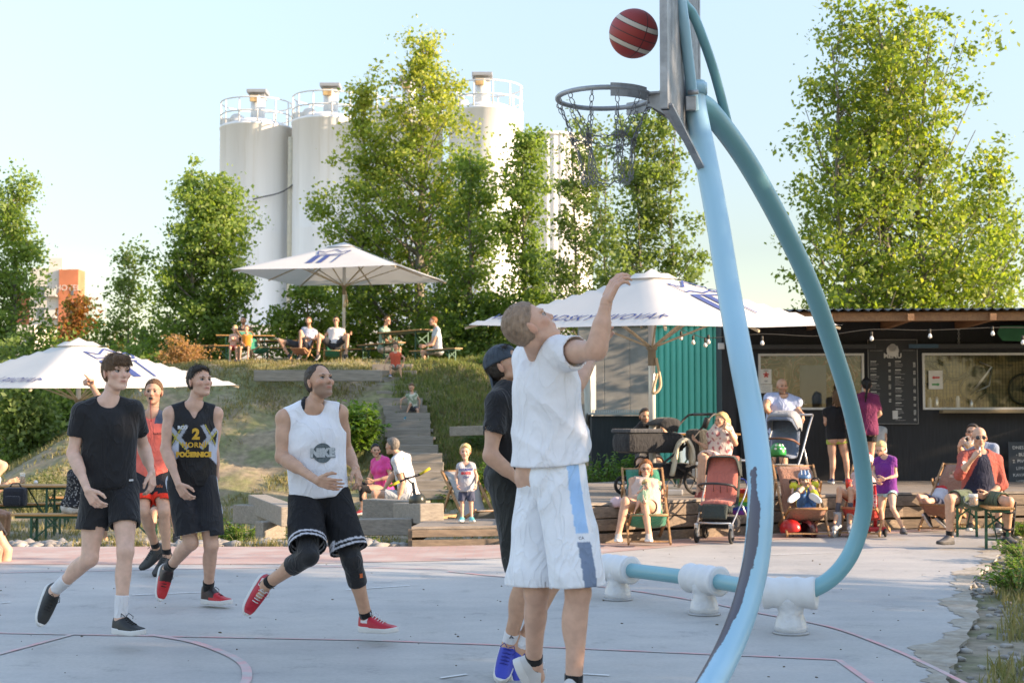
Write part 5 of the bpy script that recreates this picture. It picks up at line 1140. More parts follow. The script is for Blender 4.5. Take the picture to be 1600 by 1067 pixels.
    # ---- hair
    if hair and hair[0] != 'bald':
        st, hc_ = hair[0], hair[1]; mh = M('hairm_' + hc_, HAIR[hc_], .6, var=.35, vs=60, stretch=(1, 1, .35), bump=.5, bs=130, spec=.35); hk = hair[2] if len(hair) > 2 else 1.0
        rg = np.random.default_rng(int(abs(hc[0] * 1000)) % 999)
        thick = {'short': .007, 'buzz': .003, 'fringe': .009, 'long': .016, 'braid': .010, 'pony': .010, 'tuft': .014, 'bun': .011, 'curly': .02}[st] * hk
        pr = [('el', hx((0, -.014, .036)), Fh, hq((.074, .094, .086))), ('el', hx((0, -.028, .0)), Fh, hq((.067, .068, .066)))]
        nm_ = lambda P: .0030 * HS * vnoise(((P - hc) @ Fh)[:, 0], ((P - hc) @ Fh)[:, 1] * .5, ((P - hc) @ Fh)[:, 2] * .6, 3, 190 if q == 3 else 120)
        f = SDF(hc - .17 * HS, hc + .17 * HS, vh)
        for i, p in enumerate(pr): f.prim(p, 'add', .02 * HS, thick * HS * (1 if i == 0 else .55))
        if st in ('short', 'tuft', 'fringe', 'curly'): f.prim(('el', hx((0, .02, .082)), Fh, hq((.058, .070, .026 + thick * .8))), 'add', .02 * HS)
        f.disp(nm_)
        back = {'buzz': -.052, 'short': -.066}.get(st, -.078)
        L0 = [hx((0, .066 if st != 'buzz' else .058, .062 if not (beard and len(beard) > 2) else .085)), Fh @ nrm((0, -.80, .60))]; X = SDF(f.lo, f.lo + (f.n - 1) * vh, vh)
        # hairline: forehead plane AND (behind the ears OR above them)
        Pg = np.stack(np.meshgrid(*f.ax, indexing='ij'), -1) - hc; Lc = (Pg @ Fh) / HS; lx, ly, lz = Lc[..., 0], Lc[..., 1], Lc[..., 2]
        yl = {'fringe': .096, 'tuft': .082}.get(st, .070); front = (ly - (yl - 0.0 * lz)) + np.where(lz < .082 if st != 'fringe' else lz < .030 + .25 * np.abs(lx + .03), 1.1 * ((.082 if st != 'fringe' else .034 + .25 * np.abs(lx + .03)) - lz), 0) * 1.0 * (ly > .0)
        if beard and len(beard) > 2: front = np.maximum(front, ly - (.038 + .30 * np.abs(lx)))   # receding
        side = np.minimum(np.maximum(ly + .012, 0), 1) + 0 * lz; low = (.012 - lz) ; cutear = np.minimum(side, low)   # in front of ear & below temple -> remove
        nape = back - lz; front = front + .006 * vnoise(lx, ly, lz, 2, 90); rem = np.maximum(np.maximum(front, np.where(cutear > 0, cutear, -.02)), nape) * HS
        f.g = np.maximum(f.g, rem.astype(np.float32))
        if st == 'fringe':
            for x0 in np.linspace(-.055, .055, 9): f.prim(('rc', hx((x0 * .8, .072, .095)), hx((x0 * 1.15, .098 - .18 * abs(x0), .048 + .008 * math.sin(x0 * 300))), .013 * HS, .006 * HS), 'add', .008 * HS)
        if st in ('long', 'braid', 'pony', 'bun'):
            if st == 'long':
                for sg in (1, -1): f2 = None
        V, F = f.mesh(); V = smooth_v(V, F, 1) if len(F) else V
        VV, FF = [V], [F]; off = len(V)
        ex = []
        if st == 'long':
            L_ = hair[3] if len(hair) > 3 else .20
            for sg in (1, -1):
                for i in range(4): ex.append(('rc', hx((sg * (.060 + .005 * i), -.045 - .012 * i, .03)), hx((sg * (.078 + .008 * math.sin(i * 2)), -.02 - .03 * i, -.03 - L_ + .02 * i)), .020 * HS, .012 * HS))
            for x0 in (-.04, 0, .04): ex.append(('rc', hx((x0, -.085, .0)), hx((x0 * 1.1, -.095, -.05 - L_)), .034 * HS, .018 * HS))
        if st in ('braid', 'pony'):
            pts = hair[3]; 
            for i in range(len(pts) - 1): ex.append(('rc', hx(pts[i]), hx(pts[i + 1]), .022 * HS, .019 * HS if i < len(pts) - 2 else .009 * HS))
        if st == 'bun': ex.append(('el', hx((0, -.12, .03)), Fh, hq((.035, .03, .035))))
        if ex:
            lo, hi = bounds(ex, .03); g2 = SDF(lo, hi, vh * 1.1)
            for p in ex: g2.prim(p, 'add', .012)
            g2.disp(lambda P: .004 * vnoise(P[:, 0] * 1.5, P[:, 1] * 1.5, P[:, 2] * (.35 if st == 'long' else 1.6), 5, 110)); V2, F2 = g2.mesh(); VV.append(V2); FF.append(F2 + off); off += len(V2)
        V = np.concatenate(VV); F = np.concatenate(FF)
        if q == 3 and len(F):   # loose strands over the shell
            nS = 4200; fi = rg.integers(0, len(FF[0]), nS); c = V[F[fi]].mean(1); l = (c - hc) @ Fh / HS; out = nrm_rows((c - hx((0, -.012, .02)))); down = np.tile(-Fh[:, 2], (nS, 1)) + (Fh[:, 1][None] * np.where(l[:, 1:2] > 0, .9, -.5)) * (l[:, 2:3] > .03)
            d = nrm_rows(down - out * (down * out).sum(1)[:, None] + out * .42 + rg.normal(0, .38, (nS, 3))); Ls = (.012 + .014 * (st in ('fringe', 'short')) * np.clip(l[:, 2:3] / .08 + .2, .15, 1.2)) * HS * rg.uniform(.6, 1.3, nS)[:, None]
            if st == 'buzz': Ls = Ls * .6; d = nrm_rows(d + out * .8)
            sd_ = nrm_rows(np.cross(d, out)) * .0011; c = c - out * .002; v = np.stack([c - sd_, c + sd_, c + d * Ls], 1).reshape(-1, 3); FT = np.arange(nS * 3).reshape(-1, 3) + len(V)
            mesh_np('hair', np.concatenate([V, v]) - org, [F, FT], mh, t)
        elif len(F): mesh_np('hair', V - org, F, mh, t)
    if beard and beard[1] > .8:
        pr = [('el', hx((0, .030, -.062)), Fh, hq((.053, .058, .050)))]; f = SDF(hc - .17 * HS, hc + .17 * HS, vh)
        for p in pr: f.prim(p, 'add', .01, .004 * HS)
        f.disp(lambda P: .0025 * HS * vnoise(P[:, 0], P[:, 1], P[:, 2], 4, 260)); f.keep(hx((0, 0, -.05)), Fh @ V3(0, .25, -1)); f.keep(hx((0, .005, 0)), Fh @ V3(0, 1, 0)); V, F = f.mesh()
        if len(F): mesh_np('beard', V - org, F, M('hairm_' + beard[0], HAIR[beard[0]], .75, var=.35, vs=60, stretch=(1, 1, .35), bump=.5, bs=130, spec=.35), t)
    if glasses:
        b = MB(); mg = M('glass_frame', (.015, .015, .018), .3); ml = M('dark_lens', (.02, .025, .04), .08, spec=.8, var=0)
        for sg in (1, -1):
            c = hx((sg * .032, .098, .004)) - org; b.torus(c, Fh[:, 1], .0195 * HS, .0022 * HS, 18, 5); b.tube([hx((sg * .050, .097, .008)) - org, hx((sg * .078, .02, .01)) - org, hx((sg * .080, -.015, .004)) - org], .0018 * HS, 5)
        b.tube([hx((-.012, .1, .006)) - org, hx((.012, .1, .006)) - org], .0018 * HS, 5); g_ = b.build('glasses', mg, t)
        if glasses[0] == 'dark':
            b = MB()
            for sg in (1, -1): b.lathe(hx((sg * .032, .098, .004)) - org, [(.019 * HS, -.001), (.0195 * HS, .001), (.012 * HS, .003), (.0005, .0035)], 16, Fh[:, 1])
            b.build('lens', ml, g_)
    # ---- clothing
    a.__dict__.update({k_: v_ for k_, v_ in locals().items() if k_ not in ('top', 'bottom', 'a')})
    if top: a.top = make_top(a, G, t, org, top, q, vs)
    if bottom: a.bottom = make_bottom(a, G, t, org, bottom, q, vs)
    for k in 'lr':
        sd = nrm(an[k] - kn[k])
        if socks:
            z = socks.get('h', .12) * s; blob('sock', [('rc', an[k] - sd * z, an[k] + sd * .03 * s, (.040 if z > .1 else .038) * s * lm * (1 + z), .0375 * s * lm)], max(.005, vs * .6), socks['m'], t, org, k=.01, keeps=[(an[k] - sd * z * .999, sd)], sm=1)
        if shoes and shoes != 'bare': make_shoe(a, k, t, org, shoes, q)
    if extra: extra(a, t, org, G)
    return a
def nrm_rows(v): return v / np.maximum(np.linalg.norm(v, axis=1), 1e-9)[:, None]
def make_top(a, G, t, org, o, q, vs):
    """o: kind tee|tank|long|dress, m material, sleeve fraction, loose, hem (below pelvis, m), cut extras"""
    s = a.s; kind = o.get('kind', 'tee'); lo_ = o.get('loose', .018) * s; up = a.up; Ft = a.Ft; k = .03 * s
    hem = o.get('hem', .02) * s; bt = a.pel - up * hem; bw = a.bw; prims = []
    for p in G['torso'][:2]: prims.append(('el', p[1], p[2], p[3] + lo_))
    for p in G['torso'][2:]:
        if p[1] is not None: prims.append(('el', p[1], p[2], p[3] + lo_ * .7))
    wq = .125 * s * bw + lo_; prims.append(('fc', a.pel + up * .38 * s, bt - up * .03 * s, .140 * s * bw * (.92 if a.fem else 1) + lo_ * .6, .146 * s * bw + lo_ * 1.1 + o.get('flare', 0) * s, Ft[:, 1], .76))
    for kk, sg in (('l', 1), ('r', -1)): prims.append(('rc', a.sh[kk] - Ft[:, 0] * sg * .035 * s - up * .03 * s, a.pel + Ft[:, 0] * sg * .075 * s * bw + up * .02 * s, .058 * s + lo_, .068 * s + lo_))
    for dp in o.get('drape', ()): prims.append(dp(a))
    for p in G['sho']: prims.append(('rc', p[1], p[2], p[3] + .008 * s, p[4] + (.010 if kind != 'tank' else .007) * s))
    subs, cuts, keeps, slv = [], [], [(bt, up)], []
    for kk in 'lr':
        if kind == 'tank':
            sg = 1 if kk == 'l' else -1; c = a.sh[kk] + Ft[:, 0] * sg * .035 * s - Ft[:, 2] * .02 * s; subs.append(('el', c, Ft, np.array([.062, .20, .105]) * s * o.get('arm', 1)))
        else:
            fr = o.get('sleeve', .55); e = a.sh[kk] + (a.el[kk] - a.sh[kk]) * min(fr, 1.0); d = nrm(a.el[kk] - a.sh[kk]); r1 = .053 * s * a.am + lo_ * .5 + o.get('sw', 0); slv.append(('rc', a.sh[kk], e, r1, r1 * (1.0 if fr < .9 else .88)))
            if fr <= 1.0:
                cuts.append((e, d, .12 * s)); subs.append(('rc', e - d * .02 * s, e + d * .1 * s, .050 * s * a.am + .3 * lo_, .050 * s * a.am + .3 * lo_))
            else:
                e2 = a.el[kk] + (a.wr[kk] - a.el[kk]) * (fr - 1); d2 = nrm(a.wr[kk] - a.el[kk]); slv.append(('rc', a.el[kk], e2, r1 * .88, r1 * (.88 - .25 * (fr - 1)))); cuts.append((e2, d2, .09 * s))
    nb = a.neck + Ft[:, 2] * (.045 if kind != 'tank' else .03) * s; nk = o.get('neckr', .066) * s; subs.append(('rc', a.neck + Ft[:, 2] * .045 * s + Ft[:, 1] * o.get('neckf', .035) * s - Ft[:, 2] * o.get('neckd', 0) * s, a.hc + Ft[:, 1] * .03, nk, nk))
    if o.get('vneck'): subs.append(('rc', a.neck + Ft[:, 1] * .10 * s - Ft[:, 2] * o['vneck'] * s, a.neck + Ft[:, 1] * .02 * s + Ft[:, 2] * .06 * s, .012 * s, .06 * s))
    fn = folds(int(abs(a.pel[0] * 77)) + 3, o.get('fold', .008) * s, 13 / s, nrm(up + Ft[:, 0] * o.get('tw', .3)), .45) if q > 1 else folds(3, .005 * s, 14 / s, up)
    lo, hi = bounds(prims + slv, .04); f = SDF(lo, hi, max(.0075 if q == 3 else 0, vs * .9)); f2 = SDF(lo, hi, f.vs)
    for p in prims: f.prim(p, 'add', k)
    for p in slv: f2.prim(p, 'add', k)
    for p, n, r in cuts: f2.local_cut(p, n, r)
    hh = np.maximum(.02 * s - np.abs(f.g - f2.g), 0) / (.02 * s); f.g = np.minimum(f.g, f2.g) - hh * hh * .005 * s
    f.disp(fn)
    for p in subs: f.prim(p, 'sub', .008 * s)
    for p, n in keeps: f.keep(p, n)
    for kk in 'lr':   # let bare forearm / hand pass in front untouched
        pass
    V, F = f.mesh(); V = smooth_v(V, F, 1)
    at_ = {'tint': o['paint'](V, a)} if 'paint' in o else None
    return mesh_np(o.get('name', 'shirt'), V - org, F, o['m'], t, attrs=at_)
def make_bottom(a, G, t, org, o, q, vs):
    """shorts / trousers / skirt: len fraction along thigh (1 knee, >1 onto the shank)"""
    s = a.s; L = o.get('len', .75); lo_ = o.get('loose', .02) * s; up = a.up; Fp = a.Fp; prims = []; cuts = []; subs = []; waist = a.pel + up * o.get('waist', .10) * s
    for p in G['torso'][2:]: prims.append(('el', p[1], p[2], p[3] * [.90, .92, 1] + lo_ * .45))
    prims.append(('fc', a.pel, waist, .132 * s * a.bw + lo_ * .3, .122 * s * a.bw + lo_ * .2, Fp[:, 1], .78))
    fl = o.get('flare', .012) * s
    for kk in 'lr':
        hp_, kn_, an_ = a.hp[kk], a.kn[kk], a.an[kk]; r0 = .083 * s * a.lm + lo_ * .7; d = nrm(kn_ - hp_)
        e = hp_ + (kn_ - hp_) * min(L, 1); rk = (.086 + (.053 - .086) * min(L, 1)) * s * a.lm + lo_ + fl; prims.append(('rc', hp_, e, r0, rk))
        if 'hang' in o: # cloth hangs straight down from the thigh
            e2 = e + V3(0, 0, -1) * o['hang'] * s; prims.append(('rc', e, e2, rk, rk)); d = nrm(d + V3(0, 0, -1.2)); e = e2
        if L > 1:
            e2 = kn_ + (an_ - kn_) * (L - 1); r2 = (.050 + (.033 - .050) * (L - 1)) * s * a.lm + lo_ + fl * .5; prims.append(('rc', kn_, e2, rk, r2)); d = nrm(an_ - kn_); e = e2
        cuts.append((e, d, .17 * s if L <= 1 else .10 * s)); rs = rk - .012 * s - lo_ * .2
        subs.append(('rc', e - d * .015 * s, e + d * .12 * s, rs, rs))
    if o.get('skirt'): prims.append(('rc', (a.hp['l'] + a.hp['r']) / 2, (a.kn['l'] + a.kn['r']) / 2 * o['skirt'] + (a.hp['l'] + a.hp['r']) / 2 * (1 - o['skirt']), .13 * s, .12 * s))
    lo, hi = bounds(prims, .04); f = SDF(lo, hi, max(.0075 if q == 3 else 0, vs * .9))
    for p in prims: f.prim(p, 'add', o.get('k', .012) * s if not o.get('skirt') else .06)
    f.disp(folds(int(abs(a.pel[0] * 91)) + 7, o.get('fold', .010) * s, o.get('ff', 12) / s, a.kn['l'] - a.hp['l'] + a.kn['r'] - a.hp['r'], .4)) if q > 1 else None
    for p in subs: f.prim(p, 'sub', .006 * s)
    f.local_cut(waist, up, .2 * s)
    for p, n, r in cuts: f.local_cut(p, n, r)
    V, F = f.mesh(); V = smooth_v(V, F, 1); at_ = {'tint': o['paint'](V, a)} if 'paint' in o else None
    return mesh_np(o.get('name', 'shorts'), V - org, F, o['m'], t, attrs=at_)
def make_shoe(a, k, t, org, o, q):
    s = a.s * (1.12 if a.child else 1) * (.93 if a.fem else 1); an, kn, to = a.an[k], a.kn[k], a.to[k]; sd = nrm(kn - an); d = nrm(to - an)
    flat = a.J.get('flat', '')
    if k in flat: d = nrm(V3(d[0], d[1], 0)); u = V3(0, 0, 1)
    else: u = nrm(sd - d * float(sd @ d)); 
    l = np.cross(u, d); base = an - u * .078 * s - d * .055 * s   # heel, ground level
    sg = 1 if k == 'l' else -1
    Ls, W = .285 * s, .048 * s; vs = {3: .0048, 2: .0065, 1: .011}[q]
    def loc(f): 
        Pg = np.stack(np.meshgrid(*f.ax, indexing='ij'), -1) - base; return (Pg @ d) / Ls, Pg @ l, Pg @ u
    c = base + d * Ls * .5 + u * .06 * s; ex = np.abs(d) * Ls * .56 + np.abs(l) * W * 1.3 + np.abs(u) * .085 * s + .02
    f = SDF(c - ex, c + ex, vs); x, y, z = loc(f); xc = np.clip(x, 0, 1); w = W * (.62 + .38 * np.sin(np.clip(xc * 1.15 + .15, 0, 1.3) * 2.3)) * np.sqrt(np.clip(1 - np.maximum((xc - .78) / .22, 0) ** 2.2, 0.02, 1)) * np.sqrt(np.clip(1 - np.maximum((.16 - xc) / .17, 0) ** 2.0, .02, 1)); yc = y - sg * -.006 * s * np.sin(xc * 3)
    endc = np.maximum(-x, x - 1) * Ls; toe_up = .012 * s * np.maximum(xc - .75, 0) * 4
    sole = np.maximum(np.maximum(np.abs(yc) - w * 1.06, np.abs(z - toe_up - .014 * s) - (.014 + .004 * (xc < .35)) * s), endc); f.g = (sole - .002).astype(np.float32); V, F = f.mesh(); V = smooth_v(V, F, 1); ms = mesh_np
    H_ = np.interp(xc, [0, .08, .24, .36, .55, .75, .92, 1], np.array([.088, .100, .090, .094, .068, .052, .042, .030]) * s) if not o.get('high') else np.interp(xc, [0, .08, .3, .40, .58, .75, .92, 1], np.array([.12, .125, .125, .105, .070, .052, .042, .030]) * s)
    zz = np.maximum(z - .018 * s - toe_up, -.02) / np.maximum(H_ - .018 * s, .01); pr = np.sqrt(np.clip(1 - np.clip(zz, 0, 1) ** 2.6, 0.0, 1)); up_ = np.maximum(np.maximum(np.abs(yc) - w * (.30 + .70 * pr), z - H_), endc); up_ = np.maximum(up_, .012 * s - z)
    f2 = SDF(c - ex, c + ex, vs); f2.g = (up_ - .001).astype(np.float32)
    if not o.get('high'): f2.prim(('rc', an + u * .02, an + sd * .12, .035 * s, .035 * s), 'sub', .01)
    V2, F2 = f2.mesh(); V2 = smooth_v(V2, F2, 1)
    at_ = {'tint': o['paint'](((V2 - base) @ d) / Ls, (V2 - base) @ l * sg, (V2 - base) @ u / s)} if 'paint' in o else None
    sh_ = mesh_np('shoe', V2 - org, F2, o['m'], t, attrs=at_); mesh_np('sole', V - org, F, o['sole'], sh_)
    if q >= 2 and o.get('lace'):
        b = MB(); P = lambda x_, y_, z_: base + d * Ls * x_ + l * y_ * s + u * z_ * s - org
        for i in range(5):
            x0 = .38 + .065 * i; zt = np.interp(x0, [.36, .55, .75], [.100, .074, .058]); b.tube([P(x0, -.022, zt - .008), P(x0 + .01, 0, zt + .003), P(x0, .022, zt - .008)], .0035 * s, 5)
        b.tube([P(.36, .005, .103), P(.34, .03, .118), P(.42, .045, .10), P(.47, .03, .088)], .0025 * s, 5); b.tube([P(.36, -.005, .103), P(.33, -.025, .122), P(.40, -.042, .105)], .0025 * s, 5); b.build('laces', o['lace'], sh_)
def decal(name, v, faces, o, x, z, target, mat, parent, org, size=1.0, lift=.004, sub=0):
    """lay flat artwork (v in a local x/y plane) onto a cloth mesh by casting along the artwork's normal"""
    bm = bmesh.new(); vs = [bm.verts.new((p[0] * size, p[1] * size, 0)) for p in v]
    for f in faces:
        try: bm.faces.new([vs[i] for i in f])
        except ValueError: pass
    if sub: bmesh.ops.triangulate(bm, faces=bm.faces); bmesh.ops.subdivide_edges(bm, edges=bm.edges, cuts=sub)
    x = nrm(x); z = nrm(np.asarray(z) - x * float(np.dot(x, z))); n = np.cross(x, z)
    bv = BVHTree.FromPolygons([tuple(q.co) for q in target.data.vertices], [tuple(p.vertices) for p in target.data.polygons])
    last = None
    for q in bm.verts:
        p = o + x * q.co.x + z * q.co.y - org; st = Vector(p + n * .35); hit = bv.ray_cast(st, Vector(-n), .8)
        if hit[0] is not None: q.co = hit[0] + Vector(n) * lift; last = q.co.copy()
        else: q.co = Vector(p)
    me = bpy.data.meshes.new(name); bm.to_mesh(me); bm.free(); me.materials.append(mat); ob = bpy.data.objects.new(name, me); return link(ob, parent)
def dtext(name, s_, size, a, o, x, z, target, mat, parent, org, **kw):
    v, f = text_mesh(s_, size, **kw); return decal(name, v, f, np.asarray(o), x, z, target, mat, parent, org)
# ------------------------------------------------------------------ the players
black = cloth('black', (.012, .012, .014), .72); white = cloth('white', (.74, .74, .77), .85, wrinkle=.45); greyc = cloth('grey', (.30, .31, .33))
sole_w = M('sole_white', (.58, .58, .57), .6, var=.1); sole_k = M('sole_dark', (.03, .03, .03), .7); lace_k = M('lace_black', (.015, .015, .015), .8); lace_w = M('lace_white', (.6, .6, .6), .8)
paint = lambda nm, rough=.8: M('paintcloth_' + nm, (1, 1, 1), rough, attr='tint', var=.07, vs=9, bump=.25, bs=45, spec=.25, wrinkle=.55)
sock_w = cloth('sock_white', (.66, .66, .68)); sock_k = cloth('sock_black', (.012, .012, .013))
def place(P, *a): return np.where(P[:, None], *a)
m_shoe_k = M('shoe_black', (.014, .016, .017), .6, var=.15); m_shoe_r = M('shoe_red', (1, 1, 1), .5, attr='tint', var=.08)
KS = dict(m=m_shoe_k, sole=sole_w, lace=lace_k)
def red_paint(x, y, z):
    c = np.tile([.50, .012, .02], (len(x), 1)); c[(x < .38)] = (.03, .012, .014); c[(x > .36) & (x < .52) & (z > .05)] = (.02, .01, .01); return c
def red2_paint(x, y, z):
    c = np.tile([.47, .012, .03], (len(x), 1)); c[(x < .30) & (z > .055) & (x > .12)] = (.60, .56, .56); c[(x > .88)] = (.55, .05, .07); return c
RS = dict(m=m_shoe_r, sole=sole_w, lace=lace_k, paint=red_paint, high=True); RS2 = dict(m=m_shoe_r, sole=sole_w, lace=lace_w, paint=red2_paint)
if 'players' not in SKIP:
    # A: boy in black tee walking
    def exA(a, t, org, G):
        v, f = text_mesh('- -', .02); b = MB(); o = a.pel + a.up * .045 + a.Ft[:, 0] * .135 + a.Ft[:, 1] * .11
        decal('hem_tag', [(-.018, -.006), (.018, -.006), (.018, .006), (-.018, .006)], [(0, 1, 2, 3)], o, a.Ft[:, 0] * 1.0 + a.Ft[:, 1] * -.6, a.up, a.top, M('tag_white', (.5, .5, .5), .7), a.top, org)
    A = person('player in a plain black t-shirt and black shorts walking at far left, white socks', 8.95, dict(pel=(172, 762), neck=(168, 634), ty=22, py=20, head=(182, 583, 42, 4), gaze=(.25, 1, .25),
        ell=(225, 700, 1), wrl=(237, 738, 0, -.10), hdl=(238, 757, 0, -.02), elr=(114, 708, 0), wrr=(137, 766, 0, -.16), hdr=(148, 784, 0, -.02), knl=(196, 862, -1), anl=(188, 968, 1), tol=(214, 988, -1), knr=(140, 872, -1), anr=(86, 922, 1), tor=(72, 962, -1), flat='l', pnl=(-.6, .2, .2), pnr=(.5, .8, 0)),
        1.82, 'pale', 3, hair=('fringe', 'brown'), top=dict(m=black, sleeve=.62, loose=.014, hem=.0, fold=.006, sw=.006), bottom=dict(m=black, len=.60, loose=.022, flare=.016), socks=dict(m=sock_w, h=.15), shoes=KS, extra=exA, build=.93)
    # B: jersey player
    def jersey(V, a):
        L = (V - a.pel) @ np.stack([a.Ft[:, 0], a.Ft[:, 1], a.up], 1) / a.s; x, y, z = L.T; c = np.tile([.014, .013, .014], (len(V), 1)); fr = y > -.02
        def band(x0, z0, x1, z1, w):
            dx, dz = x1 - x0, z1 - z0; Ln = math.hypot(dx, dz); t = ((x - x0) * dx + (z - z0) * dz) / Ln ** 2; d = np.abs((x - x0) * dz - (z - z0) * dx) / Ln; return (t > 0) & (t < 1) & (d < w)
        for sg in (1, -1):
            m = band(sg * .17, .40, sg * .045, .245, .013) | band(sg * .055, .41, sg * .16, .22, .012); c[m & fr] = (.34, .36, .41); e = band(sg * .185, .385, sg * .06, .235, .005) | band(sg * .075, .415, sg * .18, .23, .004); c[e & fr] = (.42, .36, .06)
            sd = (sg * x > .105) & (z < .32) & (z > .10); k = sd & (np.abs(z - .19 + (sg * x - .16) * .9) < .055); c[k] = (.45, .48, .56); k2 = (sg * x > .12) & (z > .2) & (z < .38) & (np.abs(y) < .06); c[k2] = (.42, .45, .54)
        return c
    def shortsB(V, a):
        c = np.tile([.016, .017, .022], (len(V), 1))
        for k in 'lr':
            d = nrm(a.kn[k] - a.hp[k]); u = (V - a.hp[k]) @ d; r = np.linalg.norm(V - a.hp[k] - u[:, None] * d, axis=1); near = r < .16
            if k == 'r': c[near & (u > .385 * a.s)] = (.55, .55, .55)
            o = (V - a.hp[k]) @ (a.Fp[:, 0] * (1 if k == 'l' else -1)); c[near & (o > .09) & (np.abs((V - a.hp[k]) @ a.Fp[:, 1]) < .035)] = (.45, .48, .56)
        return c
    gold = M('print_gold', (.60, .33, .03), .6, var=.2, vs=60); wht = M('print_white', (.6, .6, .6), .7)
    def exB(a, t, org, G):
        o = a.pel + a.up * .30; x = nrm(a.Ft[:, 0]); 
        dtext('number', '2', .105, a, o + a.up * .055 * 0 + a.up * .05 + x * .01, x, a.up, a.top, gold, a.top, org, bold=.006); dtext('team_name', 'HORNÍ', .052, a, o - a.up * .028, x, a.up, a.top, gold, a.top, org, bold=.0015, space=1.1); dtext('team_name', 'POČERNICE', .047, a, o - a.up * .098, x, a.up, a.top, gold, a.top, org, bold=.004)
        dtext('brand', 'RCO', .032, a, o + a.up * .10 - x * .085, x, a.up, a.top, wht, a.top, org, bold=.002)
    B = person('player in a black and gold number 2 basketball jersey, red shoes', 10.5, dict(pel=(300, 752), neck=(302, 640), ty=18, py=15, head=(312, 597, 46, 9), gaze=(.1, 1, .2),
        ell=(333, 706, 0), wrl=(338, 745, 1), hdl=(336, 762, 1), elr=(259, 702, 0, -.06), wrr=(279, 757, 0, -.14), hdr=(288, 772, 0, -.02), knl=(330, 852, -1), anl=(325, 925, 1), tol=(350, 942, -1), knr=(298, 848, -1), anr=(262, 889, 1), tor=(256, 924, -1), flat='l', pnr=(.5, .8, 0)),
        1.84, 'fair', 3, hair=('short', 'dark', .8), top=dict(kind='tank', m=paint('jersey', .6), hem=.03, loose=.018, vneck=.06, paint=jersey, name='jersey', fold=.005), bottom=dict(m=paint('bshorts', .6), len=.86, loose=.028, flare=.02, paint=shortsB), socks=dict(m=sock_k, h=.10), shoes=RS, extra=exB, build=.97)
    # C: bald running man, white tank
    sock_low = sock_k
    def shortsC(V, a):
        c = np.tile([.012, .012, .014], (len(V), 1))
        for k in 'lr':
            d = nrm(a.kn[k] - a.hp[k]); u = (V - a.hp[k]) @ d; r = np.linalg.norm(V - a.hp[k] - u[:, None] * d, axis=1); e = .43 * a.s * .84
            for z0 in (.012, .040): c[(r < .17) & (np.abs(u - e + z0) < .0065)] = (.55, .55, .60)
        return c
    def exC(a, t, org, G):
        x = nrm(a.Ft[:, 0]); o = a.pel + a.up * .285 + x * .012; g1 = M('print_grey', (.10, .13, .14), .8, var=.4, vs=90); g2 = M('print_pale', (.42, .45, .46), .8, var=.2, vs=90)
        v = [(.062 * math.cos(i * math.pi / 12), .062 * math.sin(i * math.pi / 12)) for i in range(24)]; rings = [[(q[0] * r_, q[1] * r_) for q in v] for r_ in (1, .66, .33)]; vv = sum(rings, []) + [(0, 0)]; ff = []
        for r_ in (0, 1): ff += [(r_ * 24 + i, r_ * 24 + (i + 1) % 24, (r_ + 1) * 24 + (i + 1) % 24, (r_ + 1) * 24 + i) for i in range(24)]
        ff += [(48 + i, 48 + (i + 1) % 24, 72) for i in range(24)]
        decal('ball_print', vv, ff, o, x, a.up, a.top, g1, a.top, org); 
        for nm_, m_, of, lf in (('lettering', g1, .004, .006), ('lettering', g2, 0, .008)):
            v, f = text_mesh('NIKE', .062, bold=.005, space=1.05); decal(nm_, v, f, o + x * of - a.up * of, x + a.up * -.08, a.up, a.top, m_, a.top, org, 1.12, lf)
        # knee sleeves (compression tights)
        m = cloth('tights', (.018, .018, .02), .6)
        for k in 'lr':
            kn, an, hp = a.kn[k], a.an[k], a.hp[k]; e = kn + (an - kn) * .42; d = nrm(an - kn)
            blob('knee_sleeve', [('rc', hp + (kn - hp) * .5, kn, .082 * a.s, .064 * a.s), ('rc', kn, e, .062 * a.s, .056 * a.s)] + [(p[0], p[1], p[2], p[3] + .008) for p in G['sk' + k] if p[0] == 'el'], .009, m, t, org, keeps=[(e, -d)])
        blob('undershirt', [('rc', a.neck + a.Ft[:, 2] * .02, a.neck + a.Ft[:, 2] * .035, .074, .070)] + [('rc', a.neck + a.Ft[:, 2] * .03, a.sh[k] + (a.neck - a.sh[k]) * .5 + a.Ft[:, 2] * .02, .058, .056) for k in 'lr'], .008, black, t, org, k=.02, subs=[('rc', a.neck - a.Ft[:, 2] * .01 + a.Ft[:, 1] * .03, a.hc, .066, .066)])
        decal('knee_logo', [(-.01, -.014), (.01, -.014), (.01, .014), (-.01, .014)], [(0, 1, 2, 3)], a.kn['l'] + nrm(a.an['l'] - a.kn['l']) * .10 + a.Fp[:, 0] * .03, a.Fp[:, 0], V3(0, 0, 1), [c_ for c_ in t.children if c_.name.startswith('knee_sleeve')][0], M('print_orange', (.6, .12, .03), .6), t, org)
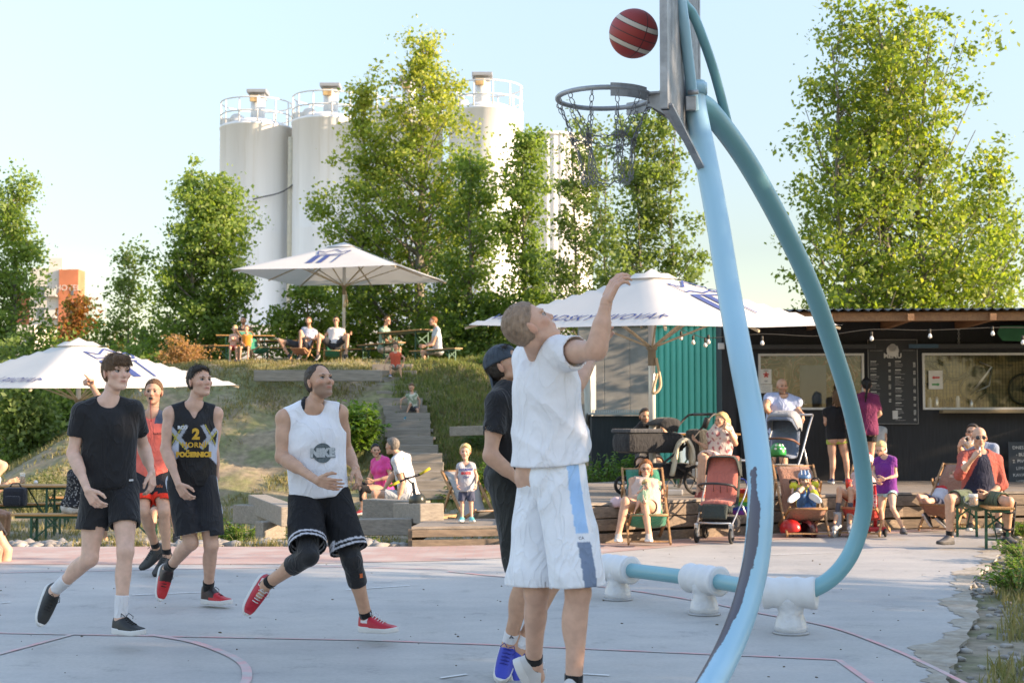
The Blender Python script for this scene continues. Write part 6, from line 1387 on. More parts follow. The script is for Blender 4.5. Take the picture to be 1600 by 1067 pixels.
    C = person('bearded man in a white sleeveless top with grey ball print running and looking up', 8.95, dict(pel=(499, 778), neck=(487, 642), ty=22, py=12, head=(499, 598, 44, 18), gaze=(.1, 1, .4),
        ell=(541, 704, 1), wrl=(556, 731, 0, -.14), hdl=(560, 744, 0, -.03), elr=(440, 714, 0, -.05), wrr=(496, 751, 0, -.20), hdr=(521, 757, 0, -.03), knl=(550, 876, -1), anl=(573, 966, 1), tol=(604, 990, -1), knr=(482, 868, -1), anr=(417, 912, 1), tor=(395, 950, -1), flat='l', pnr=(.2, .9, .3), pnl=(-.6, .3, 0)),
        1.80, 'tan', 3, hair=('buzz', 'greybrown', 1.2), beard=('greybrown', .5, 1), top=dict(kind='tank', m=white, hem=-.005, loose=.022, fold=.007, arm=.95, neckd=.01, neckr=.072, name='tank_top'), bottom=dict(m=paint('cshorts'), len=.84, loose=.035, flare=.028, paint=shortsC, fold=.012), socks=dict(m=sock_k, h=.055), shoes=RS2, extra=exC, build=1.06, hand=('relax', 'open'))
    # referee
    def refshirt(V, a):
        L = (V - a.neck) @ a.Ft / a.s; c = np.tile([.78, .15, .11], (len(V), 1)); y = (L[:, 2] > -.075 + .15 * np.abs(L[:, 0])) ; c[(L[:, 2] > -.055) & (np.abs(L[:, 0]) > .05)] = (.07, .09, .13); return c
    def refshorts(V, a):
        c = np.tile([.014, .015, .018], (len(V), 1))
        for k in 'lr':
            d = nrm(a.kn[k] - a.hp[k]); u = (V - a.hp[k]) @ d; r = np.linalg.norm(V - a.hp[k] - u[:, None] * d, axis=1); c[(r < .16) & (u > .43 * a.s * .78 - .055)] = (.70, .035, .015)
        return c
    def exR(a, t, org, G):
        b = MB(); m = a.hx((0, .112, -.062)) - org; b.box(m, (.03, .04, .022), None, .006); b.torus(m + np.array([0, -.02, -.012]), (1, 0, 0), .008, .003, 10, 5); w = b.build('whistle', M('whistle_black', (.01, .01, .01), .4), t)
        b = MB(); b.tube(spline([m, m + np.array([0, .01, -.12]), m + np.array([0, .03, -.22])], 4), .003, 5); b.build('whistle_cord', M('cord_red', (.3, .02, .02), .7), w)
        dtext('shorts_print', 'adu', .04, a, a.hp['l'] + nrm(a.kn['l'] - a.hp['l']) * .12, a.Fp[:, 0], V3(0, 0, 1), a.bottom, M('print_orange', (.6, .12, .03), .6), a.bottom, org)
        dtext('hem_print', 'WWWWWW', .022, a, a.hp['l'] + nrm(a.kn['l'] - a.hp['l']) * .30, a.Fp[:, 0], V3(0, 0, 1), a.bottom, black, a.bottom, org, bold=.001)
        dtext('chest_print', 'CAREE', .025, a, a.pel + a.up * .38 + a.Ft[:, 0] * .09, a.Ft[:, 0], a.up, a.top, black, a.top, org)
    person('referee in a coral shirt with a whistle and one finger raised', 13.0, dict(pel=(236, 742), neck=(238, 652), ty=-5, py=5, head=(240, 613, 2, 3), elr=(168, 645, 0), wrr=(143, 601, -1), hdr=(133, 592, -1), ell=(272, 690, 1), wrl=(262, 722, 1), knl=(256, 800, -1), anl=(261, 868, 1), tol=(244, 885, -1), knr=(225, 800, -1), anr=(244, 856, 1), tor=(222, 876, -1), pnr=(0, -.6, .6), thrd=(1, 0, .3)),
        1.80, 'tan', 3, hair=('buzz', 'brown', 2.2), beard=('brown', .25), top=dict(m=paint('refshirt', .7), sleeve=.7, hem=.02, paint=refshirt, fold=.006), bottom=dict(m=paint('refshorts'), len=.78, loose=.022, flare=.012, paint=refshorts), socks=dict(m=sock_k, h=.07), shoes=dict(m=M('shoe_dark_grey', (.045, .045, .042), .7, var=.2), sole=sole_k, lace=lace_k), extra=exR, hand=('relax', 'point'))
    # cap player
    def exCap(a, t, org, G):
        hc, Fh, HS, hx = a.hc, a.Fh, a.HS, a.hx; mc_ = cloth('cap', (.045, .062, .082), .85)
        f = SDF(hc - .2, hc + .2, .006); f.prim(('el', hx((0, -.012, .035)), Fh, np.array([.088, .106, .100]) * HS), 'add'); f.keep(hx((0, 0, .028)), Fh @ nrm((0, .12, 1))); f.prim(('el', hx((0, .09, .035)), Fh, np.array([.05, .06, .028]) * HS), 'sub', .004)
        V, F = f.mesh(); V = smooth_v(V, F, 1); cp_ = mesh_np('cap', V - org, F, mc_, t)
        b = MB(); rows = []
        for i in range(7):
            u = i / 6; w = .062 * (1 - .35 * u ** 2); rows.append([a.hx((w * math.sin(j * R(15)) * 1.0, -.085 - .075 * u * .45 - .012 * math.cos(j * R(15)), .030 - .10 * u - .004 * abs(j) ** 1.5)) - org for j in range(-6, 7)])
        b.sheet(rows); b.sheet([[p - np.array([0, 0, .004]) for p in r_] for r_ in rows]); b.build('cap_peak', mc_, cp_)
        dtext('shorts_print', 'RIPTIDE', .042, a, a.hp['r'] + nrm(a.kn['r'] - a.hp['r']) * .25 + a.Fp[:, 1] * .05, nrm(a.kn['r'] - a.hp['r']), V3(1, 0, .3), a.bottom, M('print_white', (.6, .6, .6), .7), a.bottom, org, bold=.003, shear=.3)
        b = MB(); o_ = a.an['r'] - nrm(a.an['r'] - a.kn['r']) * .06
        dtext('sock_mark', 'K', .035, a, o_, V3(1, 0, 0), V3(0, 0, 1), [c_ for c_ in t.children if c_.name.startswith('sock')][-1], M('print_ink', (.06, .06, .07), .7), t, org, bold=.002)
    def blue_paint(x, y, z):
        c = np.tile([.025, .05, .38], (len(x), 1)); return c
    person('player in black with a backwards dark blue cap half hidden behind the shooter', 7.7, dict(pel=(806, 742), neck=(800, 618), ty=62, py=50, head=(791, 573, 70, 30), gaze=(0, 1, .5), elr=(766, 712, -1), wrr=(812, 752, 0), hdr=(836, 760, 0), ell=(850, 705, 1), wrl=(868, 740, 0), knl=(862, 908, -1), anl=(812, 1014, 1), knr=(822, 905, 0), anr=(795, 1006, 1), tor=(786, 1042, -1), tol=(822, 1062, -1), sho={}),
        1.80, 'tan', 3, hair=('short', 'dark', .7), top=dict(m=black, sleeve=.62, hem=.0, fold=.007, loose=.02), bottom=dict(m=cloth('black_shorts', (.013, .015, .014), .6), len=.90, loose=.028, flare=.02), socks=dict(m=sock_w, h=.08), shoes=dict(m=M('shoe_blue', (1, 1, 1), .6, attr='tint', var=.1), sole=sole_w, lace=M('lace_blue', (.02, .03, .25), .8), paint=blue_paint), extra=exCap)
    # E: shooter in white
    def shortsE(V, a):
        c = np.tile([.74, .76, .80], (len(V), 1)); k = 'r'; d = V3(0, 0, -1)
        o = (V - a.hp[k]) @ (-a.Fp[:, 0]); f_ = (V - a.hp[k]) @ a.Fp[:, 1]; z = (V - a.pel)[:, 2]; m = (o > .02) & (np.abs(f_ + .005) < .034)
        c[m & (z > -.26)] = (.30, .52, .80); c[m & (z < -.30)] = (.17, .23, .33); return c
    def exE(a, t, org, G):
        dtext('brand', 'CA', .02, a, a.pel + V3(0, 0, -.28) - a.Fp[:, 0] * .1, a.Fp[:, 1] * 1.0, V3(0, 0, 1), a.bottom, M('print_ink', (.06, .06, .07), .7), a.bottom, org)
    person('shooter in a white t-shirt and long white shorts with blue side stripe, arm raised', 6.62, dict(pel=(862, 740), neck=(846, 560), ty=108, py=118, tl=.52, head=(828, 511, 98, 40), hsg=-1, elr=(932, 548, -1), wrr=(948, 470, 0), hdr=(960, 443, 0), ell=(900, 600, 1), wrl=(930, 545, 1), hdl=(945, 520, 1),
        knl=(838, 925, -1), anl=(834, 1036, 1), tol=(856, 1075, 1), knr=(903, 925, -1), anr=(896, 1070, 1), tor=(912, 1100, 1), pnr=(.7, .4, -.3), sho=dict(r=.055, l=.04, rf=.02)),
        1.86, 'fair', 3, hair=('buzz', 'mousy', 1.5), top=dict(m=white, sleeve=.50, hem=-.045, neckr=.058, neckf=.05, loose=.036, fold=.014, flare=.03, drape=[lambda a: ('rc', a.pel + a.up * .34 + a.Ft[:, 1] * .06, a.pel + a.up * .12 + a.Ft[:, 1] * .14, .09, .075)], sw=.004, tw=.8), bottom=dict(m=paint('eshorts'), len=.84, loose=.042, flare=.028, fold=.030, ff=8, k=.006, paint=shortsE, waist=.06, hang=.06), socks=dict(m=sock_k, h=.05), shoes=dict(m=M('shoe_white_grey', (.5, .5, .5), .6), sole=sole_w, lace=lace_w), extra=exE, build=1.10)
# ------------------------------------------------------------------ furniture, prams, small things
m_dcw = wood('deckchair_wood', (.40, .22, .10), (.30, .16, .07), .6, 2); m_top = wood('beer_table_wood', (.50, .27, .10), (.38, .19, .07), .45, 0); m_leg = M('green_steel', (.012, .075, .045), .5, .2, var=.1)
def deckchair(px, py, D, yaw, sling, label, z0=None, w=.52, sc=1.0, rec=0.0):
    p = at(px, py, D); z = terr(p.x, D) if z0 is None else z0; t = thing('deck_chair', label, 'deck chair', (p.x, D, z), R(yaw), 'wooden deck chairs with cloth slings'); t.scale = (sc * .9,) * 3
    A0, A1 = (-.42, .03), (.56 + rec, .93 - rec * .5); B0, B1 = (.58, .03), (-.44, .40)   # (y,z)
    for nm_, q0, q1, ww in (('back_frame', A0, A1, w), ('seat_frame', B0, B1, w - .07)):
        b = MB()
        for sx in (-1, 1): b.bar((sx * ww / 2, q0[0], q0[1]), (sx * ww / 2, q1[0], q1[1]), .026, .045, bev=.005)
        b.tube([(-ww / 2, q1[0], q1[1] - .01), (ww / 2, q1[0], q1[1] - .01)], .015, 8); b.bar((-ww / 2, q0[0] * .93, q0[1] + .03), (ww / 2, q0[0] * .93, q0[1] + .03), .04, .02); b.build(nm_, m_dcw, t)
    b = MB()
    for sx in (-1, 1): b.bar((sx * (w / 2 + .03), .44, .03 + .30), (sx * (w / 2 + .03), .18, .72), .02, .04)
    b.build('prop', m_dcw, t)
    pts = [(A1[0] - .01, A1[1] - .01), (.30 + rec, .72), (.14, .44), (.0, .28), (-.12, .235), (-.26, .27), (-.38, .345), (B1[0] - .015, B1[1])]
    sp = spline([(0, y, z_) for y, z_ in pts], 4); b = MB(); ww = w - .09
    b.sheet([[(-ww / 2 + ww * i / 6, q.y, q.z - .03 * math.sin(math.pi * i / 6) * min(1, k / 8, (len(sp) - 1 - k) / 8)) for i in range(7)] for k, q in enumerate(sp)]); o = b.build('sling', sling, t)
    m_ = o.modifiers.new('s', 'SOLIDIFY'); m_.thickness = .006
    return t
def beer(kind, p, yaw, L, label, group=None, z=0, w=None, tilt=0, h=None):
    """folding beer bench or table: p end-centre point on the ground"""
    W_, H_ = (.25, .47) if kind == 'bench' else (.5, .77); W_ = w or W_; H_ = h or H_
    t = thing('beer_' + kind, label, kind, p, yaw, group); t.rotation_euler = (tilt, 0, yaw)
    b = MB(); b.box((0, 0, H_ - .013), (L, W_, .027), None, .006); b.build('top', m_top, t)
    b = MB(); b.box((0, 0, H_ - .045), (L * .96, W_ * .7, .03)); b.build('under_rail', m_leg, t)
    for sx in (-1, 1):
        x = sx * (L / 2 - .28); b = MB()
        for sy in (-1, 1): b.bar((x, sy * W_ * .42, 0), (x, sy * W_ * .40, H_ - .05), .028, .028)
        b.bar((x, -W_ * .42, H_ * .22), (x, W_ * .42, H_ * .22), .02, .02); b.bar((x, -W_ * .40, H_ * .5), (x, W_ * .40, H_ * .85), .012, .02); b.bar((x, W_ * .40, H_ * .5), (x, -W_ * .40, H_ * .85), .012, .02)
        b.bar((x, 0, H_ * .25), (x - sx * .32, 0, H_ - .06), .012, .02); b.build('leg', m_leg, t)
    return t
def glass_mug(p, label, r=.04, h=.13, handle=True, tilt=None, foam=.02):
    t = thing('beer_mug' if handle else 'beer_glass', label, 'glass', p); 
    if tilt: t.rotation_euler = tilt
    mg = M('mug_glass', (.75, .78, .78), .08, alpha=.18, var=0, spec=.8); mbeer = M('beer', (.55, .25, .03), .2, var=.1, trans=.3)
    b = MB(); b.lathe((0, 0, 0), [(r * .9, 0), (r * 1.0, .01), (r, h), (r * .94, h), (r * .93, .02)], 16)
    if handle: b.torus((-r - .012, 0, h * .5), (0, 1, 0), h * .30, .008, 14, 6)
    b.build('glass', mg, t); b = MB(); b.lathe((0, 0, .012), [(r * .88, 0), (r * .92, h * .62)], 16); b.build('beer', mbeer, t); b = MB(); b.lathe((0, 0, .012 + h * .62), [(r * .92, 0), (r * .92, foam)], 16); b.build('foam', M('foam', (.75, .72, .65), .8), t)
    return t
m_cg = cloth('sling_green', (.02, .20, .13), .8); m_cb = cloth('sling_brown', (.30, .145, .095), .8); m_co = cloth('sling_orange', (.62, .30, .06), .8)
if 'furn' not in SKIP:
    deckchair(1010, 840, 16.15, 0, m_cg, 'deck chair with green sling under the mother with the baby', 0)
    deckchair(1253, 830, 17.25, 0, m_cb, 'deck chair with brown sling holding the boy in the blue helmet', 0, .56)
    deckchair(1352, 830, 17.3, -25, cloth('sling_red', (.50, .04, .03)), 'deck chair with red sling behind the red scooter', 0)
    deckchair(1481, 825, 18.0, -38, m_cb, 'deck chair with brown sling holding the reclining boy', 0)
    deckchair(399, 560, 38.6, 50, m_cg, 'green deck chair on the mound beside the two small boys', None, .56)
    deckchair(474, 560, 38.0, -15, m_cb, 'deck chair on the mound under the bearded man')
    deckchair(520, 560, 38.2, 5, m_cg, 'green deck chair on the mound under the man in sunglasses')
    deckchair(742, 815, 18.4, 30, M('sling_grey', (.35, .35, .34), .8), 'pale deck chair mostly hidden behind the toddler', -.1)
    GB = 'folding beer tables and benches'
    p = at(147, 800, 19.2); beer('bench', (p.x, 19.2, -.33), R(-2), 2.2, 'nearest beer bench, running behind the black tee player', GB)
    p = at(10, 790, 20.6); beer('bench', (p.x - .1, 20.7, -.3), R(36), 2.2, 'beer bench slanting away behind the left table end', GB, h=.48)
    p = at(0, 760, 20.5); beer('table', (p.x - .1, 20.5, -.3), R(4), 2.2, 'beer table with a glass on it at the left edge', GB, w=.55)
    p = at(200, 800, 22.5); beer('bench', (p.x - .3, 23.0, -.3), R(3), 2.2, 'farther beer bench behind the players legs', GB)
    p = at(340, 560, 38.2); beer('bench', (p.x - .1, 37.6, terr(p.x, 37.6)), R(5), 1.6, 'beer bench left of the two small boys on the mound', GB); beer('table', (p.x + .6, 39.0, terr(p.x, 39)), R(10), 1.6, 'beer table behind the two small boys on the mound', GB)
    p = at(445, 560, 39.3); beer('table', (p.x - .2, 39.6, terr(p.x, 39)), R(-8), 1.4, 'beer table behind the bearded man on the mound', GB, h=.6)
    p = at(455, 560, 38.6); beer('bench', (p.x, 38.8, terr(p.x, 38.6)), R(6), 1.9, 'beer bench beside the bearded man on the mound', GB, h=.36)
    p = at(566, 560, 39); beer('bench', (p.x, 39.3, terr(p.x, 39)), R(-12), 2.0, 'beer bench between the umbrella pole and the picnic table', GB, h=.38)
    p = at(634, 560, 37.8); beer('table', (p.x, 37.8, terr(p.x, 37.8)), R(-50), 2.0, 'picnic table slanting between the two seated men on the mound', GB)
    p = at(677, 560, 36.6); beer('bench', (p.x + .05, 36.6, terr(p.x, 36.6)), R(-50), 2.0, 'beer bench under the man in pale tee right of the picnic table', GB)
    p = at(596, 560, 38.8); beer('bench', (p.x, 38.6, terr(p.x, 38.6)), R(-50), 2.0, 'beer bench under the man in green tee left of the picnic table', GB)
    p = at(1533, 858, 16.2); beer('bench', (p.x + .02, 16.25, 0), R(83), 2.2, 'beer bench seen end on under the bald man', GB, w=.27)
    p = at(1090, 692, 18.8); t = beer('table', (p.x, 18.9, .46), R(0), 1.1, 'small green legged table between the bearded man and the blonde woman', GB, w=.5)
    glass_mug(at(35, 756.5, 20.45), 'tall glass of beer on the left table', .038, .17, False, foam=.012)
    glass_mug(Vector((at(1522, 790, 15.4).x, 15.42, .47)), 'handled beer mug on the bench in front of the bald man', .05, .135, foam=.03)
    b = MB(); b.lathe(at(56, 755.5, 20.5), [(.03, 0), (.032, .03), (.01, .05)], 10); tag(b.build('cup', M('cup_white', (.6, .6, .6), .5)), 'tiny white cup on the left beer table', 'cup')
    t_ = at(22, 780, 20.2); b = MB(); b.box((0, 0, .14), (.32, .2, .28), None, .06); b.box((0, -.12, .09), (.22, .07, .14), None, .03); b.tube([(-.08, 0, .28), (-.05, 0, .33), (.05, 0, .33), (.08, 0, .28)], .01, 6); o = b.build('backpack', cloth('backpack', (.02, .022, .03))); o.location = (t_.x, 20.25, .17); tag(o, 'black backpack lying on the slanting bench at the left edge', 'backpack')
# wheels, prams
m_ty = M('tyre', (.015, .015, .015), .8); m_plast = M('black_plastic', (.02, .02, .022), .5); m_alu = M('pram_metal', (.45, .46, .47), .35, .8)
def wheel(t, c, r, ax=(1, 0, 0), th=.018):
    b = MB(); b.torus(c, ax, r - th, th, 24, 8); w_ = b.build('wheel', m_ty, t); b = MB(); ax = Vector(ax); b.lathe(Vector(c) - ax * .02, [(.025, 0), (.025, .04)], 10, ax); u = Vector((0, 0, 1)); v = ax.cross(u)
    for k in range(5): a = k * 2 * math.pi / 5; b.bar(c, Vector(c) + (u * math.cos(a) + v * math.sin(a)) * (r - th), .014, .014, up=ax)
    b.torus(c, ax, r - th * 2, .008, 20, 5); b.build('rim', m_plast, w_)
def curve_sheet(prof, w, m, nm, t, bulge=.0, thick=.012, n=6, hold=4):
    sp = spline([(0, y, z) for y, z in prof], hold); b = MB(); b.sheet([[(-w / 2 + w * i / n, q.y, q.z + bulge * math.sin(math.pi * i / n)) for i in range(n + 1)] for q in sp]); o = b.build(nm, m, t); md = o.modifiers.new('s', 'SOLIDIFY'); md.thickness = thick; return o
def hood(t, c, r, w, a0, a1, m, nm='hood', n=9, sq=1.0):
    b = MB(); rows = []
    for i in range(n):
        a = R(a0 + (a1 - a0) * i / (n - 1)); row = []
        for k in range(11):
            u = -1 + k / 5; row.append((w / 2 * math.copysign(abs(u) ** .8, u), c[0] - math.cos(a) * r * sq * math.sqrt(max(0, 1 - u ** 6 * .9)) , c[1] + math.sin(a) * r * math.sqrt(max(0.02, 1 - u ** 6 * .9)) + .012 * math.sin(i * math.pi)))
        rows.append(row)
    b.sheet(rows); o = b.build(nm, m, t); md = o.modifiers.new('s', 'SOLIDIFY'); md.thickness = .012; return o
if 'furn' not in SKIP:
    # red stroller (front faces the camera)
    p = at(1127, 838, 16.4); t = thing('stroller', 'empty pushchair with coral red seat and black frame in front of the deck', 'stroller', (p.x, 16.45, 0), R(-22), 'prams and pushchairs')
    coral = cloth('coral', (.44, .13, .10)); dkg = cloth('pram_dark', (.035, .045, .04)); 
    for x, y, r in ((-.2, -.32, .095), (.2, -.32, .095), (-.27, .38, .15), (.27, .38, .15)): wheel(t, (x, y, r), r)
    b = MB()
    for sx in (-1, 1): b.tube(spline([(sx * .2, -.32, .20), (sx * .22, -.1, .34), (sx * .25, .2, .55), (sx * .25, .45, .80), (sx * .24, .60, .92)], 4), .010, 8); b.tube([(sx * .24, .05, .42), (sx * .27, .38, .16)], .012, 8); b.box((sx * .2, -.32, .15), (.05, .08, .16), None, .015)
    b.tube([(-.24, .60, .92), (.24, .60, .92)], .014, 8); b.tube([(-.2, -.32, .23), (.2, -.32, .23)], .012, 8); b.build('chassis', m_alu, t)
    curve_sheet([(-.24, .37), (-.2, .46), (-.02, .47), (.03, .55), (.12, .78), (.17, .92), (.19, .98)], .36, coral, 'seat', t, .02, .03)
    curve_sheet([(-.28, .36), (-.22, .43), (-.0, .42), (.07, .5), (.17, .78), (.22, .96)], .40, dkg, 'seat_shell', t, .0, .02)
    hood(t, (.16, .66), .33, .42, 75, 128, dkg)
    b = MB(); b.tube(spline([(-.20, -.02, .60), (-.19, -.24, .66), (0, -.30, .68), (.19, -.24, .66), (.20, -.02, .60)], 6), .015, 8); b.build('bumper_bar', m_plast, t)
    b = MB(); b.box((0, -.28, .36), (.3, .06, .18), Matrix.Rotation(R(-20), 3, 'X'), .03); b.build('footrest', dkg, t)
    b = MB(); b.box((0, .12, .22), (.36, .4, .14), None, .05); b.build('basket', cloth('basket_black', (.02, .02, .02)), t)
    for x, z, l in ((-.08, .62, .1), (.08, .62, .1), (0, .60, .08)):
        b = MB(); b.box((x, .02 + (z - .55) * .32 - .02, z), (.012, .01, l), None, .003); b.build('harness_strap', M('harness_red', (.12, .03, .025), .7), t)
    # rainbow bag on the stroller
    p = at(1163, 785, 16.6); cols = [(.5, .03, .02), (.6, .2, .02), (.6, .5, .03), (.03, .3, .06), (.03, .07, .35), (.2, .04, .25)]; tb = thing('rainbow_bag', 'rainbow striped bag hanging on the coral red pushchair', 'bag', (p.x - .02, 16.72, p.z - .14), R(-15))
    for k, c in enumerate(cols):
        b = MB(); b.box((0, 0, .27 - k * .05), (.27 - .03 * abs(k - 2), .14, .052), None, .008); b.build('stripe', cloth('rainbow' + str(k), c), tb)
    b = MB(); b.tube(spline([(-.08, 0, .29), (-.05, 0, .40), (.05, 0, .40), (.08, 0, .29)], 4), .008, 6); b.build('strap', cols and cloth('rainbow4', cols[4]), tb)
    # black carriage
    p = at(1035, 778, 18.0); t = thing('pram', 'black carrycot pram with large rear wheels and hanging bag on the deck', 'stroller', (p.x - .05, 18.0, .46), R(-62), 'prams and pushchairs'); blk = cloth('pram_black', (.022, .023, .026)); 
    for x, y, r in ((-.28, .38, .19), (.28, .38, .19), (-.2, -.42, .12), (.2, -.42, .12)): wheel(t, (x, y, r), r)
    b = MB()
    for sx in (-1, 1): b.tube(spline([(sx * .22, -.42, .16), (sx * .25, -.1, .40), (sx * .28, .3, .68), (sx * .27, .62, .98), (sx * .25, .72, 1.02)], 4), .015, 8); b.tube([(sx * .26, .0, .42), (sx * .28, .38, .2)], .015, 8)
    b.tube([(-.25, .72, 1.02), (.25, .72, 1.02)], .018, 8); b.build('chassis', m_plast, t)
    b = MB(); b.box((0, -.15, .66), (.44, .86, .26), None, .09); b.build('carrycot', blk, t); b = MB(); b.box((0, -.32, .81), (.46, .5, .05), None, .022); b.build('cover', cloth('pram_cover', (.05, .055, .065)), t)
    hood(t, (.1, .72), .26, .46, 40, 120, blk); b = MB(); b.box((0, .15, .3), (.42, .5, .2), None, .06); b.build('basket', blk, t); b = MB(); b.box((.02, .60, .62), (.34, .2, .42), None, .07); b.build('hanging_bag', cloth('bag_grey', (.05, .05, .045)), t)
    b = MB(); b.lathe((.3, .5, .84), [(.035, 0), (.04, .13), (.035, .14)], 12, (.2, .3, 1)); b.build('cup_holder', m_plast, t)
    p = at(1068, 705, 17.75); b = MB(); sp = spline([(-.16, .02, -.30), (-.10, .0, .0), (-.04, 0, .14), (.06, 0, .15), (.12, .0, .05), (.13, .02, -.16)], 5); b.sheet([[(q.x + .015 * math.sin(i * 1.3 + k * .6), q.y + (i - 4) * .035, q.z + .014 * math.sin(i * 1.9 + k * .4)) for i in range(9)] for k, q in enumerate(sp)]); o = b.build('blanket', cloth('blanket_cream', (.58, .52, .40))); o.location = (p.x, 17.8, p.z + .0); md = o.modifiers.new('s', 'SOLIDIFY'); md.thickness = .03; tag(o, 'cream woollen blanket draped over the black pram handle', 'blanket')
    # grey stroller
    p = at(1230, 748, 19.3); t = thing('stroller', 'blue grey pushchair with rounded hood in front of the man in pale blue shirt', 'stroller', (p.x - .05, 19.3, .46), R(-28), 'prams and pushchairs'); gr = cloth('pram_grey', (.26, .28, .31)); bl = cloth('pram_blue', (.12, .16, .23))
    for x, y, r in ((-.24, -.34, .11), (.24, -.34, .11), (-.27, .36, .13), (.27, .36, .13)): wheel(t, (x, y, r), r)
    b = MB()
    for sx in (-1, 1): b.tube(spline([(sx * .24, -.34, .20), (sx * .25, -.05, .42), (sx * .26, .3, .8), (sx * .25, .58, 1.02)], 4), .014, 8); b.tube([(sx * .26, .1, .56), (sx * .27, .36, .15)], .014, 8)
    b.tube([(-.25, .58, 1.02), (.25, .58, 1.02)], .016, 8); b.build('chassis', m_alu, t)
    curve_sheet([(-.3, .46), (-.1, .46), (.05, .5), (.14, .8), (.18, 1.0)], .38, bl, 'seat', t, .02, .03); hood(t, (.06, .74), .34, .44, 50, 150, gr); hood(t, (.05, .74), .325, .42, 40, 100, bl, 'hood_lining')
    b = MB(); b.box((0, .1, .28), (.4, .5, .12), None, .04); b.build('basket', gr, t); b = MB(); b.tube(spline([(-.22, -.0, .62), (-.2, -.26, .68), (0, -.32, .70), (.2, -.26, .68), (.22, -.0, .62)], 6), .016, 8); b.build('bumper_bar', M('leather_brown', (.14, .06, .04), .6), t)
    p = at(1217, 707, 18.95)
    def helmet(p, col, label, yaw=0, r=.115, stripes=None, roll=0):
        t = thing('helmet', label, 'helmet', p, R(yaw)); t.rotation_euler = (R(roll), 0, R(yaw)); f = SDF((-.17, -.17, -.1), (.17, .17, .17), .007); f.prim(('el', (0, 0, 0), np.eye(3), (r * .86, r * 1.08, r)), 'add'); f.prim(('el', (0, 0, -.012), np.eye(3), (r * .74, r * .95, r * .86)), 'sub', .004); f.keep((0, 0, -r * .35), (0, .12, 1))
        for sx in (-.55, 0, .55): f.prim(('rc', (sx * r, -r * .7, r * .8), (sx * r, r * .5, r * .95), .014, .014), 'sub', .004)
        V, F = f.mesh(); mesh_np('shell', smooth_v(V, F, 1), F, col, t)
        b = MB()
        for sx in (-1, 1): b.tube([(sx * r * .75, .0, -r * .3), (sx * r * .3, -.02, -r * 1.2)], .006, 5)
        b.build('strap', m_plast, t)
        if stripes:
            b = MB()
            for k, a in enumerate((-40, 0, 40)):
                for e_ in (25, 50): b.lathe(np.array([math.sin(R(a)) * math.cos(R(e_)) * r * .86, -math.cos(R(a)) * math.cos(R(e_)) * r * 1.08, math.sin(R(e_)) * r]) , [(.016, -.004), (.016, .004)], 10, (math.sin(R(a)), -math.cos(R(a)), .6))
            b.build('spots', stripes, t)
        return t
    hm = lambda n_, c: M('helmet_' + n_, c, .3, var=.05)
    helmet(at(1215, 707, 18.9), hm('green', (.01, .26, .06)), 'green helmet with white marks lying on the blue grey pushchair seat', 10, .13, m_white)
    helmet(at(652, 782, 17.3), hm('black', (.03, .035, .03)), 'black kids helmet hanging upside down on the timber block', 20, .12, None, 160)
    helmet(at(1235, 826, 17.0), hm('red', (.45, .02, .02)), 'red helmet lying on the ground in front of the boy in the blue helmet', 60, .12)
    helmet(at(1263, 829, 17.0), hm('blackred', (.06, .01, .012)), 'black and red helmet lying right of the red helmet', -60, .12, None, -70)
    t = thing('knee_pad', 'red knee pad between the two helmets on the ground', 'knee pad', gnd(1250, 834)); b = MB(); b.box((0, 0, .05), (.14, .1, .09), None, .03); b.box((.1, .02, .04), (.1, .08, .07), Matrix.Rotation(.5, 3, 'Z'), .025); b.build('pad', hm('red', (.45, .02, .02)), t)
    o = MB().lathe(at(964, 786, 16.3), [(.085, -.04), (.085, 0), (.07, .05), (.03, .075)], 16).build('sun_hat', cloth('hat_pink', (.60, .42, .42))); tag(o, 'small pale pink hat lying on the deck edge by the mother', 'hat')
    # red kids scooter
    p = gnd(1368, 838); t = thing('scooter', 'red three wheeled kids scooter held by the girl in purple', 'scooter', (p.x, p.y, 0), R(-20)); mr_ = M('scooter_red', (.5, .02, .025), .35)
    b = MB(); b.box((-.12, .2, .07), (.13, .42, .02), None, .006); b.box((0, -.02, .09), (.26, .08, .06), None, .02); b.build('deck', mr_, t)
    for x in (-.12, .12): wheel(t, (x, -.04, .055), .055)
    wheel(t, (-.12, .42, .04), .04)
    b = MB(); b.tube([(0, 0, .09), (.0, .03, .62)], .022, 10); st_ = b.build('steering_post', mr_, t); b = MB(); b.tube([(-.13, .03, .64), (.13, .03, .64)], .013, 8); b.build('handlebar', m_plast, t)
    text_obj('lettering', 'MICRO', .055, m_white, st_, Matrix.Translation((0, -.012, .42)) @ Matrix.Rotation(R(90), 4, 'X') @ Matrix.Rotation(R(90), 4, 'Z'), bold=.002)
    # trick scooter on the beam
    t = thing('stunt_scooter', 'black stunt scooter with yellow grips leaning by the seated man', 'scooter', at(650, 790, 18.4)); o_ = at(650, 790, 18.4); b = MB(); L_ = lambda x, y, D=18.4: at(x, y, D) - o_
    b.tube([L_(650, 790), L_(645, 753)], .02, 8); b.tube([L_(645, 756), L_(634, 746), L_(645, 745), L_(655, 740)], .012, 6); b.tube([L_(612, 758), L_(634, 748), L_(655, 742), L_(670, 732)], .013, 8); b.box(L_(660, 800), (.4, .12, .02), None, .005); b.build('fork_and_bar', m_plast, t)
    b = MB(); b.tube([L_(608, 760), L_(624, 752)], .018, 8); b.tube([L_(656, 741), L_(672, 731)], .018, 8); b.build('grip', M('grip_yellow', (.45, .36, .02), .7), t)
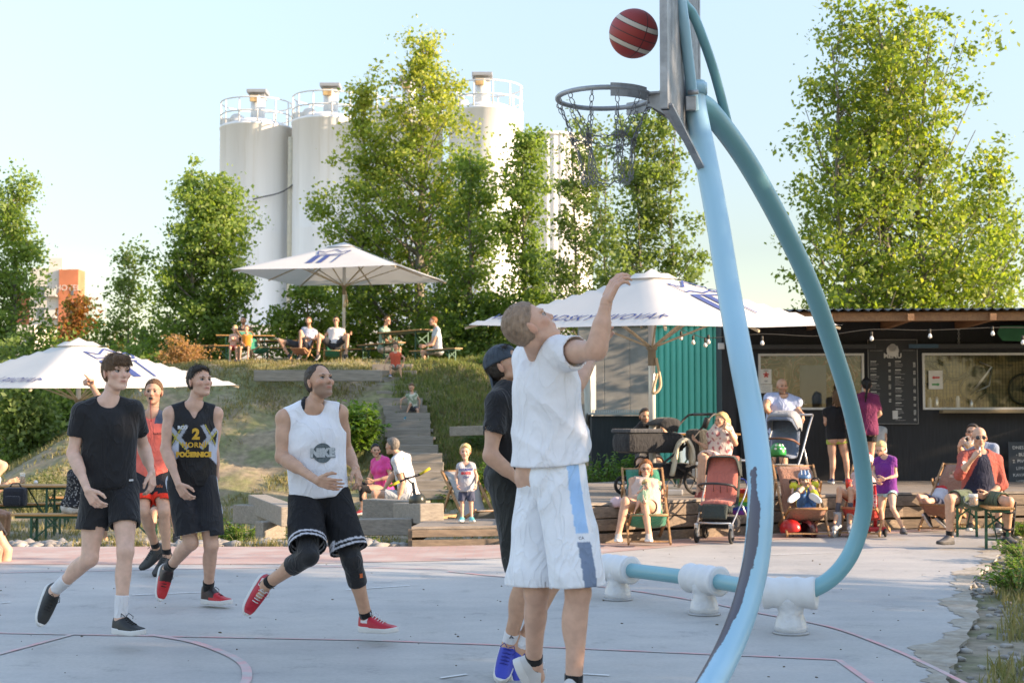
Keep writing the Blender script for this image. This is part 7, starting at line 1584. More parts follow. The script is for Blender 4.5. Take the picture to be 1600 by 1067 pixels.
# ------------------------------------------------------------------ spectators
def T(nm, c, **k): return dict(m=cloth('t_' + nm, c), **k)
SHK = dict(m=m_shoe_k, sole=sole_w); SHG = dict(m=M('shoe_grey', (.07, .07, .075), .7), sole=sole_k); SHW = dict(m=M('shoe_beige', (.45, .40, .35), .7), sole=sole_w); SHB = dict(m=M('shoe_navy', (.03, .05, .12), .7), sole=sole_w); SHM = dict(m=M('shoe_mint', (.08, .38, .38), .7), sole=sole_w)
if 'crowd' not in SKIP:
    # mound top
    G1 = 'people sitting on the mound'; gz = 0
    person('bearded man in black tee behind the two small boys on the mound', 39.4, dict(pel=(383, 541), neck=(381, 513), head=(380, 501, 0), wrl=(388, 535, -1), wrr=(372, 534, -1), ell=(391, 526, 0), elr=(370, 526, 0), knl=(392, 542, -1), knr=(372, 542, -1), anl=(392, 562, 0), anr=(372, 562, 0)), 1.8, 'tan', 1, hair=('buzz', 'dark'), beard=('dark', .7), top=T('black', (.015, .015, .017)), bottom=T('grey', (.25, .25, .26)), shoes=SHK, group=G1)
    person('small boy with bare chest clasping hands, left of the two boys on the mound', 37.3, dict(pel=(364, 543), neck=(366, 524), tl=.40, head=(367, 514, -5), ell=(373, 534, 0), wrl=(366, 530, -1), elr=(358, 534, 0), wrr=(364, 530, -1), knl=(369, 543, -1), knr=(360, 543, -1), anl=(369, 562, 0), anr=(359, 562, 0)), 1.22, 'fair', 1, hs=1.25, child=True, hair=('short', 'blond'), bottom=T('red', (.35, .05, .04)), shoes=SHG, group=G1)
    person('small boy in orange tee, right of the two boys on the mound', 37.2, dict(pel=(385, 543), neck=(386, 524), tl=.40, head=(385, 514, -5), ell=(393, 534, 0), wrl=(382, 538, -1), elr=(377, 534, 0), wrr=(380, 538, -1), knl=(388, 543, -1), knr=(376, 543, -1), anl=(387, 562, 0), anr=(375, 562, 0)), 1.22, 'tan', 1, hs=1.25, child=True, hair=('short', 'brown'), top=T('orange', (.60, .22, .03)), bottom=T('dkgreen', (.04, .08, .05)), shoes=SHG, group=G1)
    def shades(*a): pass
    person('bearded man in pale blue tee lounging in a deck chair on the mound', 38.0, dict(pel=(474, 541), neck=(484, 515, 1), ty=-12, head=(482, 502, -5), knl=(470, 519, -1), anl=(469, 552, 0), tol=(466, 557, -1), knr=(437, 532, -1), anr=(450, 553, 0), tor=(452, 557, -1), ell=(497, 530, 0), wrl=(484, 530, -1), elr=(470, 528, 0), wrr=(478, 531, -1)), 1.82, 'tan', 1, hair=('short', 'brown', .7), beard=('brown', .85), top=T('paleblue', (.36, .40, .50)), bottom=T('dkshorts', (.03, .033, .04), len=.7), shoes=SHK, group=G1)
    person('man in white tee and dark sunglasses in a deck chair on the mound', 38.1, dict(pel=(522, 539), neck=(526, 515, 1), head=(525, 501, 2), knl=(543, 525, -1), anl=(541, 553, 0), tol=(540, 558, -1), knr=(499, 524, -1), anr=(497, 552, 0), tor=(494, 558, -1), ell=(540, 524, 0), wrl=(547, 522, -1), elr=(508, 527, 0), wrr=(502, 528, -1)), 1.84, 'tan', 1, hair=('short', 'dark', .7), glasses=('dark',), top=T('white2', (.56, .54, .54)), bottom=T('dkshorts', (.03, .033, .04), len=.7), shoes=SHK, group=G1)
    person('man in sage green tee with sunglasses at the left of the picnic table', 38.6, dict(pel=(599, 545), neck=(601, 514), ty=65, head=(605, 501, 60), elr=(603, 532, -1), wrr=(614, 537, 0), ell=(610, 530, 1), wrl=(620, 534, 0), knr=(622, 545, 0), knl=(624, 545, 0), anr=(618, 566, 0), anl=(624, 566, 0)), 1.8, 'tan', 1, hair=('short', 'brown', .8), glasses=('dark',), top=T('sage', (.20, .32, .26)), bottom=T('grey', (.25, .25, .26)), shoes=SHG, group=G1)
    person('man in pale tee seen from the side at the right end of the picnic table', 36.9, dict(pel=(684, 549), neck=(682, 514), ty=-75, head=(677, 502, -70), ell=(676, 538, -1), wrl=(664, 541, 0), elr=(674, 536, 1), wrr=(662, 540, 0), knl=(660, 550, 0), knr=(662, 550, 0), anl=(664, 568, 0), anr=(668, 568, 0)), 1.8, 'tan', 1, hair=('short', 'ginger', .9), top=T('palegrey', (.46, .50, .52), hem=.05), bottom=T('grey', (.25, .25, .26)), shoes=SHG, group=G1)
    person('boy in orange red tee sitting on the top step of the mound stairs', 34.2, dict(pel=(618, 573), neck=(618, 552), tl=.38, head=(618, 541, -5, -15), elr=(604, 562, 0), wrr=(601, 571, 0), ell=(632, 559, 0), wrl=(630, 568, 0), knl=(625, 573, -1), anl=(627, 592, 0), knr=(610, 573, -1), anr=(610, 585, 0), tol=(629, 597, -1)), 1.25, 'tan', 1, hs=1.2, child=True, hair=('short', 'brown'), top=T('vermilion', (.55, .09, .045)), bottom=T('sand', (.4, .36, .28)), shoes=SHB)
    def camo(V, a): n = vnoise(V[:, 0], V[:, 1], V[:, 2], 3, 28); return np.where((n > 0)[:, None], (.50, .50, .40), (.22, .27, .18))
    person('small boy in patterned tee climbing down the middle of the stairs', 32.2, dict(pel=(645, 637), neck=(644, 616), tl=.36, head=(643, 605, -5, -20), elr=(627, 624, 0), wrr=(626, 633, 0), ell=(656, 626, 0), wrl=(655, 636, 0), knl=(653, 641, -1), anl=(652, 655, 0), tol=(650, 660, -1), knr=(641, 631, -1), anr=(636, 645, 0), tor=(633, 651, -1)), 1.15, 'tan', 1, hs=1.25, child=True, hair=('short', 'brown'), top=dict(m=paint('camo'), paint=camo), bottom=T('charcoal', (.06, .065, .08)), shoes=dict(m=M('shoe_teal', (.03, .20, .26), .7), sole=sole_w))
    # couple by the steps
    person('dark haired woman in bright pink tee with a braid, sitting by the steps', 22.0, dict(pel=(600, 766), neck=(594, 718, 1), ty=-45, head=(587, 704, 15), ell=(611, 745, -1), wrl=(582, 751, -1), elr=(580, 740, 1), wrr=(574, 757, 0), knl=(566, 764, -1), anl=(566, 796, 0), knr=(562, 757, -1), anr=(574, 792, 0), tol=(556, 798, 0), tor=(562, 798, 0), gaze=(.3, 1, 0)), 1.68, 'tan', 2, fem=True, hair=('braid', 'black', 1.0, [(.05, -.04, -.02), (.085, .02, -.10), (.08, .07, -.19), (.07, .09, -.30)]), top=T('pink', (.75, .07, .28), sleeve=.65), bottom=T('leggings', (.012, .012, .014), len=1.7, loose=.006, flare=0, name='leggings'), shoes=dict(m=M('shoe_redblue', (.38, .04, .04), .6), sole=sole_w))
    person('grey haired man in white tee and grey shorts on the timber seat, seen from behind', 20.2, dict(pel=(640, 776), neck=(626, 714, -1), ty=-112, py=-95, head=(613, 697, -120), hsg=0, ell=(629, 754, -1), wrl=(620, 788, 0), elr=(612, 745, 1), wrr=(600, 765, 0), knl=(586, 772, 0), anl=(588, 806, 0), knr=(592, 780, 1), anr=(616, 808, 0), tol=(574, 812, 0), tor=(602, 812, 0)), 1.82, 'tan', 2, hair=('short', 'grey', .7), top=T('white3', (.60, .60, .62), sleeve=.6), bottom=T('greyshorts', (.38, .40, .42), len=.72), shoes=SHG)
    def toddp(a, t, org, G):
        o = a.pel + a.up * .21; x = a.Ft[:, 0]
        dtext('shirt_print', 'COUNTRY', .034, a, o + a.up * .045, x, a.up, a.top, M('print_navy', (.04, .05, .2), .7), a.top, org, bold=.002); dtext('shirt_print', 'SKATE', .04, a, o + a.up * .005, x, a.up, a.top, M('print_red2', (.5, .04, .04), .7), a.top, org, bold=.003); dtext('shirt_print', 'Cool', .034, a, o - a.up * .04, x, a.up, a.top, M('print_navy', (.04, .05, .2), .7), a.top, org, bold=.001, shear=.3)
    person('blond toddler in grey printed tee and dark blue shorts standing on the low platform', 16.5, dict(pel=(729, 768), neck=(728, 725), tl=.40, head=(727, 706, -3), elr=(712, 743, 0), wrr=(714, 757, -1), ell=(745, 743, 0), wrl=(744, 757, -1), knl=(736, 789, 0), anl=(737, 808, 0), tol=(739, 815, -1), knr=(722, 789, 0), anr=(722, 808, 0), tor=(720, 815, -1), flat='lr'), .96, 'fair', 2, hs=1.45, child=True, hair=('tuft', 'blond', 1.0), top=T('grey2', (.36, .37, .40), hem=.0, loose=.026), bottom=T('navy', (.05, .06, .10), len=.72, loose=.03), shoes=SHM, extra=toddp)
    # left tables
    G2 = 'people at the left beer tables'
    person('person at the very left edge, only a bare bent arm in view', 14.0, dict(pel=(-45, 790), neck=(-38, 690), ty=60, head=(-30, 660, 60), ell=(-10, 730, 1), wrl=(-8, 760, 0), elr=(6, 727, -1), wrr=(-14, 752, 0), knl=(10, 860, 0), knr=(-5, 860, 0)), 1.8, 'tan', 1, hair=('short', 'brown'), top=T('grey3', (.3, .3, .32), kind='tank'), bottom=T('black', (.015, .015, .017)))
    person('person at the left edge resting a hand on the table beside the beer glass', 21.0, dict(pel=(-28, 800), neck=(-22, 745, 0), tl=.5, head=(-20, 722, 50), ell=(-8, 772, 0), wrl=(14, 752, -1), hdl=(26, 750, 0), elr=(-25, 775, -1), wrr=(-5, 760, 0), knl=(12, 805, 0), knr=(5, 808, -1)), 1.75, 'tan', 1, hair=('short', 'brown'), top=T('palegrey', (.46, .50, .52), sleeve=.7), bottom=T('white4', (.5, .5, .5), len=.6), hand=('open', 'relax'), group=G2)
    def flor(V, a): n = vnoise(V[:, 0], V[:, 1], V[:, 2], 5, 60); return np.where((np.abs(n) < .06)[:, None], (.35, .35, .35), (.014, .014, .018))
    person('woman in a black patterned dress on the near bench behind the black tee player', 19.2, dict(pel=(114, 790), neck=(124, 738), ty=150, tl=.46, head=(130, 712, 150), elr=(150, 760, 0), wrr=(150, 780, 0), ell=(108, 764, 0), wrl=(118, 780, 1), knl=(150, 806, 1), knr=(160, 804, 1), anl=(160, 845, 0), anr=(165, 845, 0)), 1.66, 'tan', 2, fem=True, hair=('long', 'light', 1.0, .22), top=dict(m=paint('flor'), paint=flor, hem=.03, name='dress', sleeve=.5), bottom=T('white4', (.5, .5, .5), len=.35, loose=.03), group=G2)
    person('person in dark shorts and sandals on the near bench behind the jersey player', 19.3, dict(pel=(254, 796), neck=(258, 742), tl=.48, head=(262, 718, 0), knl=(271, 800, -1), anl=(275, 832, 0), tol=(277, 840, -1), knr=(240, 800, -1), anr=(238, 832, 0), tor=(234, 840, -1), wrl=(270, 785, -1), wrr=(245, 785, -1)), 1.75, 'tan', 1, hair=('short', 'brown'), top=T('black', (.015, .015, .017)), bottom=T('dkshorts', (.03, .033, .04)), shoes=dict(m=M('sandal', (.04, .03, .025), .7), sole=sole_k), group=G2)
    # deck
    def glz(V, a): return np.tile((.55, .40, .34), (len(V), 1))
    M1 = person('mother with glasses in a beige top holding a baby in the green deck chair', 16.15, dict(pel=(1008, 797), neck=(1009, 753, 1), head=(1009, 733, -4, 2), knl=(1006, 783, -1), anl=(1014, 835, 0), tol=(1015, 848, -1), knr=(977, 784, -1), anr=(966, 835, 0), tor=(965, 848, -1), ell=(1036, 779, 0), wrl=(1016, 783, -1), hdl=(1006, 780, -1), elr=(985, 778, -1), wrr=(999, 776, -1), flat='lr'), 1.70, 'tan', 2, fem=True, build=1.1, hair=('long', 'ginger', 1.0, .05), glasses=('clear',), top=T('beige', (.50, .36, .30), kind='tank'), bottom=T('cream', (.50, .42, .36), len=.40), shoes=SHW)
    person('baby in a green romper lying on the mother lap', 15.78, dict(pel=(1003, 782), neck=(1007, 768), tl=.40, head=(1009, 759, -25), knl=(1008, 784, -1), anl=(1006, 780, 0), tol=(1005, 774, 0), knr=(996, 790, 0), anr=(991, 800, 0), ell=(1015, 775, 0), wrl=(1012, 780, 0), elr=(996, 770, 0), wrr=(1002, 765, -1)), .66, 'fair', 1, hs=1.75, child=True, hair=('buzz', 'blond'), top=T('romper', (.25, .38, .27), sleeve=.5), bottom=T('romper', (.25, .38, .27), len=.4), shoes='bare')
    person('bearded young man in black tee at the table behind the black pram', 19.7, dict(pel=(1012, 714), neck=(1011, 671, 0), ty=12, head=(1008, 651, 5), elr=(992, 692, 0), wrr=(1005, 694, -1), hdr=(1013, 693, -1), ell=(1043, 686, 0), wrl=(1033, 664, -1), hdl=(1026, 658, -1), knl=(1030, 726, -1), knr=(1000, 726, -1), anl=(1030, 755, 0), anr=(1000, 755, 0)), 1.78, 'tan', 2, hair=('short', 'dark', .9), beard=('dark', .7), top=T('black', (.015, .015, .017)), bottom=T('black', (.015, .015, .017)), shoes=SHK, hand=('fist', 'relax'))
    def rose(V, a): n = vnoise(V[:, 0], V[:, 1], V[:, 2], 6, 42); return np.where((n > .45)[:, None], (.34, .12, .13), (.56, .46, .42))
    person('blonde woman in a floral dress leaning on her hand and smiling', 17.7, dict(pel=(1122, 720), neck=(1128, 678, 0), ty=-20, py=-42, tl=.42, head=(1127, 658, -52, 3), ell=(1149, 693, 0), wrl=(1139, 672, -1), hdl=(1132, 664, -1), elr=(1109, 702, 0), wrr=(1092, 692, 0), knl=(1103, 718, -1), anl=(1101, 766, 0), tol=(1097, 776, -1), knr=(1097, 714, -1), anr=(1092, 768, 0), tor=(1086, 777, -1)), 1.68, 'tan', 2, fem=True, hair=('long', 'blond', 1.0, .13), top=dict(m=paint('rose'), paint=rose, hem=.04, sleeve=.6, name='dress'), bottom=dict(m=paint('rose2'), paint=rose, len=.80, loose=.02, skirt=.7, name='skirt'), shoes=dict(m=M('sandal_red', (.35, .07, .05), .6), sole=sole_k), hand=('fist', 'relax'))
    person('stout bald bearded man in a pale blue polo leaning on the kiosk counter', 20.9, dict(pel=(1216, 678), neck=(1224, 622, 0), tl=.54, ty=-8, head=(1222, 604, 8), elr=(1196, 637, -1), wrr=(1210, 652, 1), ell=(1244, 640, 0), wrl=(1254, 647, -1), hdl=(1256, 656, 0), knl=(1224, 716, -1), anl=(1226, 750, 0), knr=(1206, 716, -1), anr=(1204, 750, 0)), 1.80, 'tan', 2, build=1.25, hair=('bald', 'brown'), beard=('brown', .6), top=T('skyblue', (.38, .46, .66), hem=.04, sleeve=.6), bottom=T('jeans', (.10, .13, .2), len=.8), shoes=SHK)
    person('woman in black tee and lime yellow shorts seen from behind at the counter', 21.2, dict(pel=(1307, 685), neck=(1304, 640, 0), ty=178, py=180, head=(1308, 619, 175), ell=(1290, 660, 0), wrl=(1296, 672, 1), elr=(1322, 662, 0), wrr=(1318, 674, 1), knl=(1301, 720, 0), anl=(1300, 748, 0), knr=(1322, 720, 0), anr=(1324, 748, 0)), 1.58, 'fair', 2, fem=True, hair=('long', 'brown', 1.0, .12), top=T('black', (.015, .015, .017), hem=.01, sleeve=.5), bottom=T('lime', (.42, .52, .10), len=.26, loose=.012), shoes=SHB)
    person('dark haired woman in a plum tee and black shorts seen from behind, hand on hip', 20.9, dict(pel=(1354, 674), neck=(1352, 619, 0), ty=165, py=175, head=(1354, 602, 170), ell=(1334, 645, 0), wrl=(1340, 664, 1), elr=(1375, 646, 0), wrr=(1362, 658, 0), knl=(1347, 715, 0), anl=(1345, 750, 0), knr=(1360, 715, 0), anr=(1362, 750, 0)), 1.66, 'tan', 2, fem=True, hair=('pony', 'black', 1.0, [(0, -.10, .03), (0, -.13, -.06), (.02, -.11, -.18), (.03, -.10, -.28)]), top=T('plum', (.16, .022, .075), hem=.06, sleeve=.85, loose=.03), bottom=T('black', (.015, .015, .017), len=.4, loose=.014), shoes=SHB)
    person('child in a pale grey tee standing behind the plum tee woman', 21.5, dict(pel=(1373, 707), neck=(1370, 670, 0), tl=.40, ty=160, head=(1360, 655, 160), ell=(1360, 690, 0), elr=(1384, 685, 0), wrr=(1380, 698, 0), knl=(1368, 730, 0), knr=(1376, 730, 0), anl=(1368, 750, 0), anr=(1377, 750, 0)), 1.3, 'fair', 1, hs=1.15, child=True, hair=('short', 'brown'), top=T('palegrey', (.46, .50, .52)), bottom=T('navy', (.05, .06, .10)), shoes=SHG)
    ypad = M('pad_yellow', (.55, .50, .02), .6); bpad = M('pad_black', (.02, .02, .02), .6)
    def hel(col, stripes=None, dn=0):
        def ex(a, t, org, G):
            f = SDF(a.hc - .2, a.hc + .2, .009); f.prim(('el', a.hx((0, -.01, .045)), a.Fh, np.array([.098, .118, .105]) * a.HS), 'add'); f.keep(a.hx((0, 0, .030)), a.Fh @ nrm((0, .10, 1))); V, F = f.mesh(); h_ = mesh_np('helmet', smooth_v(V, F, 1) - org, F, col, t)
            if stripes:
                b = MB()
                for sx in (-.05, 0, .05): b.tube(spline([a.hx((sx * 1.1, .105, .08)) - org, a.hx((sx, .03, .15)) - org, a.hx((sx, -.08, .125)) - org], 4), .009 * a.HS, 6)
                b.build('stripe', stripes, h_)
            b = MB()
            for sg in (1, -1): b.tube([a.hx((sg * .078, .01, .03)) - org, a.hx((sg * .06, .03, -.06)) - org, a.hx((0, .055, -.115)) - org], .004, 5)
            b.build('chin_strap', bpad, h_)
        return ex
    def exboy(a, t, org, G):
        hel(hm_blue, hm_silver)(a, t, org, G)
        for k in 'lr':
            blob('elbow_pad', [('rc', a.el[k] + (a.sh[k] - a.el[k]) * .2, a.el[k] + (a.wr[k] - a.el[k]) * .4, .045, .045)], .01, ypad, t, org); b = MB(); b.torus(a.el[k] - org, nrm(a.wr[k] - a.el[k]), .046, .012, 14, 6); b.build('pad_strap', bpad, t)
            d = nrm(a.an[k] - a.kn[k]); blob('shin_guard', [('rc', a.an[k] - d * .12, a.an[k], .042, .045)], .01, ypad if k == 'l' else bpad, t, org)
    hm_blue = M('helmet_blue', (.10, .22, .42), .3); hm_silver = M('helmet_silver', (.45, .5, .55), .3)
    person('boy in a blue helmet with yellow black pads curled up in the brown deck chair', 17.2, dict(pel=(1260, 790), neck=(1257, 768, 1), tl=.38, head=(1257, 750, -5), knl=(1268, 762, -1), anl=(1274, 775, -1), tol=(1283, 781, -1), knr=(1253, 764, -1), anr=(1240, 776, -1), tor=(1232, 782, -1), ell=(1274, 751, -1), wrl=(1273, 768, -1), elr=(1240, 753, -1), wrr=(1238, 770, -1)), 1.25, 'fair', 2, hs=1.2, child=True, top=T('padtop', (.45, .42, .05), sleeve=.5), bottom=T('brightblue', (.06, .20, .50), len=.92), shoes=SHB, socks=dict(m=cloth('sock_navy', (.02, .03, .12)), h=.1), extra=exboy)
    def skates(a, t, org, G):
        hel(M('helmet_white', (.55, .55, .55), .3), M('helmet_redstripe', (.5, .03, .03), .3))(a, t, org, G); ms = M('skate_grey', (.33, .34, .36), .5)
        for k in 'lr':
            an, to = a.an[k], a.to[k]; d = nrm(V3(*(to - an)[:2], 0)); z0 = V3(an[0], an[1], .085)
            blob('skate_boot', [('rc', z0 + V3(0, 0, .03) - d * .02, z0 + V3(0, 0, .22) - d * .02, .045, .052), ('rc', z0 - d * .03 + V3(0, 0, .03), z0 + d * .14 + V3(0, 0, .02), .042, .036)], .009, ms, t, org, k=.03, keeps=[(V3(0, 0, .085), V3(0, 0, 1)), (V3(0, 0, .30), V3(0, 0, -1))])
            b = MB(); b.box(z0 + d * .05 + V3(0, 0, -.012) - org, (.03, .25, .03), Matrix.Rotation(math.atan2(-d[0], d[1]), 3, 'Z'), .004); fr_ = b.build('skate_frame', sole_w, t)
            for i in range(4):
                c = z0 + d * (-.05 + i * .068) - V3(0, 0, .047); b = MB(); b.lathe(c - org - np.cross(d, (0, 0, 1)) * .012, [(.028, 0), (.036, .006), (.036, .018), (.028, .024)], 14, np.cross(d, (0, 0, 1))); b.build('skate_wheel', M('skate_wheel', (.3, .28, .25), .5), fr_)
        b = MB(); c = a.hd['r'] - org; b.lathe(c, [(.03, -.05), (.036, .05)], 12); b.build('cup', M('cup_red', (.55, .03, .02), .4), t)
    person('child on inline skates in a white helmet sitting behind the curved tube', 17.3, dict(pel=(1343, 782), neck=(1350, 746, 1), tl=.44, head=(1354, 724, -30), knl=(1329, 765, -1), anl=(1329, 803, 0), tol=(1328, 812, -1), knr=(1312, 765, -1), anr=(1308, 803, 0), tor=(1304, 812, -1), ell=(1362, 762, 0), wrl=(1350, 765, -1), elr=(1334, 762, 0), wrr=(1328, 757, -1)), 1.42, 'tan', 2, hs=1.1, child=True, top=T('palepink', (.5, .35, .35)), bottom=T('redshorts', (.45, .05, .03), len=.5), socks=dict(m=cloth('sock_grey', (.08, .08, .1)), h=.18), shoes='bare', extra=skates)
    def girlp(V, a): c = np.tile((.155, .022, .20), (len(V), 1)); return c
    person('blonde girl in a violet tee and pale shorts holding the red scooter', 16.95, dict(pel=(1386, 768), neck=(1383, 716, 0), tl=.44, ty=-38, head=(1376, 701, -28, -25), ell=(1400, 743, 0), wrl=(1382, 748, -1), hdl=(1375, 749, 0), elr=(1364, 738, 0), wrr=(1370, 750, -1), knl=(1395, 794, -1), anl=(1411, 825, 1), tol=(1413, 836, -1), knr=(1376, 795, 0), anr=(1380, 826, 1), tor=(1374, 836, -1), flat='lr'), 1.24, 'fair', 2, hs=1.12, child=True, hair=('pony', 'blond', 1.0, [(-.02, -.09, .02), (.0, -.10, -.06), (.02, -.08, -.13)]), top=T('violet', (.155, .022, .20), hem=.03, sleeve=.6, loose=.028), bottom=T('paleaqua', (.35, .50, .52), len=.30), shoes=SHG)
    def flag(V, a): L = (V - a.pel) @ np.stack([a.Ft[:, 0], a.Ft[:, 1], a.up], 1) / a.s; c = np.tile((.52, .52, .56), (len(V), 1)); c[(np.abs(L[:, 2] - .28 - L[:, 0] * .3) < .045) & (L[:, 1] > 0)] = (.55, .03, .03); return c
    person('boy in a white tee with red stripe reclining with hands behind his head', 18.2, dict(pel=(1462, 783), neck=(1482, 761, 1), tl=.42, ty=-40, head=(1489, 749, -20, 8), knr=(1436, 776, -1), anr=(1450, 804, 0), tor=(1457, 815, 0), knl=(1446, 782, -1), anl=(1470, 808, 0), tol=(1478, 815, 0), elr=(1464, 748, 0), wrr=(1480, 746, 0), ell=(1502, 758, 0), wrl=(1497, 747, 0)), 1.32, 'fair', 2, hs=1.15, child=True, hair=('buzz', 'light'), top=dict(m=paint('flag'), paint=flag), bottom=T('navy', (.05, .06, .10), len=.55), shoes=SHK)
    def raglan(V, a):
        L = (V - a.neck) @ a.Ft / a.s; c = np.tile((.018, .022, .045), (len(V), 1)); c[np.abs(L[:, 0]) > .085 - .35 * np.clip(L[:, 2] + .10, -1, .12)] = (.36, .085, .065); return c
    def exbald(a, t, org, G):
        m = cloth('strap_black', (.015, .015, .018))
        kl, al, hl = a.kn['l'], a.an['l'], a.hp['l']; b = MB()
        for p_, ax, r_ in ((kl + (hl - kl) * .35, nrm(hl - kl), .088), (kl + (al - kl) * .25, nrm(al - kl), .062), (kl + (al - kl) * .75, nrm(al - kl), .05)): b.torus(p_ - org, ax, r_, .012, 18, 6)
        b.build('brace_strap', m, t); sd = a.Fp[:, 0]; b = MB(); b.tube([hl + (kl - hl) * .5 + sd * .09 - org, kl + sd * .07 - org, al + sd * .06 - (al - kl) * .1 - org], .018, 8); b.tube([kl + (hl - kl) * .4 - sd * .06 - V3(0, .08, 0) - org, kl + (al - kl) * .45 + sd * .055 - V3(0, .03, 0) - org], .010, 6); b.build('knee_brace', m, t)
        b = MB(); b.tube([a.hd['r'] - org + V3(.0, -.02, -.03), a.hd['r'] - org + V3(.005, -.03, .05)], .009, 8); b.build('vape_pen', m_stl, t)
        o = a.sh['r'] + (a.el['r'] - a.sh['r']) * .45; dtext('sleeve_print', '8', .12, a, o, V3(.8, .2, 0), V3(0, 0, 1), a.top, M('print_white', (.6, .6, .6), .7), a.top, org, bold=.003)
    person('bald man in sunglasses and a rust and navy raglan shirt sitting on a bench', 15.75, dict(pel=(1528, 778), neck=(1532, 712, 0), head=(1530, 684, -8, 0), elr=(1499, 742, -1), wrr=(1520, 716, -1), hdr=(1529, 705, -1), ell=(1566, 757, 0), wrl=(1543, 772, -1), hdl=(1533, 776, -1), knr=(1484, 780, -1), anr=(1484, 838, 1), tor=(1471, 850, -1), knl=(1576, 784, -1), anl=(1573, 838, 1), tol=(1584, 849, -1), flat='lr', pnr=(.6, .2, -.2)), 1.82, 'tan', 2, build=1.08, hair=('bald', 'brown'), glasses=('dark',), beard=('brown', .2), top=dict(m=paint('raglan'), paint=raglan, sleeve=1.35, loose=.02, hem=.03), bottom=T('olive', (.085, .115, .07), len=.80, loose=.024), socks=dict(m=sock_k, h=.07), shoes=SHG, hand=('grip', 'fist'), extra=exbald)
    H2 = person('man in a grey blue tee drinking beer behind the bald man', 17.6, dict(pel=(1540, 762), neck=(1530, 699, 0), ty=-20, head=(1520, 677, -30, 8), elr=(1503, 708, 0), wrr=(1499, 697, -1), hdr=(1503, 690, -1), ell=(1558, 735, 0), wrl=(1550, 758, -1), knr=(1515, 770, -1), knl=(1560, 770, -1), anl=(1560, 818, 0), anr=(1515, 818, 0)), 1.8, 'tan', 2, hair=('short', 'dark', .8), glasses=('clear',), top=T('greyblue', (.20, .25, .34)), bottom=T('dkshorts', (.03, .033, .04)), shoes=SHK, hand=('relax', 'grip'))
    c = H2.hd['r']; glass_mug(Vector((c[0] + .02, c[1] - .06, c[2] - .06)), 'beer mug tipped to the mouth of the man behind the bald man', .045, .14, True, (0, R(60), R(10)), .035)
# ------------------------------------------------------------------ hoop, backboard, curved tubes, ball
m_lb = bpy.data.materials.new('light_blue_paint'); m_lb.use_nodes = True
def worn(m, col, chips):
    N = m.node_tree; nd, lk = N.nodes, N.links; p = nd['Principled BSDF']; p.inputs['Roughness'].default_value = .38; p.inputs['Coat Weight'].default_value = .15
    tc = nd.new('ShaderNodeTexCoord'); n = nd.new('ShaderNodeTexNoise'); n.inputs['Scale'].default_value = 34; n.inputs['Detail'].default_value = 8; n.inputs['Roughness'].default_value = .7; lk.new(tc.outputs['Object'], n.inputs[0])
    at_ = nd.new('ShaderNodeAttribute'); at_.attribute_name = 'wear'; ad = nd.new('ShaderNodeMath'); ad.operation = 'MULTIPLY_ADD'; lk.new(n.outputs[0], ad.inputs[0]); ad.inputs[1].default_value = .9; lk.new(at_.outputs['Fac'], ad.inputs[2])
    mr = nd.new('ShaderNodeMapRange'); mr.inputs[1].default_value = .745; mr.inputs[2].default_value = .775; lk.new(ad.outputs[0], mr.inputs[0])
    n2 = nd.new('ShaderNodeTexNoise'); n2.inputs['Scale'].default_value = 2.2; n2.inputs['Detail'].default_value = 5; lk.new(tc.outputs['Object'], n2.inputs[0]); v = nd.new('ShaderNodeMapRange'); v.inputs[3].default_value = .88; v.inputs[4].default_value = 1.1; lk.new(n2.outputs[0], v.inputs[0]); sc = nd.new('ShaderNodeVectorMath'); sc.operation = 'SCALE'; sc.inputs[0].default_value = col; lk.new(v.outputs[0], sc.inputs['Scale'])
    mx = nd.new('ShaderNodeMix'); mx.data_type = 'RGBA'; lk.new(mr.outputs[0], mx.inputs[0]); lk.new(sc.outputs[0], mx.inputs[6]); mx.inputs[7].default_value = (.085, .08, .10, 1); lk.new(mx.outputs[2], p.inputs['Base Color'])
    b = nd.new('ShaderNodeBump'); b.inputs['Strength'].default_value = .3; b.inputs['Distance'].default_value = .003; b.invert = True; lk.new(mr.outputs[0], b.inputs['Height']); lk.new(b.outputs[0], p.inputs['Normal'])
worn(m_lb, (.27, .50, .62), 1); m_te = bpy.data.materials.new('teal_blue_paint'); m_te.use_nodes = True; worn(m_te, (.15, .38, .43), 1)
def big_tube(name, pts, r, mat, parent, org, n=28, wearf=None, seg=10):
    sp = spline(pts, seg); m = len(sp); V, F, Wr = [], [], []; pu = Vector((0, 1, 0))
    for i, p in enumerate(sp):
        t = (sp[min(i + 1, m - 1)] - sp[max(i - 1, 0)]).normalized(); u = (pu - t * pu.dot(t)).normalized(); pu = u; w = t.cross(u)
        for k in range(n):
            d = u * math.cos(2 * math.pi * k / n) + w * math.sin(2 * math.pi * k / n); V.append((p + d * r - org)[:]); Wr.append(wearf(i / (m - 1), d, p) if wearf else 0)
    for i in range(m - 1):
        for k in range(n): F.append((i * n + k, i * n + (k + 1) % n, (i + 1) * n + (k + 1) % n, (i + 1) * n + k))
    return mesh_np(name, V, np.array(F), mat, parent, attrs={'wear': np.array(Wr)})
hoop_o = Vector((1.0, 6.9, 0)); t = thing('basketball_hoop', 'basketball hoop on curved light blue and teal steel tubes with a metal backboard', 'basketball hoop', hoop_o)
Bc = Vector((.82, 6.80)); tv = Vector((.25, .968)); mvv = Vector((.968, -.25))
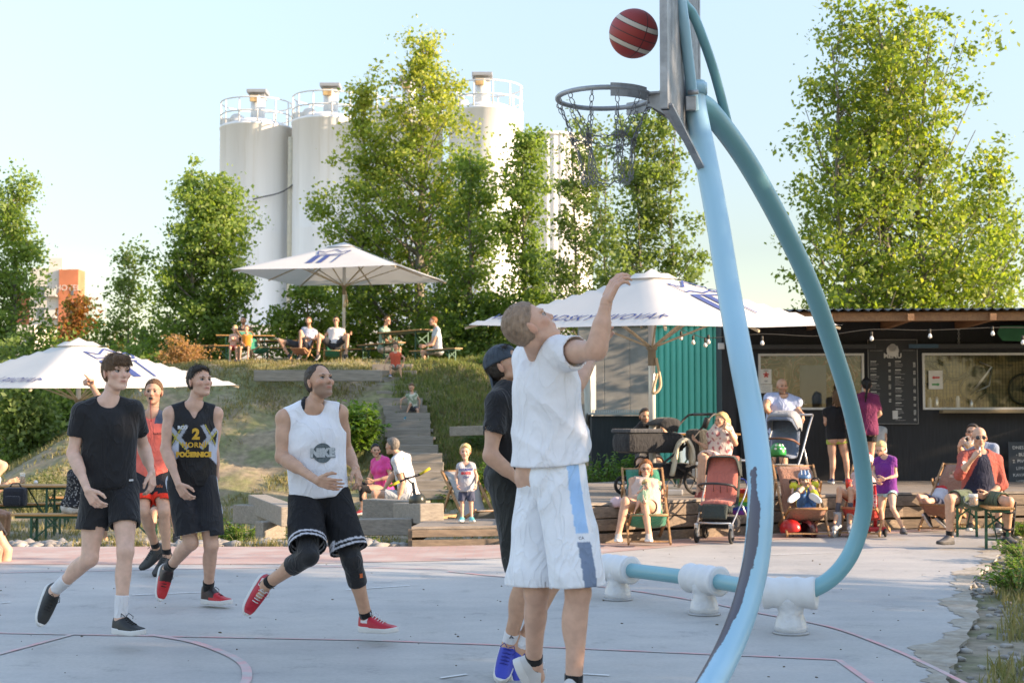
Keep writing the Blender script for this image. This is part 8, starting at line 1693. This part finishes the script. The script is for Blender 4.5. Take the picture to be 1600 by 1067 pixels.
LT = [at(1084, 128, 6.85), at(1087, 170, 6.85), at(1103, 250, 6.75), at(1120, 340, 6.6), at(1138, 450, 6.42), at(1158, 560, 6.2), at(1176, 655, 6.1), at(1187, 740, 5.95), at(1188, 800, 5.85), at(1182, 870, 5.8), at(1168, 935, 5.75), at(1147, 995, 5.65), at(1118, 1055, 5.45), at(1080, 1115, 5.1), at(1000, 1180, 4.2), at(900, 1220, 3.8)]
cr_ = lambda v: v
def wearL(u, d, p):
    q = float(sst(.50, .72, np.array(u))); left = d.dot(Vector((-.60 - .22 * q, -.78 + .38 * q, .10 + .35 * q)).normalized()); return .60 * float(sst(.84 - .05 * q, .92 - .05 * q, np.array(left))) * float(sst(.44, .50, np.array(u))) + .085
big_tube('tube', LT, .0545, m_lb, t, hoop_o, wearf=wearL)
TT = [at(1088, 160, 6.95), at(1112, 178, 7.05), at(1165, 250, 7.4), at(1221, 350, 7.8), at(1268, 450, 8.2), at(1300, 540, 8.55), at(1325, 620, 8.85), at(1343, 700, 9.1), at(1351, 770, 9.25), at(1345, 820, 9.3), at(1328, 867, 9.3), at(1300, 902, 9.28), at(1265, 922, 9.27), at(1235, 926, 9.34), at(1180, 918, 9.68), at(1100, 905, 10.25), at(965, 888, 11.1), at(880, 878, 11.7)]
big_tube('tube', TT, .055, m_te, t, hoop_o, wearf=lambda u, d, p: .42 * max(0, d.z - .55) * (u > .8))
b1 = [at(1084, 172, 6.80), at(1076, 100, 6.70), at(1069, 40, 6.62), at(1064, 0, 6.6), at(1060, -60, 6.6), at(1057, -120, 6.6)]
big_tube('brace_tube', b1, .027, m_lb, t, hoop_o); b2 = [at(1140, 205, 7.25), at(1118, 120, 7.05), at(1098, 60, 6.9), at(1082, 22, 6.85), at(1068, 4, 6.80), at(1058, -30, 6.8), at(1057, -120, 6.8)]
big_tube('brace_tube', b2, .024, m_te, t, hoop_o)
b = MB(); c = LT[1] - hoop_o; b.lathe(c + Vector((0, 0, .13)), [(.02, 0), (.056, -.005), (.058, -.02), (.058, -.06)], 24); b.build('tube_cap', m_lb, t)
# backboard
m_gal = M('galvanised_steel', (.38, .39, .40), .5, .5, col2=(.28, .29, .30), c2s=9, var=.15, vs=20, bump=.1)
zb, zt = 2.80, 3.85; hw = .60
def bp(s, u, z): return Vector((Bc.x + tv.x * s + mvv.x * u, Bc.y + tv.y * s + mvv.y * u, z)) - hoop_o
bb = MB(); bb.bar(bp(-hw, .0, (zb + zt) / 2), bp(hw, .0, (zb + zt) / 2), .012, zt - zb); board = bb.build('backboard', m_gal, t)
b = MB()
nr = 26
for i in range(nr):
    s = -hw + .03 + (2 * hw - .06) * i / (nr - 1); b.bar(bp(s, .016, zb + .02), bp(s, .016, zt - .02), .018, .028, up=(tv.x, tv.y, 0))
b.build('ribs', m_gal, board)
b = MB()
for s in (-hw, hw): b.bar(bp(s, .012, zb - .02), bp(s, .012, zt + .02), .034, .05, up=(tv.x, tv.y, 0))
for z in (zb, zt): b.bar(bp(-hw, .012, z), bp(hw, .012, z), .034, .04)
b.build('frame', m_gal, board)
b = MB(); b.bar(bp(-hw, .03, zb), bp(-.03, .12, zb - .22), .035, .012); b.bar(bp(hw, .03, zb), bp(.03, .12, zb - .22), .035, .012); b.build('bracket', m_gal, board)
b = MB(); b.box(bp(-.06, .06, zb + .12), (.05, .03, .07), None, .004); b.lathe(bp(-.08, .05, zb + .17), [(.012, 0), (.012, .05)], 8, (mvv.x, mvv.y, 0)); b.build('bolt_plate', m_gal, board)
# rim
rc = bp(0, -.375, 2.985); RR = .232
b = MB(); b.torus(rc, (0, 0, 1), RR, .0125, 56, 10); rim = b.build('rim', m_gal, t)
b = MB(); d = Vector((-mvv.x, -mvv.y, 0)); s_ = Vector((tv.x, tv.y, 0))
a_ = bp(0, -.02, 2.985)
b.box(a_ - Vector((0, 0, .0)) + d * .06, (.20, .13, .012), Matrix(((d.x, s_.x, 0), (d.y, s_.y, 0), (0, 0, 1))), .003)
for sg in (-1, 1):
    pts_o = []
    for k in range(12):
        ang = R(20 + 52 * k / 11) * sg; pts_o.append(rc - d * math.cos(ang) * (RR + .002) + s_ * math.sin(ang) * (RR + .002))
    b.sheet([[p + Vector((0, 0, .022)) for p in pts_o], [p - Vector((0, 0, .042)) for p in pts_o]], True)
    b.sheet([[p * 1.0 + Vector((0, 0, .022)) + (p - rc).normalized() * .006 for p in pts_o], [p - Vector((0, 0, .042)) + (p - rc).normalized() * .006 for p in pts_o]], True)
    b.poly([a_ + s_ * sg * .07 + d * .0, a_ + d * .13 + s_ * sg * .04, a_ + d * .12 + s_ * sg * .04 - Vector((0, 0, .06)), a_ + s_ * sg * .07 - Vector((0, 0, .14))], .006, s_)
b.build('rim_bracket', m_gal, rim)
# chain net
net = thing('chain_net', 'steel chain net hanging from the basketball rim', 'net', tuple(rc + hoop_o)); net.parent = None
def chain(b, pts, link=.032, r=.0023, w=.0095):
    sp = spline(pts, 14) if len(pts) > 2 else [Vector(pts[0]) + (Vector(pts[1]) - Vector(pts[0])) * i / 20 for i in range(21)]
    L = [0]
    for a1, a2 in zip(sp, sp[1:]): L.append(L[-1] + (a2 - a1).length)
    n = max(2, int(L[-1] / link)); k = 0
    for i in range(n):
        s = (i + .5) / n * L[-1]
        while k < len(L) - 2 and L[k + 1] < s: k += 1
        f = (s - L[k]) / max(L[k + 1] - L[k], 1e-9); c = sp[k].lerp(sp[k + 1], f); tdir = (sp[k + 1] - sp[k]).normalized(); u = Vector((0, 0, 1)) if abs(tdir.z) < .8 else Vector((math.cos(i * 2.4), math.sin(i * 2.4), 0)); u = (u - tdir * u.dot(tdir)).normalized(); v = tdir.cross(u)
        if i % 2: u, v = v, u
        pp = [c + tdir * (math.cos(q) * link * .62) + u * (math.sin(q) * w) for q in np.linspace(0, 2 * math.pi, 9)[:-1]]; b.tube(pp + pp[:2], r, 5, caps=False)
m_ch2 = M('chain_steel', (.17, .175, .19), .4, .8, var=.2, vs=30); NC = 12; P1 = [];P2 = []; P3 = []
jit = np.random.default_rng(9)
for i in range(NC):
    a = 2 * math.pi * i / NC + .2; P1.append(Vector((math.cos(a) * RR, math.sin(a) * RR, -.02)))
    a2 = a + (.26 if i % 2 else -.20); P2.append(Vector((math.cos(a2) * .155 + jit.normal(0, .008), math.sin(a2) * .155, -.205 + jit.normal(0, .008)))); a3 = a + jit.normal(0, .15); P3.append(Vector((math.cos(a3) * .125 + .01, math.sin(a3) * .125, -.40 + jit.normal(0, .02))))
for i in range(NC):
    b = MB(); b.torus(P1[i], (math.sin(2 * math.pi * i / NC + .2), -math.cos(2 * math.pi * i / NC + .2), 0), .014, .0028, 10, 5); b.build('hook', m_gal, net)
for i in range(NC):
    b = MB(); chain(b, [P1[i] - Vector((0, 0, .015)), (P1[i] + P2[i]) / 2 * .97 - Vector((0, 0, .01)), P2[i]]); chain(b, [P2[i], (P2[i] + P3[i]) / 2 * .96, P3[i]]); b.build('chain', m_ch2, net)
b = MB()
for i in range(NC):
    q = P2[(i + 1) % NC]; chain(b, [P2[i], (P2[i] + q) / 2 - Vector((0, 0, .012)), q])
b.build('chain_ring', m_ch2, net); b = MB()
for i in range(NC):
    q = P3[(i + 1) % NC]; chain(b, [P3[i], (P3[i] + q) / 2 - Vector((0, 0, .03)), q])
b.build('chain_ring', m_ch2, net)
# padded supports
m_foam = M('white_foam_wrap', (.66, .66, .66), .6, var=.06, vs=8, bump=.5, bs=14); m_tape = M('clear_tape', (.58, .59, .60), .18, var=.08, vs=14, bump=.9, bs=30)
for i, (x, D) in enumerate(((1235, 9.3), (1098, 10.25), (962, 11.1))):
    k = [13, 15, 16][i]; c = TT[k]; dv = (TT[k + 1] - TT[k]).normalized() if i < 2 else (TT[k] - TT[k - 1]).normalized()
    if i == 0: dv = Vector((-.93, .36, -.03)).normalized()
    if i: q_ = 0
    s = thing('padded_support', ['white foam wrapped support foot nearest the camera, at the end of the teal curve', 'white foam wrapped support foot in the middle of the ground tube', 'white foam wrapped support foot farthest left behind the shooter'][i], 'support', (c.x, c.y, 0), 0, 'padded feet of the hoop tube')
    o = Vector((c.x, c.y, 0)); f = .17; b = MB(); cc = c - o
    prof = []
    for j in range(15): u = j / 14; prof.append((.103 + .006 * math.sin(u * 21 + i) , -f + 2 * f * u))
    b.lathe(cc, [(.058, -f - .001), (.085, -f - .003)] + prof + [(.085, f + .003), (.058, f + .001)], 28, dv); sl_ = b.build('sleeve', m_foam, s)
    h_ = c.z; b = MB(); pr = [(.105, .006), (.107, .05), (.096, .09), (.080, .13), (.088, .17), (.098, .21), (.09, h_ - .02)]; b.lathe((0, 0, 0), pr, 28); b.build('leg_wrap', m_tape, s)
    b = MB(); b.lathe((0, 0, 0), [(.118, .001), (.118, .014), (.112, .016)], 28); b.build('foot_plate', m_grey, s)
# ball
m_ball = bpy.data.materials.new('basketball_leather'); m_ball.use_nodes = True
bc = at(990, 53, 6.78); t = tag(thing('basketball', 'red and white basketball in the air just right of and above the rim', 'ball', bc), None)
t.rotation_euler = (Matrix.Rotation(R(24), 3, 'Y') @ Matrix.Rotation(R(22), 3, 'X') @ Matrix.Rotation(R(30), 3, 'Z')).to_euler(); rb = .120; b = MB(); bmesh.ops.create_uvsphere(b.b, u_segments=64, v_segments=40, radius=rb); me_ = b.build('shell', m_ball, t, smooth=True)
N = m_ball.node_tree; nd, lk = N.nodes, N.links; p = nd['Principled BSDF']; p.inputs['Roughness'].default_value = .55; tc = nd.new('ShaderNodeTexCoord'); sx = nd.new('ShaderNodeSeparateXYZ'); lk.new(tc.outputs['Object'], sx.inputs[0])
def mth(op, a, b_=None):
    m_ = nd.new('ShaderNodeMath'); m_.operation = op
    for i, v in enumerate((a, b_)):
        if v is None: continue
        if isinstance(v, (int, float)): m_.inputs[i].default_value = v
        else: lk.new(v, m_.inputs[i])
    return m_.outputs[0]
X, Y, Z = sx.outputs
zz = mth('ABSOLUTE', mth('SUBTRACT', mth('ABSOLUTE', Z), .052)); white_ = mth('LESS_THAN', zz, .011)
s1 = mth('LESS_THAN', mth('ABSOLUTE', Z), .0025); s2 = mth('LESS_THAN', mth('ABSOLUTE', X), .0025); s3 = mth('MULTIPLY', mth('GREATER_THAN', zz, .010), mth('LESS_THAN', zz, .0135)); seam = mth('MAXIMUM', s1, mth('MAXIMUM', s2, s3))
mx1 = nd.new('ShaderNodeMix'); mx1.data_type = 'RGBA'; lk.new(white_, mx1.inputs[0]); mx1.inputs[6].default_value = (.34, .035, .03, 1); mx1.inputs[7].default_value = (.58, .50, .42, 1); mx2 = nd.new('ShaderNodeMix'); mx2.data_type = 'RGBA'; lk.new(seam, mx2.inputs[0]); lk.new(mx1.outputs[2], mx2.inputs[6]); mx2.inputs[7].default_value = (.07, .02, .02, 1); lk.new(mx2.outputs[2], p.inputs['Base Color'])
vo = nd.new('ShaderNodeTexVoronoi'); vo.inputs['Scale'].default_value = 260; lk.new(tc.outputs['Object'], vo.inputs[0]); bu = nd.new('ShaderNodeBump'); bu.inputs['Strength'].default_value = .35; bu.inputs['Distance'].default_value = .001; lk.new(vo.outputs[0], bu.inputs['Height']); lk.new(bu.outputs[0], p.inputs['Normal'])
